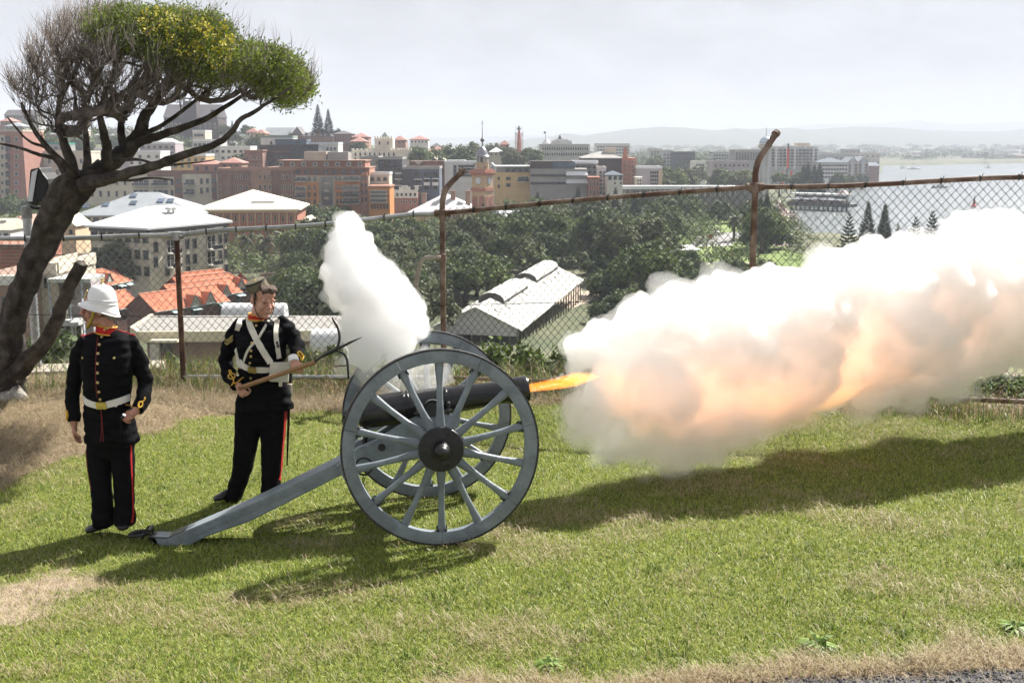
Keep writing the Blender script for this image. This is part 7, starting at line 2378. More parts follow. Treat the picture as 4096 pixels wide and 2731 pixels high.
# ================================================================ HOUSES BELOW THE HILL
tile = mat('orange_tile', (0.40, 0.115, 0.055), 0.75, c2=(0.56, 0.19, 0.095), scale=1.3, detail=6, island=0.16)
teal = mat('teal_trim', (0.12, 0.19, 0.20), 0.6, var=0.08)
w_rowbrick = wall('row_brick', (0.12, 0.06, 0.048), (0.17, 0.09, 0.07))
def tiled_house(name, label, a_px, b_px, zr, run=3.3, drop=2.1, hip_b=False, courses=15):
	"""house with a tiled gable roof: ridge seen from a_px to b_px at height zr"""
	A = PZ(*a_px, zr); B = PZ(*b_px, zr)
	d = (B - A); L = d.length; d.normalize()
	n_ = Vector((d.y, -d.x, 0))
	if n_.y > 0:
		n_ = -n_
	g = min(tz(A.x, A.y), tz(B.x, B.y))
	org = Vector((A.x, A.y, g))
	e = empty(name, org, 0, label, 'house')
	H = zr - g
	M = Matrix((d, -n_, Vector((0, 0, 1)))).transposed()      # local x along ridge, y away from the lens
	eh = H - drop
	mb_ = MB()
	pr = [(-run + .25, 0), (run - .25, 0), (run - .25, eh), (0, H - .12), (-run + .25, eh)]
	vs_ = [M @ Vector((0.25, y, z)) for y, z in pr] + [M @ Vector((L - .25, y, z)) for y, z in pr]
	mb_.add(vs_, [(0, 1, 2, 3, 4)[::-1], (5, 6, 7, 8, 9), (0, 5, 6, 1)[::-1], (1, 6, 7, 2)[::-1], (4, 9, 5, 0)[::-1]])
	mb_.build('wall', w_rowbrick, e)
	for s_, nm in ((-1, 'front'), (1, 'rear')):
		mb_ = MB()
		for c in range(courses):
			t0, t1 = c / courses, (c + 1.12) / courses
			lift = .05
			hb = run * .9 if hip_b else 0
			xb0, xb1 = L - hb * t0 * 0 - (hb * (1 - t0) * 0), L
			if hip_b:
				xb0 = L - hb + hb * t0; xb1 = L - hb + hb * min(1, t1)
			y0, y1 = s_ * run * t0, s_ * run * t1
			z0, z1 = H - drop * t0, H - drop * t1 + lift
			k = max(1, int(L / 1.6)) if s_ < 0 else 1
			for q in range(k):
				u0, u1 = q / k, (q + 1) / k - (.006 if k > 1 else 0)
				P0 = [M @ Vector((xb0 * u0, y0, z0)), M @ Vector((xb0 * u1, y0, z0)), M @ Vector((xb1 * u1, y1, z1)), M @ Vector((xb1 * u0, y1, z1))]
				lo = [p - Vector((0, 0, .06)) for p in P0]
				mb_.add(P0 + lo, [(0, 3, 2, 1), (3, 7, 6, 2), (2, 6, 5, 1), (0, 4, 7, 3)] if s_ < 0 else [(0, 1, 2, 3), (3, 2, 6, 7)])
		r_ = mb_.build('roof_tiles', tile, e); r_['kind'] = 'stuff'
	mb_ = MB(); mb_.tube([M @ Vector((-.05, 0, H + .05)), M @ Vector((L - (run * .9 if hip_b else 0), 0, H + .05))], .14, 6)
	if hip_b:
		for s_ in (-1, 1):
			mb_.tube([M @ Vector((L - run * .9, 0, H + .05)), M @ Vector((L, s_ * run, H - drop + .05))], .12, 6)
	mb_.build('ridge_cap', mat('ridge_cap', (0.52, 0.24, 0.15), 0.75, var=0.1), e)
	if hip_b:
		mb_ = MB(); mb_.add([M @ Vector((L - run * .9, 0, H)), M @ Vector((L, -run, H - drop)), M @ Vector((L, run, H - drop))], [(0, 1, 2)]); mb_.build('hip_end', tile, e)
	mb_ = MB(); mb_.tube([M @ Vector((0, -run - .05, H - drop - .02)), M @ Vector((L, -run - .05, H - drop - .02))], .09, 6); mb_.build('gutter', teal, e)
	return e, M, L, H, run, drop, org
def gablet(h, px, py, wpx, hpx):
	"""small pale gable dormer on the front eave"""
	e, M, L, H, run, drop, org = h
	n_ = M @ Vector((0, -1, 0)); pt = org + M @ Vector((0, -run - .3, 0))
	ray = P(px, py, 100) - CAMP
	t = (pt - CAMP).dot(n_) / ray.dot(n_)
	q = CAMP + ray * t - org
	sc_ = (org.y) / F
	w_, h_ = wpx * sc_ / 2, hpx * sc_
	dx = M @ Vector((1, 0, 0)); dy = M @ Vector((0, 1, 0))
	mb_ = MB(); mb_.prism([(-w_, -h_), (w_, -h_), (0, 0)], q, dx, (0, 0, 1), .12); gb = mb_.build('gablet', w_cream, e)
	mb_ = MB()
	for s_ in (-1, 1):
		mb_.tube([q - dy * .1, q + dx * s_ * w_ * 1.1 + Vector((0, 0, -h_ * 1.05)) - dy * .1], .09, 5)
	mb_.tube([q + dx * -w_ * 1.1 + Vector((0, 0, -h_)) - dy * .1, q + dx * w_ * 1.1 + Vector((0, 0, -h_)) - dy * .1], .08, 5)
	mb_.build('gablet_trim', teal, gb)
	mb_ = MB()
	for s_ in (-1, 1):
		a_ = q; b_ = q + dx * s_ * w_ * 1.08 + Vector((0, 0, -h_ * 1.0)); bk_ = dy * 2.2 + Vector((0, 0, 0))
		mb_.add([a_, b_, b_ + dy * .5, a_ + bk_], [(0, 1, 2, 3)])
	mb_.build('gablet_roof', tile, gb)
def low_windows(h, xs, w_=1.2, hh=1.0):
	e, M, L, H, run, drop, org = h
	for x in xs:
		o = obj_of('window', win_mesh(w_, hh, 'dB'), e, M @ Vector((x * L, -run + .22, H - drop - .95)))
		o.rotation_euler = M.to_euler()
		mb_ = MB(); c = M @ Vector((x * L, -run - .5, H - drop - .25))
		mb_.add([c + M @ Vector((-.8, .7, .15)), c + M @ Vector((.8, .7, .15)), c + M @ Vector((.8, -.3, -.15)), c + M @ Vector((-.8, -.3, -.15))], [(0, 1, 2, 3)])
		mb_.build('awning', mat('pale_teal_awning', (0.42, 0.55, 0.55), 0.5), e)
h = tiled_house('terrace_house', 'orange tiled terrace rearmost in the row below the hill', (700, 1096), (890, 1077), -17.0, 3.2, 2.0)
h = tiled_house('terrace_house', 'orange tiled terrace with hipped end second from the back', (690, 1114), (968, 1085), -17.3, 3.3, 2.1, True)
gablet(h, 965, 1112, 44, 44); low_windows(h, (.95,))
h = tiled_house('terrace_house', 'orange tiled terrace behind the front row with one white gablet', (655, 1143), (917, 1111), -17.9, 3.3, 2.1)
gablet(h, 905, 1139, 50, 46); low_windows(h, (.93,))
h = tiled_house('terrace_house', 'orange tiled front terrace with brick gable end and two white gablets', (556, 1178), (858, 1139), -18.4, 3.6, 2.3)
gablet(h, 781, 1180, 56, 48); gablet(h, 841, 1168, 56, 48); low_windows(h, (.25, .5, .88))
h = tiled_house('terrace_house', 'orange tiled house alone beside the leaning tree stub', (322, 1092), (456, 1069), -17.0, 3.4, 2.2, True)
gablet(h, 437, 1092, 40, 36); low_windows(h, (.6, .85))
h = tiled_house('terrace_house', 'orange tiled house seen behind the white helmet', (395, 1176), (503, 1160), -18.7, 3.3, 2.2)
# ---- flat roofed cream and brick building nearer the fence
zr = -15.0
pts = [PZ(557, 1333, zr), PZ(1400, 1327, zr), PZ(1380, 1262, zr), PZ(607, 1262, zr), PZ(528, 1313, zr)]
org = Vector((pts[0].x, pts[0].y, tz(pts[0].x, pts[0].y)))
fb_ = empty('flat_roof_building', org, 0, 'flat grey roofed building with cream fascia and brick wall behind the fence', 'building')
rel = [p - org for p in pts]
mb = MB()
mb.add([p for p in rel] + [p - Vector((0, 0, .12)) for p in rel], [(0, 1, 2, 3, 4), (9, 8, 7, 6, 5)] + [(i, (i + 1) % 5 + 0, (i + 1) % 5 + 5, i + 5)[::-1] for i in range(5)])
mb.build('roof', mat('bitumen_roof', (0.20, 0.19, 0.175), 0.9, c2=(0.29, 0.28, 0.26), scale=1.2, detail=8), fb_)
w_fas = wall('cream_fascia', (0.58, 0.53, 0.40))
for i in (0, 4, 3):
	a_, b_ = rel[i], rel[(i + 1) % 5]
	mb = MB(); d_ = (b_ - a_); n_ = Vector((d_.y, -d_.x, 0)).normalized() * .18
	mb.add([a_ + n_ + Vector((0, 0, .18)), b_ + n_ + Vector((0, 0, .18)), b_ + n_ - Vector((0, 0, .85)), a_ + n_ - Vector((0, 0, .85)), a_ - n_ + Vector((0, 0, .18)), b_ - n_ + Vector((0, 0, .18)), b_ - n_ - Vector((0, 0, .85)), a_ - n_ - Vector((0, 0, .85))],
		   [(0, 1, 2, 3)[::-1], (4, 5, 6, 7), (0, 4, 5, 1)[::-1], (3, 2, 6, 7), (0, 3, 7, 4), (1, 5, 6, 2)])
	mb.build('fascia', w_fas, fb_)
mb = MB()
a_, b_ = rel[0] + Vector((.4, .9, -.1)), rel[1] + Vector((0, .9, -.1))
w_lowb = wall('low_brick', (0.25, 0.165, 0.125), (0.31, 0.21, 0.165), scale=1.5)
mb.add([a_, b_, Vector((b_.x, b_.y, -1)), Vector((a_.x, a_.y, -1)), a_ + Vector((0, 8, 0)), Vector((a_.x, a_.y + 8, -1))], [(3, 2, 1, 0), (0, 4, 5, 3)])
mb.build('wall', w_lowb, fb_)
q_ = P(667, 1412, org.y + .8) - org
mb = MB(); mb.box((q_.x, rel[0].y + .85, q_.z), (1.0, .12, 2.1)); mb.build('door', fr_d, fb_)
q_ = P(626, 1430, org.y + .8) - org
mb = MB(); mb.box((q_.x, rel[0].y + .55, q_.z), (.9, .5, 2.9)); mb.build('white_panel', w_white, fb_)
q_ = P(664, 1358, org.y - .5) - org
mb = MB(); mb.box((q_.x, rel[0].y - .6, q_.z - .05), (2.6, 1.6, .22)); mb.build('door_canopy', w_fas, fb_)
def barrel(label, x0, x1, y0, y1, Y):
	a_ = P(x0, y1, Y); b_ = P(x1, y1, Y); r_ = (y1 - y0) * Y / F * .8
	e = empty('barrel_canopy', a_, 0, label, 'canopy')
	mb_ = MB(); L = b_.x - a_.x
	vs_ = []
	for x in (0, L):
		for i in range(13):
			t = pi * i / 12
			vs_.append((x, r_ - r_ * cos(t), r_ * 1.15 * sin(t)))
	mb_.add(vs_, [(i, i + 1, 14 + i, 13 + i) for i in range(12)] + [tuple(range(12, -1, -1)), tuple(range(13, 26))])
	mb_.build('vault', r_white, e, smooth=True)
	mb_ = MB(); g = tz(a_.x, a_.y) - a_.z; mb_.box((L / 2, r_, g / 2 + .0), (L - .1, 2 * r_ - .1, -g)); mb_.build('wall', w_white, e)
barrel('white vaulted canopy behind the capped person', 884, 1135, 1212, 1278, 128)
barrel('white vaulted canopy beside the smoke plume', 1240, 1380, 1316, 1390, 104)
c_ = P(1254, 1300, 118); g = tz(c_.x, c_.y)
rw = empty('round_brick_wall', (c_.x, c_.y, g), 0, 'low round red brick enclosure behind the staff', 'wall')
mb = MB(); zt = P(1254, 1282, 118).z - g; mb.lathe([(2.1, 0), (2.1, zt), (1.85, zt), (1.85, 0)], (0, 0, 0), (0, 0, 1), 32, closed=True); mb.build('brick_ring', w_redst, rw, smooth=True)
# ---- left modern house
b = Bld('modern_house', 'cream modern house with blue grey balcony frame behind the tree', 'house', 148, 226, 1092, 95, w_cream, 9, roof='flat', rm=w_cream)
b.win(185, 185, 1130, 1130, 1, 1, 12, 40, 'd')
b.block('roof_canopy', 218, 388, 1107, 1121, w_lgrey, 1.6, dp=3.5)
for x in (228, 306, 356):
	b.block('column', x - 8, x + 8, 1121, 1395, mat('column_blue', (0.36, 0.39, 0.45), 0.6), 1.4, dp=.35)
b.block('balcony_floor', 216, 340, 1278, 1292, w_lgrey, 1.6, dp=3.0); b.block('balcony_panel', 246, 300, 1225, 1262, w_white, 1.5, dp=.08); b.block('balcony_rail', 226, 345, 1210, 1215, fr_w, 1.5, dp=.08)
b.block('room_wall', 222, 345, 1121, 1395, w_lilac, -2.0, dp=3)
b.win(270, 270, 1160, 1160, 1, 1, 60, 66, 'd'); b.win(262, 262, 1330, 1330, 1, 1, 56, 76, 'd'); b.win(318, 318, 1330, 1330, 1, 1, 26, 76, 'p')
for y in (1352, 1362, 1372, 1382):
	b.block('guard_rail', 232, 322, y, y + 3, fr_w, 1.45, dp=.06)
b = Bld('brick_house', 'tan brick house with white parapet at the left edge behind the tree', 'house', -120, 100, 1108, 92, w_lowb, 9)
b.block('parapet', -125, 104, 1102, 1140, w_white, .2); b.win(30, 30, 1210, 1210, 1, 1, 40, 50, 'd')
b = Bld('lattice_building', 'dark red brick block with pierced lattice parapet at the left edge', 'building', -120, 108, 985, 130, w_redst, 10)
mb = MB()
for r_ in range(7):
	for q_ in range(16):
		u, z = b.uv(6 + q_ * 6.3 + (3 if r_ % 2 else 0), 996 + r_ * 14)
		mb.box((u, -.03, z), (.10, .08, .12))
la = mb.build('lattice_holes', fr_d, b.e); la['kind'] = 'stuff'
b.block('coping', -122, 110, 978, 986, fr_d, .3)
b = Bld('roof_terrace', 'green metal framed roof terrace right of the leaning trunk', 'terrace', 175, 262, 1085, 112, w_cream, 6)
for x in (183, 205, 252):
	b.block('frame_post', x - 1.5, x + 1.5, 1018, 1086, mat('frame_green', (0.05, 0.11, 0.09), 0.6), 0, dp=.1)
b.block('frame_rail', 180, 256, 1018, 1022, MATS['frame_green'], 0, dp=.1); b.block('frame_rail', 180, 256, 1052, 1055, MATS['frame_green'], 0, dp=.1)
for i, (x0, x1, yt, Y, wm_) in enumerate(((-20, 40, 920, 240, w_white), (44, 120, 905, 250, w_cream), (120, 200, 925, 235, w_cream), (210, 300, 905, 228, wall('peach', (0.58, 0.42, 0.28))), (150, 260, 870, 270, w_lgrey))):
	b = Bld('cottage', ('white cottage with chimney at the left edge above the rail', 'cream cottage with pale gable left of the lamp pole', 'cream cottage behind the leaning trunk', 'peach gabled cottage right of the trunk above the rail', 'grey cottage behind the peach one')[i], 'house', x0, x1, yt, Y, wm_, 8, roof='gable_y' if i % 2 else 'gable', rm=r_tile if i == 1 else w_cream, rise=2.2)
	b.win(x0 + 16, x1 - 16, yt + 22, yt + 22, 2, 1, 13, 18, 'd')
	u, z = b.uv(x0 + 14, yt - 18); mb = MB(); mb.box((u, 3, z - .6), (.9, .9, 2.6)); mb.box((u, 3, z + .8), (1.2, 1.2, .3)); mb.build('chimney', w_cream, b.e)
# ---- white roofed apartments with a corner to the lens
def corner_block(name, label, cx, cyt, Yc, lx, ly, rx, ry, zr_, wm_, rm_, zb=None, ev=.7):
	"""eave height zr_; corner at pixel cx,cyt; left and right eave ends at lx,ly and rx,ry; returns faces"""
	C_ = P(cx, cyt, Yc); z0 = C_.z
	Lp = PZ(lx, ly, z0); Rp = PZ(rx, ry, z0)
	dl = Lp - C_; dr = Rp - C_
	# square up: right wall direction kept, left wall perpendicular
	dr_n = dr.normalized(); pl = Vector((-dr_n.y, dr_n.x, 0))
	ll = abs(dl.dot(pl))
	if pl.dot(dl) < 0:
		pl = -pl
	g = min(tz(C_.x, C_.y), tz(Lp.x, Lp.y), tz(Rp.x, Rp.y))
	return C_, dr_n, dr.length, pl, ll, g
C_, dR, LR, dL, LL, g = corner_block('', '', 590, 912, 215, 300, 905, 917, 884, 0, None, None)
yawb = atan2(dR.y, dR.x)
cb = empty('apartment_building', (C_.x, C_.y, g), yawb, 'cream apartment building with large white hipped roof behind the fence', 'building')
H = C_.z - g
mb = MB(); mb.box((LR / 2, LL / 2, H / 2 - .4), (LR - 1.0, LL - 1.0, H + .4)); mb.build('wall', w_cream, cb)
mb = MB(); k = LL / 2; rz_ = 3.4
x0, x1, y0, y1 = -.5, LR + .5, -.5, LL + .5
vs_ = [(x0, y0, H), (x1, y0, H), (x1, y1, H), (x0, y1, H), (x0 + k, LL / 2, H + rz_), (x1 - k, LL / 2, H + rz_)]
mb.add(vs_ + [(v[0], v[1], H - .35) for v in vs_[:4]], [(0, 1, 5, 4), (2, 3, 4, 5), (1, 2, 5), (3, 0, 4), (0, 6, 7, 1), (1, 7, 8, 2), (2, 8, 9, 3), (3, 9, 6, 0), (9, 8, 7, 6)])
rf = mb.build('roof', r_white, cb)
mb = MB()
for i in range(1, 34):
	x = x0 + (x1 - x0) * i / 34
	t_ = min(1, (x - x0) / k, (x1 - x) / k)
	mb.box((x, y0 + (LL / 2 - y0) * t_ / 2, H + rz_ * t_ / 2 + .04), (.06, sqrt(((LL / 2 - y0) * t_) ** 2 + (rz_ * t_) ** 2), .05), Matrix.Rotation(atan2(rz_, LL / 2 - y0), 3, 'X'))
se = mb.build('roof_seam', r_white, rf); se['kind'] = 'stuff'
mb = MB()
for dx_, dz_ in ((0, 0), (1.3, .1)):
	mb.tube([(LR * .45 + dx_, LL * .28, H + rz_ * .56), (LR * .45 + dx_, LL * .28, H + rz_ * .56 + 1.0)], .25, 8); mb.ell((LR * .45 + dx_, LL * .28, H + rz_ * .56 + 1.1), (.75, .75, .35), nu=10, nv=6)
mb.build('roof_ventilator', w_lgrey, rf)
mb = MB(); mb.box((LR / 2, .1, H - .7), (LR - .7, .5, .7)); mb.box((.1, LL / 2, H - .7), (.5, LL - .7, .7)); mb.build('eave_band', fr_d, cb)
def face_pt(px, py):
	"""point on the right-hand wall plane (local)"""
	n_ = Vector((sin(yawb), -cos(yawb), 0))
	o_ = Vector((C_.x, C_.y, g)) - n_ * .5
	ray = P(px, py, 100) - CAMP
	t = (o_ - CAMP).dot(n_) / ray.dot(n_)
	q = CAMP + ray * t - Vector((C_.x, C_.y, g))
	return q.dot(Vector((cos(yawb), sin(yawb), 0))), q.z
for px_, py_, w_, h_, st in [(620, 925, .9, 1.2, 'd'), (672, 928, 2.2, 1.8, 'b'), (746, 917, 1.0, 1.8, 'd'), (772, 915, 1.0, 1.8, 'd'), (844, 908, 2.6, 2.0, 'b'), (898, 900, 1.0, 1.8, 'd'),
							 (622, 988, 1.0, 1.9, 'd'), (680, 985, 2.2, 2.6, 'b'), (748, 976, 1.0, 1.9, 'd'), (777, 974, 1.0, 1.9, 'd'), (843, 968, 2.6, 2.8, 'b'), (879, 957, .8, 1.9, 'd'), (901, 952, .8, 1.9, 'd'),
							 (622, 1048, 1.0, 1.9, 'd'), (680, 1042, 2.2, 2.6, 'b'), (750, 1036, 1.0, 1.9, 'd'), (778, 1034, 1.0, 1.9, 'd'), (843, 1030, 2.6, 2.8, 'b'), (880, 1018, .8, 1.9, 'd'), (902, 1014, .8, 1.9, 'd'),
							 (668, 1085, 1.0, 1.6, 'd'), (752, 1082, 1.0, 1.6, 'd'), (905, 1074, .9, 1.8, 'd')]:
	u, z = face_pt(px_, py_)
	obj_of('window', win_mesh(w_, h_, st + 'x'), cb, (u, .44, z))
n_ = 7
for i in range(n_):
	for r_ in range(3):
		o_ = obj_of('window', win_mesh(1.3, 1.7, 'dm'), cb, (.44, LL * (i + .5) / n_, H - 2.0 - 3.1 * r_)); o_.rotation_euler = (0, 0, -pi / 2)
# cream roofed red brick building behind it
b = Bld('government_building', 'red brick arcaded building with cream hipped roof', 'building', 785, 1188, 838, 300, w_redst, 26, yaw=radians(5), roof='hip', rm=r_cream, rise=4.6, eave=1.0)
b.block('cornice', 780, 1192, 836, 850, w_sand, .7); b.block('string_course', 783, 1190, 906, 912, w_sand, .5)
b.ribs('pilaster', 800, 1180, 850, 906, 13, w_sand, 7, .45)
b.win(816, 1164, 874, 874, 12, 1, 11, 26, 'a'); b.win(816, 1164, 932, 932, 12, 1, 12, 30, 'a')
u, z = b.uv(1045, 812); mb = MB(); mb.box((u, 5, z - .3), (6, 3, 1.1)); mb.build('roof_plant', w_lgrey, b.e)
b = Bld('annexe', 'small cream annexe right of the red arcaded building', 'building', 1188, 1250, 905, 285, w_cream, 12, roof='hip', rm=r_cream, rise=2.2)
b.win(1202, 1240, 930, 960, 3, 2, 9, 16, 'd')
b = Bld('apartment_building', 'long grey metal roofed building with skylights behind the white roof', 'building', 300, 785, 862, 285, w_beige, 24, yaw=radians(3), roof='hip', rm=r_grey, rise=5.2)
b.win(350, 420, 880, 880, 3, 1, 22, 18, 'd')
for x, y in ((400, 826), (492, 793), (508, 820), (615, 812), (655, 812), (322, 832)):
	u, z = b.uv(x, y)
	yy = (z - b.h) / 5.2 * 12
	mb = MB(); mb.box((u * 1.0, max(.5, yy) , z + .25), (1.6, 2.0, .25), Matrix.Rotation(atan2(5.2, 12.5), 3, 'X')); mb.build('skylight', glass_b, b.r)
# white low station hall right of the clock tower
b = Bld('low_hall', 'low hall with bright white roof right of the clock tower', 'building', 1975, 2160, 880, 370, w_red, 14, roof='gable', rm=r_white, rise=2.6)
# ---- open sided shed with ridge monitors
ze = -21.6
Lf, Rf, Rb = PZ(1737, 1304, ze), PZ(2076, 1316, ze), PZ(2325, 1117, ze)
dv = (Rb - Rf); wv = (Lf - Rf)
gs = -26.0
org = Vector((Rf.x, Rf.y, gs))
shed = empty('open_shed', org, 0, 'long white gabled open shed with curved roof vents beyond the cannon', 'shed')
dvn = dv.normalized(); wvn = (wv - dvn * wv.dot(dvn)).normalized(); W_ = wv.dot(wvn)
wv = wvn * W_
mid = Rf + wv / 2
zr_ = ze
for i in range(60):
	if to_px((mid.x, mid.y, zr_))[1] <= 1226:
		break
	zr_ += .05
RH = zr_ - ze
sh = lambda u, v, z: Vector((Rf.x, Rf.y, 0)) + dvn * u + wvn * v + Vector((0, 0, z)) - org
Ld = dv.length
mb = MB()
o_ = .4
for s_, va, vb_ in ((0, -o_, W_ / 2), (1, W_ + o_, W_ / 2)):
	q = [sh(-o_, va, ze - .1), sh(Ld + o_, va, ze - .1), sh(Ld + o_, vb_, zr_), sh(-o_, vb_, zr_)]
	mb.add(q + [p_ - Vector((0, 0, .18)) for p_ in q], [(0, 1, 2, 3), (7, 6, 5, 4), (0, 4, 5, 1), (3, 2, 6, 7), (0, 3, 7, 4), (1, 5, 6, 2)])
sr = mb.build('roof', mat('shed_roof', (0.46, 0.45, 0.42), 0.55, c2=(0.58, 0.57, 0.54), scale=.4, detail=6), shed)
mb = MB(); q = [sh(-.05, 0, ze - 1.0), sh(-.05, W_, ze - 1.0), sh(-.05, W_, ze), sh(-.05, W_ / 2, zr_ - .2), sh(-.05, 0, ze)]
mb.add(q, [(0, 1, 2, 3, 4)]); mb.build('gable_wall', wall('shed_gable', (0.62, 0.60, 0.62)), shed)
for (t0, t1) in ((.16, .47), (.60, .97)):
	mb = MB(); k = 9; vs_ = []
	hw_ = W_ * .16
	for u in (Ld * t0, Ld * t1):
		for i in range(k):
			a = pi * i / (k - 1)
			vs_.append(sh(u, W_ / 2 - hw_ * cos(a), zr_ - RH * .30 + .20 + .40 * RH * sin(a) + .22))
	mb.add(vs_, [(i, i + 1, k + i + 1, k + i) for i in range(k - 1)])
	mon = mb.build('ridge_monitor', MATS['shed_roof'], sr, smooth=True)
	mb = MB()
	q = [sh(Ld * t0, W_ / 2 - hw_, zr_ - RH * .36), sh(Ld * t1, W_ / 2 - hw_, zr_ - RH * .36), sh(Ld * t1, W_ / 2 - hw_, zr_ - RH * .30 + .42), sh(Ld * t0, W_ / 2 - hw_, zr_ - RH * .30 + .42)]
	mb.add(q, [(0, 1, 2, 3)])
	q = [sh(Ld * t0 + .02, W_ / 2 - hw_ * cos(pi * i / 8), zr_ - RH * .30 + .20 + .40 * RH * sin(pi * i / 8) + .20) for i in range(9)] + [sh(Ld * t0 + .02, W_ / 2 + hw_, zr_ - RH * .3), sh(Ld * t0 + .02, W_ / 2 - hw_, zr_ - RH * .3)]
	mb.add(q, [tuple(range(11))])
	mb.build('vent_grille', fr_d, mon)
for i in range(22):
	mb = MB(); u = Ld * i / 21
	mb.box(sh(u, .15, (ze + gs) / 2), (.22, .22, ze - gs)); mb.build('post', mat('shed_post', (0.20, 0.17, 0.14), 0.8), shed)
for i in range(1, 9):
	mb = MB(); mb.box(sh(.1, W_ * i / 9, (ze - 1 + gs) / 2), (.22, .22, ze - 1 - gs)); mb.build('post', MATS['shed_post'], shed)
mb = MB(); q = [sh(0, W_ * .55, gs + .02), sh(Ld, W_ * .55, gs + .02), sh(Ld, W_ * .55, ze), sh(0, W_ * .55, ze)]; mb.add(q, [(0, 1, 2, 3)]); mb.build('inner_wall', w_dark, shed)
mb = MB()
for i in range(1, 40):
	u = Ld * i / 40
	mb.tube([sh(u, -o_, ze - .06), sh(u, W_ / 2, zr_ + .04)], .035, 4)
rb = mb.build('roof_rib', MATS['shed_roof'], sr); rb['kind'] = 'stuff'
# raised strokes on the roof: letters seen edge-on
strokes = [((948, 700), (1080, 755)), ((965, 690), (1062, 700)), ((1045, 650), (1160, 695)), ((1095, 640), (1150, 700)), ((1120, 600), (1240, 640)), ((1180, 590), (1205, 645)), ((1195, 545), (1310, 600)), ((1255, 540), (1300, 590)), ((1275, 500), (1390, 545)),
		   ((1480, 375), (1585, 412)), ((1520, 365), (1570, 410)), ((1550, 335), (1650, 375)), ((1590, 330), (1640, 370)), ((1590, 290), (1700, 335)), ((1640, 285), (1690, 330)), ((1650, 260), (1750, 300)), ((1690, 255), (1740, 290))]
n_ = (sh(1, 0, ze) - sh(0, 0, ze)).cross(sh(0, W_ / 2, zr_) - sh(0, 0, ze)).normalized()
if n_.z < 0:
	n_ = -n_
op_ = sh(0, 0, ze) + org
mb = MB()
for a_, b_ in strokes:
	ps = []
	for p_ in (a_, b_):
		ray = P(1650 + p_[0] / 2.94, 1000 + p_[1] / 2.94, 100) - CAMP
		t = (op_ - CAMP).dot(n_) / ray.dot(n_)
		ps.append(CAMP + ray * t - org + n_ * .06)
	mb.tube(ps, .05, 4)
ls = mb.build('roof_lettering', fr_d, sr); ls['kind'] = 'stuff'
# ================================================================ PARK, TREES, HARBOUR FRONT
leafs = {
	'dark': mat('foliage_dark', (0.032, 0.055, 0.016), 0.7, c2=(0.095, 0.13, 0.036), scale=0.5, island=0.5, transl=0.25),
	'mid': mat('foliage_mid', (0.05, 0.08, 0.018), 0.7, c2=(0.135, 0.175, 0.042), scale=0.5, island=0.5, transl=0.25),
	'olive': mat('foliage_olive', (0.065, 0.078, 0.03), 0.7, c2=(0.15, 0.165, 0.07), scale=0.5, island=0.5, transl=0.25),
	'bright': mat('foliage_bright', (0.050, 0.088, 0.014), 0.7, c2=(0.14, 0.19, 0.035), scale=0.5, island=0.45, transl=0.3),
	'pine': mat('foliage_pine', (0.018, 0.028, 0.014), 0.75, c2=(0.045, 0.058, 0.028), scale=0.6, island=0.4, transl=0.15),
}
trunk_m = mat('far_trunk', (0.075, 0.058, 0.045), 0.9, var=0.2, scale=2)
def crown_mesh(name, kind, seed, n_cl=46, n_leaf=34, shape=(1, 1, .72), size=.10):
	"""unit crown (radius about 1): leaf clumps through the volume, denser at the skin, gaps between"""
	r = np.random.default_rng(seed)
	d = r.normal(size=(n_cl, 3)); d /= np.linalg.norm(d, axis=1)[:, None]
	d[:, 2] = np.abs(d[:, 2]) * 1.0 - .35 * (r.random(n_cl) < .4)
	rad = .55 + .42 * r.random(n_cl) ** .6
	lob = 1 + .22 * np.sin(3 * np.arctan2(d[:, 1], d[:, 0]) + seed)
	cc = d * (rad * lob)[:, None] * np.array(shape)
	cr = .17 + .15 * r.random(n_cl)
	V = []; Q = []
	k = 0
	for c, rr_ in zip(cc, cr):
		dd = r.normal(size=(n_leaf, 3)); dd /= np.linalg.norm(dd, axis=1)[:, None]
		p = c + dd * rr_ * (r.random((n_leaf, 1)) ** .35) * np.array([1, 1, .75])
		nn = dd * .6 + r.normal(size=(n_leaf, 3)) * .5 + np.array([0, 0, .5]); nn /= np.linalg.norm(nn, axis=1)[:, None]
		u = np.cross(nn, r.normal(size=(n_leaf, 3))); u /= np.linalg.norm(u, axis=1)[:, None]
		w = np.cross(nn, u)
		s = size * (.6 + .8 * r.random((n_leaf, 1)))
		V.append(np.stack([p - u * s, p + w * s * .7, p + u * s, p - w * s * .7], 1).reshape(-1, 3))
		Q.append(np.arange(n_leaf * 4).reshape(-1, 4) + k); k += n_leaf * 4
	return np_mesh(name, np.concatenate(V), np.concatenate(Q), leafs[kind])
CROWN = {k: [crown_mesh('crown', k, 10 + 7 * i + j, 120, 52, (1, 1, .80), .062) for j in range(3)] for i, k in enumerate(('dark', 'mid', 'olive', 'bright'))}
TRK = MB(); TRK.tube([(0, 0, 0), (.02, .01, .35), (-.01, .02, .7), (.0, 0, 1.0)], [.07, .05, .04, .02], 7)
for a in range(5):
	t = a * 1.3
	TRK.tube([(0, 0, .45 + .07 * a), (.25 * cos(t), .25 * sin(t), .75 + .05 * a), (.45 * cos(t), .45 * sin(t), .95 + .05 * a)], [.03, .022, .01], 5)
TRUNK_ME = TRK.mesh('trunk', trunk_m, smooth='all')
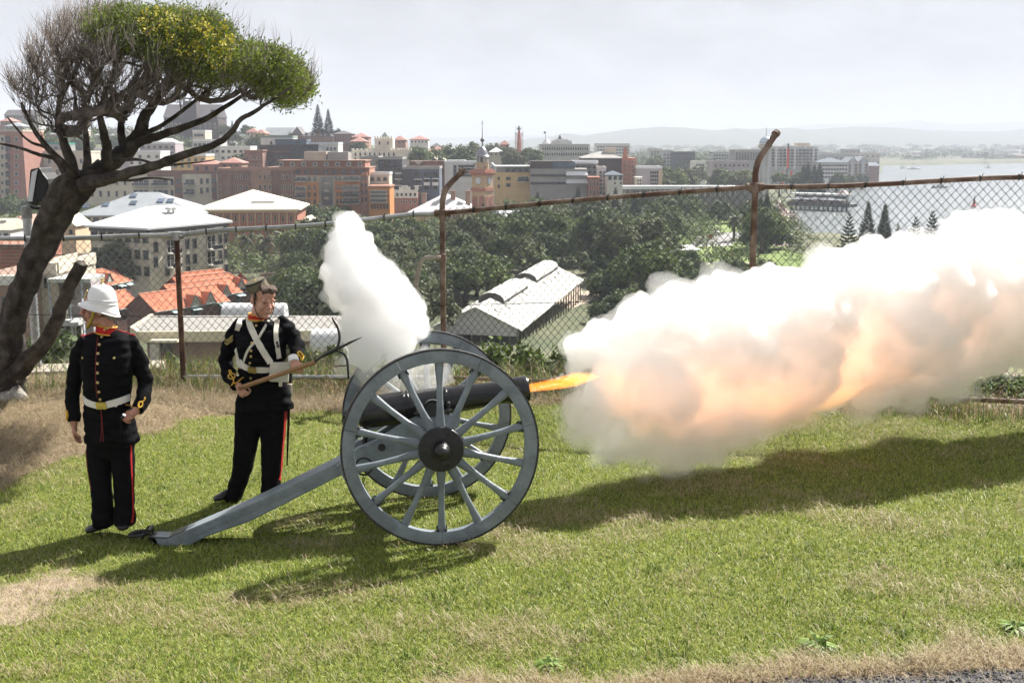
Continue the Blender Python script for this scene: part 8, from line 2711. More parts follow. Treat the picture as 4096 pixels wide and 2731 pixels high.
def pine_mesh(name, seed, tiers=15, slim=.30, gap=1.0, sparse=False):
	"""unit-height norfolk pine: whorls of flat upturned branches"""
	r = random.Random(seed)
	V = []; Q = []
	mbp = MB()
	for i in range(tiers):
		f = i / tiers
		z = .10 + .88 * f
		L = slim * (1 - f) ** .85 * r.uniform(.85, 1.1) + .012
		nb = 6 if not sparse else 5
		for b_ in range(nb):
			a = 2 * pi * (b_ + .5 * (i % 2)) / nb + r.uniform(-.2, .2)
			d = Vector((cos(a), sin(a), 0)); s = Vector((-sin(a), cos(a), 0))
			p0 = Vector((0, 0, z)); p1 = p0 + d * L * .55 + Vector((0, 0, .012)); p2 = p0 + d * L + Vector((0, 0, .055))
			k = len(V)
			w1, w2 = L * .20 + .006, L * .15 + .004
			V += [p0 - s * .004, p0 + s * .004, p1 + s * w1, p1 - s * w1, p2 + s * w2 * .7, p2 - s * w2 * .7, p2 + d * .02 + Vector((0, 0, .02))]
			Q += [(k, k + 1, k + 2, k + 3), (k + 3, k + 2, k + 4, k + 5), (k + 5, k + 4, k + 6, k + 6)]
			up = Vector((0, 0, 1))
			k = len(V)
			V += [p0 - up * .004, p0 + up * .010, p1 + up * (.026 + w1 * .2), p1 - up * .012, p2 + up * .024, p2 - up * .006]
			Q += [(k, k + 1, k + 2, k + 3), (k + 3, k + 2, k + 4, k + 5)]
	me_v = [tuple(v) for v in V]
	mm = bpy.data.meshes.new(name)
	mm.from_pydata(me_v, [], [tuple(dict.fromkeys(q)) for q in Q])
	mm.materials.append(leafs['pine'])
	mm.update()
	return mm
PINE = [pine_mesh('crown', 3, 17, .24), pine_mesh('crown', 4, 12, .30, sparse=True), pine_mesh('crown', 5, 20, .20)]
PT = MB(); PT.tube([(0, 0, 0), (0, 0, .5), (0, 0, 1.0)], [.014, .009, .002], 6)
PTRUNK = PT.mesh('trunk', trunk_m, smooth='all')
def palm_mesh(seed):
	r = random.Random(seed); mbp = MB()
	for i in range(46):
		a = r.uniform(0, 2 * pi); el = r.uniform(-.5, 1.25); L = r.uniform(.8, 1.05)
		d = Vector((cos(a), sin(a), 0)); s = Vector((-sin(a), cos(a), 0))
		p = Vector((0, 0, 0)); pts = [p.copy()]; e = el
		for q in range(4):
			p = p + (d * cos(e) + Vector((0, 0, 1)) * sin(e)) * L / 4; pts.append(p.copy()); e -= .42
		ws = [.03, .10, .12, .09, .02]
		for q in range(4):
			for sg in (-1, 1):
				mbp.add([pts[q], pts[q + 1], pts[q + 1] + s * sg * ws[q + 1] - Vector((0, 0, .05)), pts[q] + s * sg * ws[q] - Vector((0, 0, .04))], [(0, 1, 2, 3)])
	return mbp.mesh('fronds', leafs['olive'])
PALM = [palm_mesh(1), palm_mesh(2)]
PMT = MB(); PMT.tube([(0, 0, 0), (0, 0, .5), (0, 0, 1)], [.10, .075, .085], 9)
PMTRUNK = PMT.mesh('trunk', trunk_m, smooth='all')
tr_rnd = random.Random(77)
def tree_at(p, h, w, kind, label, group=None, name='tree'):
	e = empty(name, p, tr_rnd.uniform(0, 6.28), label, 'tree', group)
	if kind.startswith('pine'):
		me = PINE[int(kind[4:] or 0)]
		obj_of('trunk', PTRUNK, e, scale=(h, h, h)); obj_of('crown', me, e, scale=(h * w, h * w, h))
	elif kind == 'palm':
		obj_of('trunk', PMTRUNK, e, scale=(h * .6, h * .6, h * .8)); obj_of('crown', tr_rnd.choice(PALM), e, (0, 0, h * .8), scale=(w, w, w))
	else:
		obj_of('trunk', TRUNK_ME, e, scale=(h * .8, h * .8, h * .62))
		ch = w * .5
		obj_of('crown', tr_rnd.choice(CROWN[kind]), e, (0, 0, h - ch * .80), scale=(w * .5, w * .5, ch * tr_rnd.uniform(.9, 1.15)))
	return e
def G3(px, py):
	"""terrain point seen at pixel"""
	z = -26.0
	for _ in range(14):
		p = PZ(px, py, z); z = .5 * z + .5 * tz(p.x, p.y)
	p.z = tz(p.x, p.y)
	return p
# park grass and paths
park_m = mat('park_grass', (0.10, 0.155, 0.030), 0.95, c2=(0.17, 0.22, 0.055), scale=0.12, detail=8)
path_m = mat('park_path', (0.32, 0.27, 0.235), 0.9, var=0.1, scale=0.5)
def ground_patch(name, label, pxs, z, m, cat):
	mb_ = MB(); mb_.add([PZ(a, b, z) for a, b in pxs], [tuple(range(len(pxs)))])
	o = mb_.build(name, m); return tag(o, label, cat, kind='structure')
ground_patch('lawn', 'bright green park lawn between the trees', [(2500, 1060), (2500, 880), (3060, 870), (3160, 1010), (3400, 1010), (4600, 1200), (4700, 1640), (3300, 1640), (2400, 1300)], -25.72, park_m, 'lawn')
ground_patch('path', 'pale park road with parked cars', [(2780, 985), (2920, 985), (2960, 950), (3000, 940), (3000, 930), (2900, 930), (2790, 945), (2740, 1010), (2760, 1020)], -25.70, mat('park_road', (0.26, 0.25, 0.25), 0.9, var=0.1, scale=.5), 'road')
ground_patch('path', 'pale footpath crossing the park lawn on the right', [(3880, 1470), (4600, 1560), (4600, 1585), (3880, 1490)], -25.70, path_m, 'path')
ground_patch('path', 'thin footpath across the park clearing', [(2780, 1050), (3100, 1050), (3100, 1056), (2780, 1056)], -25.69, path_m, 'path')
ground_patch('forecourt', 'sandy yard beside the open shed', [(2070, 1420), (2250, 1250), (2420, 1180), (2420, 1160), (2330, 1165), (2320, 1140), (2060, 1330), (1700, 1400), (1700, 1430)], -25.69, mat('yard_sand', (0.42, 0.34, 0.26), 0.95, var=0.08, scale=.4), 'yard')
ground_patch('lawn', 'pale green lawn terrace behind the capped person', [(1120, 1225), (1120, 1180), (1200, 1168), (1330, 1165), (1330, 1225)], -20.2, mat('terrace_grass', (0.16, 0.19, 0.07), 0.95, var=0.2, scale=.3), 'lawn')
def in_shed(p):
	q = Vector((p.x - Rf.x, p.y - Rf.y, 0))
	return -9 < q.dot(dvn) < Ld + 2 and -9 < q.dot(wvn) < W_ + 3.5
# broadleaf mass of the park: rows from far to near
mass = []
tries = 0
while len(mass) < 130 and tries < 6000:
	tries += 1
	yb = tr_rnd.uniform(872, 1235)
	xl = 1190 if yb < 1150 else 1290
	x = tr_rnd.uniform(xl, 3080)
	p = G3(x, yb)
	hh = tr_rnd.uniform(7.5, 12.5); ww = tr_rnd.uniform(8, 13)
	pxh = hh * F / p.y; pxw = ww * F / p.y
	if x > 2640 and yb > 1060:
		hh = tr_rnd.uniform(2.8, 4.2); ww = tr_rnd.uniform(4, 6)
	if 2690 < x < 3030 and 905 < yb < 1070:
		continue
	if 2690 < x < 2960 and yb <= 905 and yb > 868 and tr_rnd.random() < .6:
		continue
	if yb < 900 and x < 2000:
		hh *= .7
	# keep the shed and its yard clear
	if 1660 < x < 2420 and yb > 1075:
		continue
	if yb - hh * F / p.y < np.interp(x, [1190, 1500, 1900, 2000, 2300, 2700, 3080], [835, 850, 880, 800, 795, 770, 790]):
		continue
	if x > 2960 and yb - hh * F / p.y < 800:
		continue
	if any((p.x - q.x) ** 2 + (p.y - q.y) ** 2 < (5.2 if x < 2640 or yb < 1060 else 3.4) ** 2 for q, *_ in mass):
		continue
	mass.append((p, hh, ww, x, yb))
tries = 0
n0 = len(mass)
while len(mass) < n0 + 120 and tries < 8000:
	tries += 1
	z_ = tr_rnd.random()
	if z_ < .55:
		x, yb = tr_rnd.uniform(1200, 1960), tr_rnd.uniform(1040, 1420)
		if yb > 1310 and x > 1700:
			continue
	elif z_ < .8:
		x, yb = tr_rnd.uniform(1960, 2700), tr_rnd.uniform(960, 1105)
		if yb > 1060 + (2325 - x) * .12 and x < 2340:
			continue
	else:
		x, yb = tr_rnd.uniform(2380, 2760), tr_rnd.uniform(1090, 1330)
	p = G3(x, yb)
	hh = tr_rnd.uniform(6.5, 9.5); ww = tr_rnd.uniform(7, 10)
	if x > 2380 and yb > 1090:
		hh = tr_rnd.uniform(3.5, 5.5); ww = tr_rnd.uniform(6, 8)
	if in_shed(p) or any((p.x - q.x) ** 2 + (p.y - q.y) ** 2 < 3.6 ** 2 for q, *_ in mass):
		continue
	mass.append((p, hh, ww, x, yb))
for p, hh, ww, x, yb in mass:
	kind = tr_rnd.choices(('dark', 'mid', 'olive'), (5, 4, 2.2))[0]
	look = {'dark': 'dark green', 'mid': 'mid green', 'olive': 'olive grey'}[kind]
	size = 'tall ' if hh > 9.5 else ('low ' if hh < 5.6 else '')
	if x < 1450:
		where = 'behind the smoke plume, far rows' if yb < 1000 else 'behind the smoke plume, near rows'
	elif x < 1950:
		where = 'left of the open shed' if yb > 1080 else ('behind the middle fence post' if x < 1800 else 'below the clock tower')
	elif x < 2400:
		where = 'behind the open shed' if yb > 960 else 'below the figs in the far rows'
	elif x < 2700:
		where = 'right of the open shed' if yb > 1060 else 'left of the park clearing'
	else:
		where = 'bordering the park clearing, near side' if yb > 1000 else 'behind the park clearing'
	lab = size + look + ' tree ' + where
	tree_at(p, hh, ww, kind, lab, 'trees of the park woodland', 'park_tree')
# the bright figs below the clock tower, big single trees
tree_at(G3(2055, 850), 11, 17, 'bright', 'round bright green fig right of the clock tower', None, 'fig_tree')
tree_at(G3(2235, 845), 14, 17, 'bright', 'taller bright green fig behind the round one', None, 'fig_tree')
tree_at(G3(1855, 815), 12, 14, 'olive', 'pale olive tree left of the clock tower', None, 'park_tree')
tree_at(G3(1770, 812), 11, 12, 'olive', 'pale olive tree before the white banded flats', None, 'park_tree')
tree_at(G3(2370, 815), 10, 9, 'olive', 'yellowish tree before the red shopfront', None, 'park_tree')
tree_at(G3(500, 1185), 10.5, 13, 'olive', 'large olive green tree in front of the white roofed apartments', None, 'park_tree')
tree_at(G3(395, 1160), 7.5, 9, 'olive', 'smaller olive tree left of the large one', None, 'park_tree')
tree_at(G3(360, 1140), 4, 5, 'bright', 'bright green shrub behind the sawn trunk', None, 'shrub')
for x, y, h, w, k, lab in ((1130, 900, 9, 13, 'dark', 'dark tree at the foot of the orange flats, left'), (1260, 905, 10, 13, 'dark', 'dark tree at the foot of the orange flats, middle'), (1370, 905, 10, 14, 'dark', 'dark tree at the foot of the orange flats, right'), (1480, 908, 9, 11, 'mid', 'green tree at the foot of the small orange end block'),
						  (1340, 935, 9, 13, 'mid', 'green tree just above the fence rail behind the smoke plume'), (1250, 985, 10, 12, 'dark', 'dark tree right of the red arcaded building'), (40, 880, 9, 12, 'dark', 'dark tree below the pink block at the left edge'), (120, 890, 8, 10, 'dark', 'dark tree beside the lamp pole top'),
						  (1190, 1130, 5, 8, 'mid', 'low green shrubs above the lawn terrace'), (1270, 1150, 5, 9, 'dark', 'dark shrub mass above the lawn terrace, right'), (1215, 1262, 4, 8, 'dark', 'dark hedge below the lawn terrace'), (1300, 1262, 4, 8, 'mid', 'green hedge below the lawn terrace, right')):
	tree_at(G3(x, y), h, w, k, lab, None, 'park_tree')
# hillside trees among the houses
hill_t = [(1675, 606, 9, 14, 520), (1740, 612, 9, 15, 540), (1800, 600, 13, 20, 560), (1850, 622, 12, 20, 530), (1885, 590, 12, 16, 600), (1760, 640, 7, 12, 480), (1980, 590, 9, 13, 640), (2035, 600, 7, 12, 600), (2120, 604, 8, 15, 620), (2060, 620, 8, 14, 560), (1440, 585, 8, 12, 640),
		  (1380, 620, 8, 14, 560), (930, 535, 8, 13, 700), (990, 515, 9, 12, 760), (1040, 560, 8, 16, 640), (965, 630, 9, 11, 480), (70, 520, 12, 20, 700), (130, 530, 9, 15, 690), (220, 560, 9, 15, 650), (330, 570, 9, 15, 650), (900, 515, 9, 13, 780), (450, 560, 9, 15, 680), (1350, 530, 6, 9, 720),
		  (2670, 690, 12, 20, 560), (2730, 690, 11, 18, 570), (2790, 680, 9, 15, 700), (2640, 720, 9, 15, 500), (2900, 700, 12, 22, 600), (2960, 705, 10, 18, 560), (2980, 690, 9, 16, 620), (3200, 705, 9, 14, 640), (3120, 700, 8, 12, 640), (2740, 655, 8, 20, 900), (2620, 640, 8, 18, 900), (3350, 715, 8, 14, 700), (3450, 705, 7, 14, 850), (3400, 712, 6, 12, 760)]
for i, (x, yt, h, w, Y) in enumerate(hill_t):
	p = P(x, yt, Y); p.z = tz(p.x, p.y)
	top = P(x, yt - 10, Y).z
	hh = max(h * .7, min(16, top - p.z))
	if top - p.z > 16:
		p.z = top - hh          # on the terrace of the house rows
	tree_at(p, hh, w * .8, tr_rnd.choice(('dark', 'mid', 'mid', 'olive')), ('leafy tree on the far left hillside' if x < 500 else 'leafy tree near the hilltop church' if x < 1100 else 'leafy tree near the white castle building' if x < 1700 else 'leafy tree on the slope behind the clock tower' if x < 1920 else 'leafy tree near the scaffolded obelisk') if x < 2300 else ('leafy tree near the dark office slab' if x < 2830 else 'leafy tree left of the observation tower' if x < 3050 else 'leafy tree before the white waterfront flats'), 'trees between the houses' if x < 2300 else 'trees along the waterfront', 'street_tree')
# norfolk pines
for i, (x, yt, yb, Y, k, lab) in enumerate(((1270, 417, 548, 690, 0, 'taller of two norfolk pines on the hilltop'), (1312, 436, 548, 690, 0, 'shorter of two norfolk pines on the hilltop'), (928, 482, 520, 800, 2, 'small pine on the left skyline'),
											(3399, 848, 1030, 300, 1, 'open tiered norfolk pine leftmost by the water'), (3475, 806, 1020, 320, 0, 'slim norfolk pine second from the left by the water'), (3542, 815, 1020, 310, 2, 'dense dark norfolk pine by the water'), (3594, 892, 1030, 300, 1, 'half hidden norfolk pine above the smoke'),
											(3665, 862, 1040, 300, 1, 'broad tiered norfolk pine right of the dense one'), (3732, 838, 1040, 300, 1, 'thin topped norfolk pine rightmost above the smoke'), (4050, 870, 1040, 300, 1, 'norfolk pine at the right edge above the smoke'),
											(2150, 768, 845, 380, 2, 'pointed conifer left of the pair below the figs'), (2312, 748, 840, 385, 2, 'tall pointed conifer below the awning office'), (2415, 772, 830, 400, 2, 'pointed conifer beside the station canopy'), (2462, 748, 850, 390, 0, 'feathery pine before the station canopy'), (2540, 764, 850, 390, 2, 'round topped conifer right of the feathery pine'),
											(1932, 812, 985, 330, 0, 'norfolk pine in front of the clock tower'), (1700, 880, 1040, 300, 0, 'dark norfolk pine behind the middle fence post'), (2010, 890, 1060, 290, 0, 'tall dark norfolk pine right of the clock tower pine'), (2090, 850, 1030, 310, 0, 'dark pine below the white roofed hall'), (2180, 855, 1010, 320, 0, 'dark pine in the park left of the conifer group'), (2270, 850, 1020, 320, 2, 'dark pine in the middle of the park'),
											(2395, 860, 1010, 320, 0, 'dark pine right of the park middle'), (2480, 850, 1000, 330, 1, 'open pine near the parked cars'), (1560, 900, 1040, 290, 0, 'dark pine right of the smoke plume top'), (1620, 930, 1070, 270, 1, 'open dark pine beside the bent stay'), (3070, 772, 1000, 350, 2, 'dense dark cypress behind the right fence post'), (3045, 790, 990, 350, 2, 'shorter dense cypress behind the right fence post'),
											(3215, 662, 730, 640, 2, 'slim cypress left of the waterfront group'), (3232, 655, 730, 640, 2, 'slim cypress tallest of the waterfront group'), (3258, 660, 730, 640, 2, 'slim cypress third in the waterfront group'), (3280, 652, 730, 640, 2, 'slim cypress right of the waterfront group'))):
	top = P(x, yt, Y); p = top.copy(); g_ = tz(p.x, p.y)
	p.z = max(g_, P(x, yb, Y).z) if x < 1400 else g_
	h = top.z - p.z
	tree_at(p, h, {0: .85, 1: .9, 2: .95}[k] if k != 1 else .8, 'pine%d' % k, lab, None, 'norfolk_pine')
# canary palms
for i, (x, yb, h, lab) in enumerate(((985, 1080, 8.5, 'thick palm leftmost behind the capped person'), (1060, 1082, 8.5, 'thick palm in the middle of three'), (1130, 1070, 9, 'thick palm rightmost of three by the wall'), (585, 1150, 4, 'small palm between the orange roofs'), (2935, 968, 8, 'palm in the park clearing'), (2560, 905, 7, 'palm beside the parked cars'), (3055, 960, 7, 'palm behind the right fence post'), (1165, 545, 5, 'palm by the hilltop church'))):
	p = G3(x, yb) if x != 1165 else P(1172, 530, 700)
	if x == 1165:
		p.z = tz(p.x, p.y); h = P(1172, 505, 700).z - p.z
	tree_at(p, h, 3.6 if h > 5 else 2.4, 'palm', lab, None, 'palm_tree')
# brick retaining wall with steps
A_, B_ = PZ(1045, 1095, -22), PZ(1330, 1075, -22)
rw = MB(); d_ = (B_ - A_); rw.box((A_ + B_) / 2 - Vector((0, 0, 1.5)), (d_.length, .5, 3.0), Matrix.Rotation(atan2(d_.y, d_.x), 3, 'Z'))
tag(rw.build('retaining_wall', w_brown), 'brown brick retaining wall below the parked cars', 'wall')
# ---------------------------------------------------------------- cars
def make_car(p, rz, colr, label):
	e = empty('parked_car', p, rz, label, 'car', 'cars parked by the park')
	pm_ = mat('car_' + colr, {'white': (0.70, 0.70, 0.70), 'silver': (0.36, 0.37, 0.39), 'dark': (0.05, 0.055, 0.06)}[colr], 0.25, var=0.03, spec=0.6, coat=0.4)
	mb_ = MB(); pr = [(-2.2, .35), (2.15, .35), (2.2, .75), (1.2, .95), (.55, 1.42), (-1.3, 1.45), (-2.05, 1.0), (-2.25, .8)]
	mb_.prism(pr, (0, 0, 0), (1, 0, 0), (0, 0, 1), 1.7); mb_.build('body', pm_, e, bevel=.08)
	mb_ = MB(); mb_.prism([(-1.75, 1.0), (1.0, .98), (.5, 1.38), (-1.25, 1.40)], (0, 0, 0), (1, 0, 0), (0, 0, 1), 1.73); mb_.build('side_window', glass, e)
	mb_ = MB(); mb_.add([(1.17, -.75, .98), (1.17, .75, .98), (.60, .70, 1.41), (.60, -.70, 1.41)], [(0, 1, 2, 3)]); mb_.build('windscreen', glass, e)
	for x in (-1.35, 1.35):
		for y in (-.8, .8):
			mb_ = MB(); mb_.lathe([(.33, -.1), (.33, .1), (.2, .12), (.01, .12)], (x, y, .33), (0, 1 if y > 0 else -1, 0), 14); mb_.build('wheel', fr_d, e)
for px_, py_, rz, c_, lab in ((2790, 938, .4, 'white', 'white car front of the pair on the park road'), (2772, 926, .4, 'white', 'white car behind the pair leader on the park road'), (2855, 942, 1.9, 'white', 'white car facing the lens on the park road'), (955, 1072, 0, 'silver', 'silver car behind the palms, left'), (1025, 1066, .1, 'dark', 'dark car behind the palms, middle'), (1075, 1060, .2, 'white', 'white car behind the palms, right'), (2640, 860, .3, 'silver', 'silver car under the far park trees'), (2678, 856, .3, 'white', 'white car under the far park trees'), (3180, 985, .2, 'dark', 'dark car on the foreshore drive')):
	p = G3(px_, py_); p.z += .3 if px_ > 2500 else 0.05
	make_car(p, rz, c_, lab)
# event tents in the park
for px_, py_, w_, lab in ((2680, 1035, 6, 'white event tent left of the larger one'), (2735, 1032, 8, 'large white event tent in the park trees')):
	p = G3(px_, py_)
	e = empty('event_tent', p, .1, lab, 'tent')
	mb = MB(); mb.add([(-w_ / 2, -2, 2.3), (w_ / 2, -2, 2.3), (w_ / 2, 2, 2.3), (-w_ / 2, 2, 2.3), (-w_ / 4, 0, 3.4), (w_ / 4, 0, 3.4)], [(0, 1, 5, 4), (2, 3, 4, 5), (1, 2, 5), (3, 0, 4), (3, 2, 1, 0)]); mb.build('roof', r_white, e)
	mb = MB(); mb.box((0, 1.8, 1.15), (w_ - .2, .1, 2.3)); mb.box((-w_ / 2 + .1, 0, 1.15), (.08, 3.6, 2.3)); mb.build('side', w_white, e)
for px_, py_, lab in ((2838, 962, 'red safety barrier on the park road'), (2925, 1028, 'red display box on the park lawn')):
	p = G3(px_, py_); p.z += .25
	e = empty('barrier', p, .3, lab, 'barrier'); mb = MB(); mb.box((0, 0, .8), (1.8, .5, 1.1)); mb.build('panel', MATS['signal_red'], e)
	mb = MB(); mb.box((-.7, 0, .12), (.15, .8, .25)); mb.box((.7, 0, .12), (.15, .8, .25)); mb.build('foot', fr_d, e)
# strollers in the park and the crowd on the promenade
fig = MB(); fig.tube([(-.1, 0, 0), (-.09, 0, .45), (-.06, 0, .85)], [.06, .075, .09], 6, mi=1); fig.tube([(.1, .05, 0), (.09, 0, .45), (.06, 0, .85)], [.06, .075, .09], 6, mi=1)
fig.tube([(0, 0, .8), (0, 0, 1.1), (0, 0, 1.38), (0, 0, 1.5)], [.15, .17, .19, .07], 8); fig.tube([(-.2, 0, 1.38), (-.26, 0, 1.1), (-.24, -.05, .85)], [.06, .05, .04], 5); fig.tube([(.2, 0, 1.38), (.26, 0, 1.1), (.24, -.05, .85)], [.06, .05, .04], 5)
fig.tube([(0, 0, 1.45), (0, 0, 1.55)], .06, 6, mi=2); fig.ell((0, 0, 1.65), (.09, .1, .125), nu=8, nv=6, mi=2)
cloths = [mat('cloth_white', (0.65, 0.64, 0.62), 0.8), mat('cloth_navy', (0.05, 0.06, 0.10), 0.8), mat('cloth_red', (0.40, 0.07, 0.06), 0.8), mat('cloth_tan', (0.34, 0.26, 0.19), 0.8)]
fmes = [fig.mesh('body', [c, cloths[(i + 1) % 4], skin2], smooth='all') for i, c in enumerate(cloths)]
for i, (px_, py_, c_) in enumerate(((2829, 1042, 0), (2824, 1044, 0), (2986, 1046, 0), (2966, 1060, 1), (2905, 1062, 1), (2912, 1060, 3), (2890, 1030, 3), (2899, 1030, 1), (2825, 1002, 1), (2806, 980, 3), (2850, 995, 2))):
	p = G3(px_, py_); p.z += .28
	o = obj_of('person', fmes[c_], None, p, (0, 0, i * 1.1)); tag(o, 'tiny distant person in %s top on the park ground' % ('white', 'dark', 'red', 'tan')[c_], 'person', 'people strolling in the park')
prom = MB()
pa = [(3092, 985), (3150, 985), (3158, 850), (3120, 800), (3096, 800)]
prom.add([PZ(a, b, -25.6) for a, b in pa], [(0, 1, 2, 3, 4)]); tag(prom.build('promenade', path_m), 'harbour promenade beside the rock wall', 'pavement', kind='structure')
cv = []; cf = []; base = 0
me0 = fmes[0]
v0 = np.array([v.co[:] for v in me0.vertices])
P_f = [tuple(p.vertices) for p in me0.polygons]
crng = random.Random(4)
cm = MB()
for i in range(240):
	t = crng.random(); x = crng.uniform(3098, 3148); yb = 980 - 170 * t
	p = PZ(x, yb, -25.6)
	vs_ = (v0 * crng.uniform(.9, 1.05) + np.array(p))
	cm.add([tuple(v) for v in vs_], P_f, crng.randrange(4))
o = cm.build('crowd', cloths); tag(o, 'dense crowd lining the harbour promenade', 'crowd', kind='stuff')
# rock wall
rk = MB(); rr = random.Random(9)
for i in range(420):
	t = rr.random(); yb = 985 - 135 * t; x = np.interp(yb, [850, 900, 985], [3166, 3180, 3190]) + rr.uniform(-28, 14)
	p = PZ(x, yb, -28 + rr.uniform(-1.5, 1.5)); s = rr.uniform(.7, 1.6)
	rk.ell(p, (s, s * rr.uniform(.6, 1), s * rr.uniform(.5, .8)), Matrix.Rotation(rr.uniform(0, 3), 3, 'Z'), 6, 4)
o = rk.build('rocks', mat('sea_rock', (0.16, 0.135, 0.12), 0.9, island=0.4, var=.2, scale=.5)); tag(o, 'rock armour along the harbour edge', 'rocks', kind='stuff')
# pier restaurant
pp = PZ(3395, 848, -30); qq = PZ(3140, 838, -30)
pier = empty('pier', qq, atan2(pp.y - qq.y, pp.x - qq.x), 'dark timber pier restaurant with white sails over the harbour', 'pier')
Lp = (pp - qq).length; m_ = qq.y / F
dk = mat('pier_timber', (0.06, 0.058, 0.06), 0.8, var=.2)
mb = MB(); mb.box((Lp / 2, 5, 22 * m_), (Lp, 10, 1.4)); mb.build('deck', dk, pier)
for i in range(14):
	mb = MB(); mb.box((Lp * (i + .5) / 14, .3, 8 * m_), (.8, .8, 20 * m_)); mb.build('pile', dk, pier)
for z in (6, 13):
	mb = MB(); mb.box((Lp / 2, .2, z * m_), (Lp, .25, .35)); mb.build('brace_rail', w_lgrey, pier)
mb = MB(); mb.box((Lp / 2, .1, 31 * m_), (Lp, .15, .2)); mb.box((Lp / 2, .1, 27 * m_), (Lp, .1, .8)); mb.build('railing', dk, pier)
mb = MB(); mb.box((Lp * .45, 7, 62 * m_), (Lp * .86, 8, .9)); mb.build('canopy_roof', r_white, pier)
mb = MB(); mb.box((Lp * .45, 9, 45 * m_), (Lp * .8, 4, 32 * m_)); mb.build('dining_hall', w_grey, pier)
for i, (u, w_) in enumerate(((.16, 5.5), (.42, 7.5), (.64, 9.0))):
	mb = MB(); c = Vector((Lp * u, 2, 43 * m_)); mb.add([c + Vector((-w_, -2, 0)), c + Vector((w_, -2, 0)), c + Vector((w_, 3, 0)), c + Vector((-w_, 3, 0)), c + Vector((w_ * .1, .5, 10 * m_))], [(0, 1, 4), (1, 2, 4), (2, 3, 4), (3, 0, 4)]); mb.build('sail', r_white, pier)
	mb = MB(); mb.tube([c + Vector((w_ * .1, .5, 10 * m_)), c + Vector((w_ * .1, .5, -20 * m_))], .15, 6); mb.build('sail_mast', w_lgrey, pier)
mb = MB(); mb.add([(Lp * .72, 5, 64 * m_), (Lp * .90, 5, 64 * m_), (Lp * .90, 10, 64 * m_), (Lp * .72, 10, 64 * m_), (Lp * .80, 7.5, 84 * m_)], [(0, 1, 4), (1, 2, 4), (2, 3, 4), (3, 0, 4)]); mb.build('peaked_roof', mat('pale_red_roof', (0.55, 0.42, 0.38), .7), pier)
cm = MB()
for i in range(130):
	vs_ = v0 * crng.uniform(.9, 1.05) + np.array([Lp * crng.uniform(.04, .97), crng.uniform(.5, 4.5), 22 * m_ + .7])
	cm.add([tuple(v) for v in vs_], P_f, crng.randrange(4))
o = cm.build('diners', cloths, pier); o['kind'] = 'stuff'
# boats and buoy
for i, (x, y, L, lab) in enumerate(((3653, 678, 16, 'small white motor boat out in the harbour'), (3611, 675, 8, 'tiny boat left of the motor boat'), (3954, 672, 9, 'small boat near the far right shore'), (3760, 752, 13, 'low grey boat behind the fence wire'), (3760, 640, 0, ''))):
	if not L:
		continue
	p = PZ(x, y, -30); e = empty('boat', p, .1 * i, lab, 'boat')
	mb = MB(); mb.prism([(-L / 2, .1), (L / 2 * .8, .1), (L / 2, 1.6), (-L / 2, 1.4)], (0, 0, 0), (1, 0, 0), (0, 0, 1), L * .28); mb.build('hull', w_white if i != 3 else w_grey, e)
	mb = MB(); mb.prism([(-L * .2, 1.4), (L * .15, 1.4), (L * .08, 3.0), (-L * .18, 3.0)], (0, 0, 0), (1, 0, 0), (0, 0, 1), L * .2); mb.build('cabin', w_white if i != 3 else w_lgrey, e)
	mb = MB(); mb.tube([(-L * .05, 0, 3), (-L * .05, 0, 5)], .08, 5); mb.build('mast', fr_d, e)
p = PZ(3896, 826, -30); e = empty('channel_buoy', p, 0, 'red channel marker buoy in the harbour', 'buoy')
mb = MB(); mb.lathe([(1.2, -.3), (1.4, .4), (1.3, .8), (.5, 1.2)], (0, 0, 0), (0, 0, 1), 12); mb.build('float', MATS['signal_red'], e)
mb = MB(); mb.lathe([(.9, 1.0), (.35, 4.0), (.3, 4.4)], (0, 0, 0), (0, 0, 1), 6); mb.build('cage', mat('buoy_dark', (.25, .06, .05), .7), e)
mb = MB(); mb.box((0, 0, 5.2), (.6, .6, .6)); mb.tube([(0, 0, 4), (0, 0, 6.2)], .07, 5); mb.build('lamp', fr_d, e)
# far shore sheds, trees and low town on the other bank
frng = random.Random(31)
fs = MB()
for i in range(150):
	Y = frng.uniform(2150, 3800); px_ = frng.uniform(2300, 4300)
	if Y < 2500 and px_ < 3600:
		continue
	x = (px_ - 2048) / F * Y
	if in_poly(np.array([x]), np.array([Y]), HARB)[0]:
		continue
	w_, h_ = frng.uniform(14, 46), frng.uniform(5, 11)
	fs.box((x, Y, tz(x, Y) + h_ / 2), (w_, frng.uniform(10, 20), h_), Matrix.Rotation(frng.uniform(-.3, .3), 3, 'Z'), frng.randrange(4))
o = fs.build('far_town', [w_white, w_lgrey, r_tile, w_beige]); tag(o, 'far low town of sheds and roofs across the harbour', 'town', kind='stuff')
V = []; Q = []; k = 0
cm0 = CROWN['dark'][0]
c0v = np.array([v.co[:] for v in cm0.vertices])[::1]; c0q = np.array([p.vertices[:] for p in cm0.polygons])
sel = np.random.default_rng(3).choice(len(c0q), 420, replace=False)
c0q = c0q[sel]; uq = np.unique(c0q); remap = {a: i for i, a in enumerate(uq)}; c0v = c0v[uq]; c0q = np.vectorize(remap.get)(c0q)
ctr = c0v[c0q].mean(1, keepdims=True)
for i in range(520):
	Y = frng.uniform(900, 4200); px_ = frng.uniform(2150, 4400) if Y > 1500 else frng.uniform(1900, 3300)
	x = (px_ - 2048) / F * Y
	if in_poly(np.array([x]), np.array([Y]), HARB)[0]:
		continue
	s = frng.uniform(9, 20)
	vv = c0v * s * np.array([1, 1, .7]) + np.array([x, Y, tz(x, Y) + s * .35])
	V.append(vv); Q.append(c0q + k); k += len(vv)
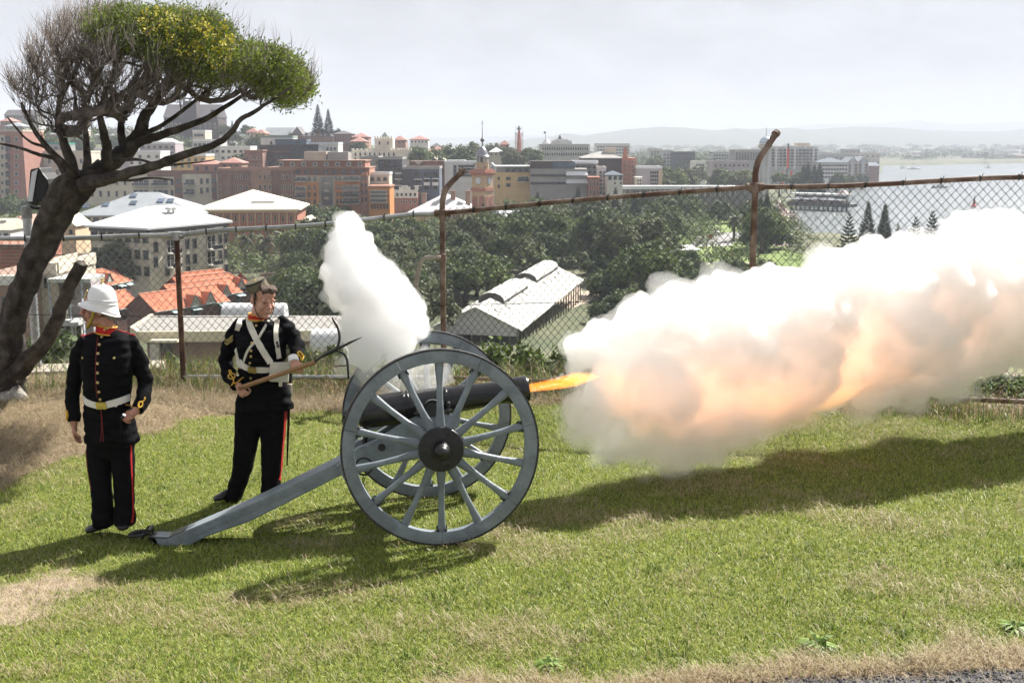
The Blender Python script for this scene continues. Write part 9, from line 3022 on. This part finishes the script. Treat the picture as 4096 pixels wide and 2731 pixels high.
o = obj_of('far_woods', np_mesh('far_woods', np.concatenate(V), np.concatenate(Q), leafs['dark'])); tag(o, 'far belts of trees across the harbour and behind the city', 'trees', kind='stuff')
V = []; Q = []; k = 0
for i in range(420):
	Y = frng.uniform(520, 1050); x = frng.uniform(-.44, .02) * Y
	s = frng.uniform(5, 11)
	vv = c0v * s * np.array([1, 1, .75]) + np.array([x, Y, tz(x, Y) + s * .3]); V.append(vv); Q.append(c0q + k); k += len(vv)
for i in range(260):
	Y = frng.uniform(235, 520); x = frng.uniform(-.44, .28) * Y
	s = frng.uniform(4, 7)
	vv = c0v * s * np.array([1, 1, .75]) + np.array([x, Y, tz(x, Y) + s * .3]); V.append(vv); Q.append(c0q + k); k += len(vv)
o = obj_of('town_greenery', np_mesh('town_greenery', np.concatenate(V), np.concatenate(Q), leafs['mid'])); tag(o, 'scattered greenery filling gaps between streets and houses', 'greenery', kind='stuff')
# infill of small houses on the hillside
fm = random.Random(5)
for i in range(60):
	Y = fm.uniform(560, 900); x = fm.uniform(-.44, -.05) * Y
	g_ = tz(x, Y)
	w_, h_ = fm.uniform(9, 17), fm.uniform(5, 9)
	e = empty('hill_house', (x, Y, g_), fm.uniform(-.2, .2), 'small roofed house in the dense hillside rows', 'house', 'houses packed on the hillside')
	mb = MB(); mb.box((0, 4, h_ / 2 - .5), (w_, 8, h_ + 1)); wi = fm.randrange(5); ri = fm.randrange(4)
	e['label'] = ('cream', 'brick', 'white', 'beige', 'grey')[wi] + ' house with ' + ('red', 'grey', 'dark', 'white')[ri] + ' roof in the hillside rows' + (', far left' if x / Y < -.3 else ', left of centre' if x / Y < -.17 else '')
	mb.build('wall', (w_cream, w_lbrick, w_white, w_beige, w_lgrey)[wi], e)
	mb = MB(); mb.add([(-w_ / 2 - .4, -.4, h_), (w_ / 2 + .4, -.4, h_), (w_ / 2 + .4, 8.4, h_), (-w_ / 2 - .4, 8.4, h_), (-w_ / 4, 4, h_ + 2.6), (w_ / 4, 4, h_ + 2.6)], [(0, 1, 5, 4), (2, 3, 4, 5), (1, 2, 5), (3, 0, 4)]); mb.build('roof', (r_tile, r_grey, r_slate, r_white)[ri], e)
	for q in range(3):
		obj_of('window', win_mesh(1.6, 1.6, 'd'), e, (w_ * (q - 1) * .3, -.03, h_ - 1.8))
# ================================================================ WEEDS ALONG THE FENCE
fence_line = [(FT[k].x, FT[k].y) for k in 'ABCDE']
def fence_y(x):
	return np.interp(x, [p[0] for p in fence_line], [p[1] for p in fence_line])
def back_z(x, y):
	"""ground just behind the fence"""
	return max(lz(x, min(y, 15.2)) - .9 * float(smoothstep(14.3, 15.4, y - np.interp(x, [-8, 0, 3, 6, 9], [0.2, 0.2, -1.0, -1.6, -1.8]))), tz(x, y)) if y < 15.2 else tz(x, y)
wl_ = {'bright': 'bright green leafy weed', 'mid': 'green leafy weed', 'olive': 'straggly olive weed', 'dark': 'dark green bush'}
spots = [  # pixel x, pixel y of the top, distance, width m, kind, label tail
	(230, 1385, 15.6, 1.5, 'dark', 'behind the kerb beside the lamp pole'), (120, 1400, 15.8, 1.3, 'dark', 'behind the kerb at the left edge'), (330, 1400, 15.9, 1.2, 'mid', 'behind the kerb left of the helmeted person'),
	(665, 1450, 15.2, .8, 'bright', 'left of the rusty post behind the persons'), (730, 1440, 15.4, .9, 'bright', 'at the foot of the rusty post'), (800, 1465, 15.3, 1.0, 'olive', 'just right of the rusty post'), (870, 1475, 15.3, .9, 'mid', 'close behind the capped person\'s elbow'),
	(1190, 1400, 15.4, 1.1, 'olive', 'under the wooden staff'), (1260, 1385, 15.6, 1.0, 'bright', 'under the iron spike'), (1320, 1400, 15.5, 1.1, 'olive', 'left of the lower prong'), (1240, 1470, 15.0, 1.0, 'mid', 'low under the staff'), (1330, 1490, 15.0, .9, 'olive', 'low beside the far wheel'),
	(1500, 1480, 15.2, 1.0, 'mid', 'behind the far wheel'), (1620, 1490, 15.0, .9, 'olive', 'behind the barrel'), (1720, 1480, 15.2, .9, 'bright', 'at the foot of the middle post'),
	(2010, 1395, 15.6, 1.2, 'bright', 'above the muzzle, leftmost'), (2085, 1405, 15.4, 1.1, 'mid', 'above the muzzle'), (2160, 1400, 15.2, 1.1, 'bright', 'above the muzzle flame'), (2225, 1430, 14.9, 1.0, 'olive', 'between flame and smoke cloud'), (2060, 1470, 15.0, 1.1, 'olive', 'low behind the muzzle'), (2150, 1480, 14.8, 1.1, 'olive', 'low behind the flame'),
	(3610, 1570, 13.4, .8, 'mid', 'behind the bottom rail under the cloud'), (3790, 1560, 13.3, .9, 'dark', 'behind the bottom rail right of the cloud'), (3900, 1575, 13.2, .7, 'bright', 'behind the bottom rail near the young tree'), (4050, 1590, 13.0, .7, 'bright', 'behind the bottom rail at the right edge'),
	(2420, 1480, 14.6, 1.0, 'olive', 'hidden behind the first smoke billow'), (2700, 1500, 14.2, 1.0, 'mid', 'hidden behind the smoke cloud'), (3300, 1540, 13.6, .9, 'mid', 'behind the glowing smoke')]
for x, yt, Y, w, kind, tail in spots:
	t = P(x, yt, Y); g_ = back_z(t.x, t.y)
	h = max(.35, t.z - g_)
	e = empty('weed_bush', (t.x, t.y, g_), tr_rnd.uniform(0, 6), wl_[kind] + ' ' + tail, 'weed', 'weeds behind the fence')
	mb = MB()
	for q in range(6):
		a = q * 1.05
		mb.tube([(0, 0, 0), (w * .15 * cos(a), w * .15 * sin(a), h * .5), (w * .3 * cos(a), w * .3 * sin(a), h * .85)], [.012, .009, .005], 5)
	mb.build('stem', trunk_m, e)
	obj_of('leaves', tr_rnd.choice(CROWN[kind]), e, (0, 0, h * .5), scale=(w * .55, w * .5, h * .56))
# tall rank grass on both sides of the wire and straw hanging through it
NG = 30000
gx = nrng.uniform(-6.3, 6.6, NG)
side = nrng.random(NG)
gy = fence_y(gx) + np.where(side < .62, nrng.uniform(.05, 1.3, NG), -np.abs(nrng.normal(0, .30, NG)))
_cl = np.minimum(gy, 15.2)
gz = lawn_z(gx, _cl) - .9 * smoothstep(14.3, 15.4, gy - np.interp(gx, [-8, 0, 3, 6, 9], [0.2, 0.2, -1.0, -1.6, -1.8]))
gz = np.where(gy < 15.2, np.maximum(gz, ter_z(gx, gy)), ter_z(gx, gy))
dens = fbm(gx * 1.3, gy * 1.3, 55)
kp = nrng.random(NG) < np.clip((dens - .28) * 3.2, .12, 1)
gx, gy, gz, side = gx[kp], gy[kp], gz[kp], side[kp]
NG = len(gx)
L = np.where(side < .62, nrng.uniform(.15, .5, NG), nrng.uniform(.08, .30, NG))
az = nrng.random(NG) * 6.283; ln = nrng.uniform(.2, 1.2, NG)
dx, dy = np.cos(az), np.sin(az)
b0 = np.stack([gx, gy, gz - .02], -1)
wd = np.stack([-dy, dx, np.zeros(NG)], -1) * .0045
mid_ = b0 + np.stack([dx * np.sin(ln * .6), dy * np.sin(ln * .6), np.cos(ln * .6)], -1) * (L * .55)[:, None]
tip_ = mid_ + np.stack([dx * np.sin(ln * 1.5), dy * np.sin(ln * 1.5), np.cos(ln * 1.5)], -1) * (L * .5)[:, None]
V = np.stack([b0 - wd, b0 + wd, mid_ + wd * .8, mid_ - wd * .8, tip_], 1).reshape(-1, 3)
o_ = np.arange(NG) * 5
T = np.concatenate([np.stack([o_, o_ + 1, o_ + 2], -1), np.stack([o_, o_ + 2, o_ + 3], -1), np.stack([o_ + 3, o_ + 2, o_ + 4], -1)])
t_ = nrng.random((NG, 1)); gr = nrng.random((NG, 1)) < .62
c = np.where(gr, np.array([.07, .12, .02]) * (1 - t_) + np.array([.20, .24, .06]) * t_, np.array([.16, .10, .06]) * (1 - t_) + np.array([.46, .36, .22]) * t_)
me = np_mesh('tall_grass', V, T, bpy.data.materials['grass_blades'])
ca = me.color_attributes.new('tint', 'FLOAT_COLOR', 'POINT')
ca.data.foreach_set('color', np.repeat(np.concatenate([c, np.ones((NG, 1))], -1), 5, 0).astype(np.float32).ravel())
tag(obj_of('tall_grass', me), 'rank dry and green grass growing along the fence', 'grass', kind='stuff')
# matted cut straw lying on the bank
NS = 26000
sx_ = nrng.uniform(-7.5, 6.5, NS); sy_ = nrng.uniform(9.5, 14.2, NS)
sz_ = lawn_z(sx_, sy_)
st_, s2_, gv_, dt_ = zones(sx_, sy_, sz_)
kp = nrng.random(NS) < st_
sx_, sy_, sz_ = sx_[kp], sy_[kp], sz_[kp]
NS = len(sx_)
az = nrng.normal(.3, .9, NS); L = nrng.uniform(.08, .30, NS); el = nrng.normal(.1, .22, NS)
d = np.stack([np.cos(az) * np.cos(el), np.sin(az) * np.cos(el), np.sin(el)], -1)
b0 = np.stack([sx_, sy_, sz_ + nrng.uniform(.005, .05, NS)], -1)
wd = np.stack([-np.sin(az), np.cos(az), np.zeros(NS)], -1) * .0022
up = np.array([0, 0, .025]) * nrng.random((NS, 1))
V = np.stack([b0 - wd, b0 + wd, b0 + d * (L * .5)[:, None] + wd + up, b0 + d * (L * .5)[:, None] - wd + up, b0 + d * L[:, None]], 1).reshape(-1, 3)
o_ = np.arange(NS) * 5
T = np.concatenate([np.stack([o_, o_ + 1, o_ + 2], -1), np.stack([o_, o_ + 2, o_ + 3], -1), np.stack([o_ + 3, o_ + 2, o_ + 4], -1)])
t_ = nrng.random((NS, 1))
c = np.array([.16, .115, .085]) * (1 - t_) + np.array([.46, .39, .31]) * t_
me = np_mesh('straw', V, T, bpy.data.materials['grass_blades'])
ca = me.color_attributes.new('tint', 'FLOAT_COLOR', 'POINT')
ca.data.foreach_set('color', np.repeat(np.concatenate([c, np.ones((NS, 1))], -1), 5, 0).astype(np.float32).ravel())
tag(obj_of('straw', me), 'pale cut straw matted on the bank below the fence', 'straw', kind='stuff')
# scrub on the steep slope below the fence
V = []; Q = []; k = 0
srng = random.Random(12)
for i in range(330):
	Y = 15.5 * (95 / 15.5) ** srng.random(); x = srng.uniform(-.46, .46) * Y
	if x < -.03 * Y and 45 < Y:
		continue
	s = srng.uniform(.35, .8) * (1 + Y / 70)
	vv = c0v * s * np.array([1, 1, .6]) + np.array([x, Y, tz(x, Y) + s * .18]); V.append(vv); Q.append(c0q + k); k += len(vv)
tag(obj_of('slope_scrub', np_mesh('slope_scrub', np.concatenate(V), np.concatenate(Q), leafs['olive'])), 'low scrub covering the steep slope below the fence', 'scrub', kind='stuff')
# weathered timber offcut lying against the fence by the muzzle
mb = MB(); c_ = LG(2170, 1600); mb.box(c_ + Vector((0, .3, .07)), (.75, .16, .05), Matrix.Rotation(radians(20), 3, 'Z') @ Matrix.Rotation(radians(-12), 3, 'Y'))
mb.box(c_ + Vector((.05, .42, .10)), (.6, .14, .04), Matrix.Rotation(radians(32), 3, 'Z') @ Matrix.Rotation(radians(-16), 3, 'Y'))
tag(mb.build('timber_offcut', mat('grey_timber', (.16, .14, .12), .9, c2=(.34, .31, .28), scale=12, stretch=(1, 8, 8))), 'weathered grey board lying below the muzzle by the fence', 'board')
# broad leaved weed clumps at the gravel edge
lw = mat('weed_leaf', (0.13, 0.22, 0.035), 0.5, c2=(0.22, 0.32, 0.06), scale=9, island=.3, transl=.35)
for i, (x, y, s) in enumerate(((3270, 2590, .13), (2190, 2665, .09), (4060, 2520, .11), (3600, 2640, .06))):
	p = LG(x, y)
	mb = MB()
	for q in range(80):
		a = tr_rnd.uniform(0, 6.28); e_ = tr_rnd.uniform(.02, .7); L_ = s * tr_rnd.uniform(.5, 1.1)
		d_ = Vector((cos(a) * cos(e_), sin(a) * cos(e_), sin(e_))); sd = Vector((-sin(a), cos(a), 0)) * L_ * .10
		m_ = d_ * L_ * .6 + Vector((0, 0, .01)); t_ = d_ * L_ + Vector((cos(a), sin(a), -.8)) * L_ * .25
		mb.add([-sd * .5, sd * .5, m_ + sd, m_ - sd, t_], [(0, 1, 2, 3), (3, 2, 4)])
	o = mb.build('weed_clump', lw); o.location = p
	tag(o, ('spreading green weed clump in the straw at the lower right', 'green weed clump in the grass at bottom centre', 'green weed clump at the right edge of the lawn', 'tiny yellow green weed near the gravel')[i], 'weed')
# young staked tree on the park lawn at the right
p = G3(3948, 1565); e = tree_at(p, 4.5, 3.5, 'mid', 'young tree in a mulch ring on the park lawn at right', None, 'young_tree')
# ================================================================ HAZE
HAZE = 0.00021
m, n, l = new_mat('haze_air')
out = n.new('ShaderNodeOutputMaterial'); pv = n.new('ShaderNodeVolumePrincipled')
pv.inputs['Color'].default_value = (0.64, 0.68, 0.80, 1)
pv.inputs['Density'].default_value = HAZE
pv.inputs['Anisotropy'].default_value = 0.0
l.new(pv.outputs[0], out.inputs['Volume'])
m.cycles.homogeneous_volume = True
mb = MB(); mb.box((0, 6000, 120), (17000, 12600, 320))
hz = mb.build('haze', m)
tag(hz, 'pale sea haze lying over city and harbour', 'haze', kind='stuff')
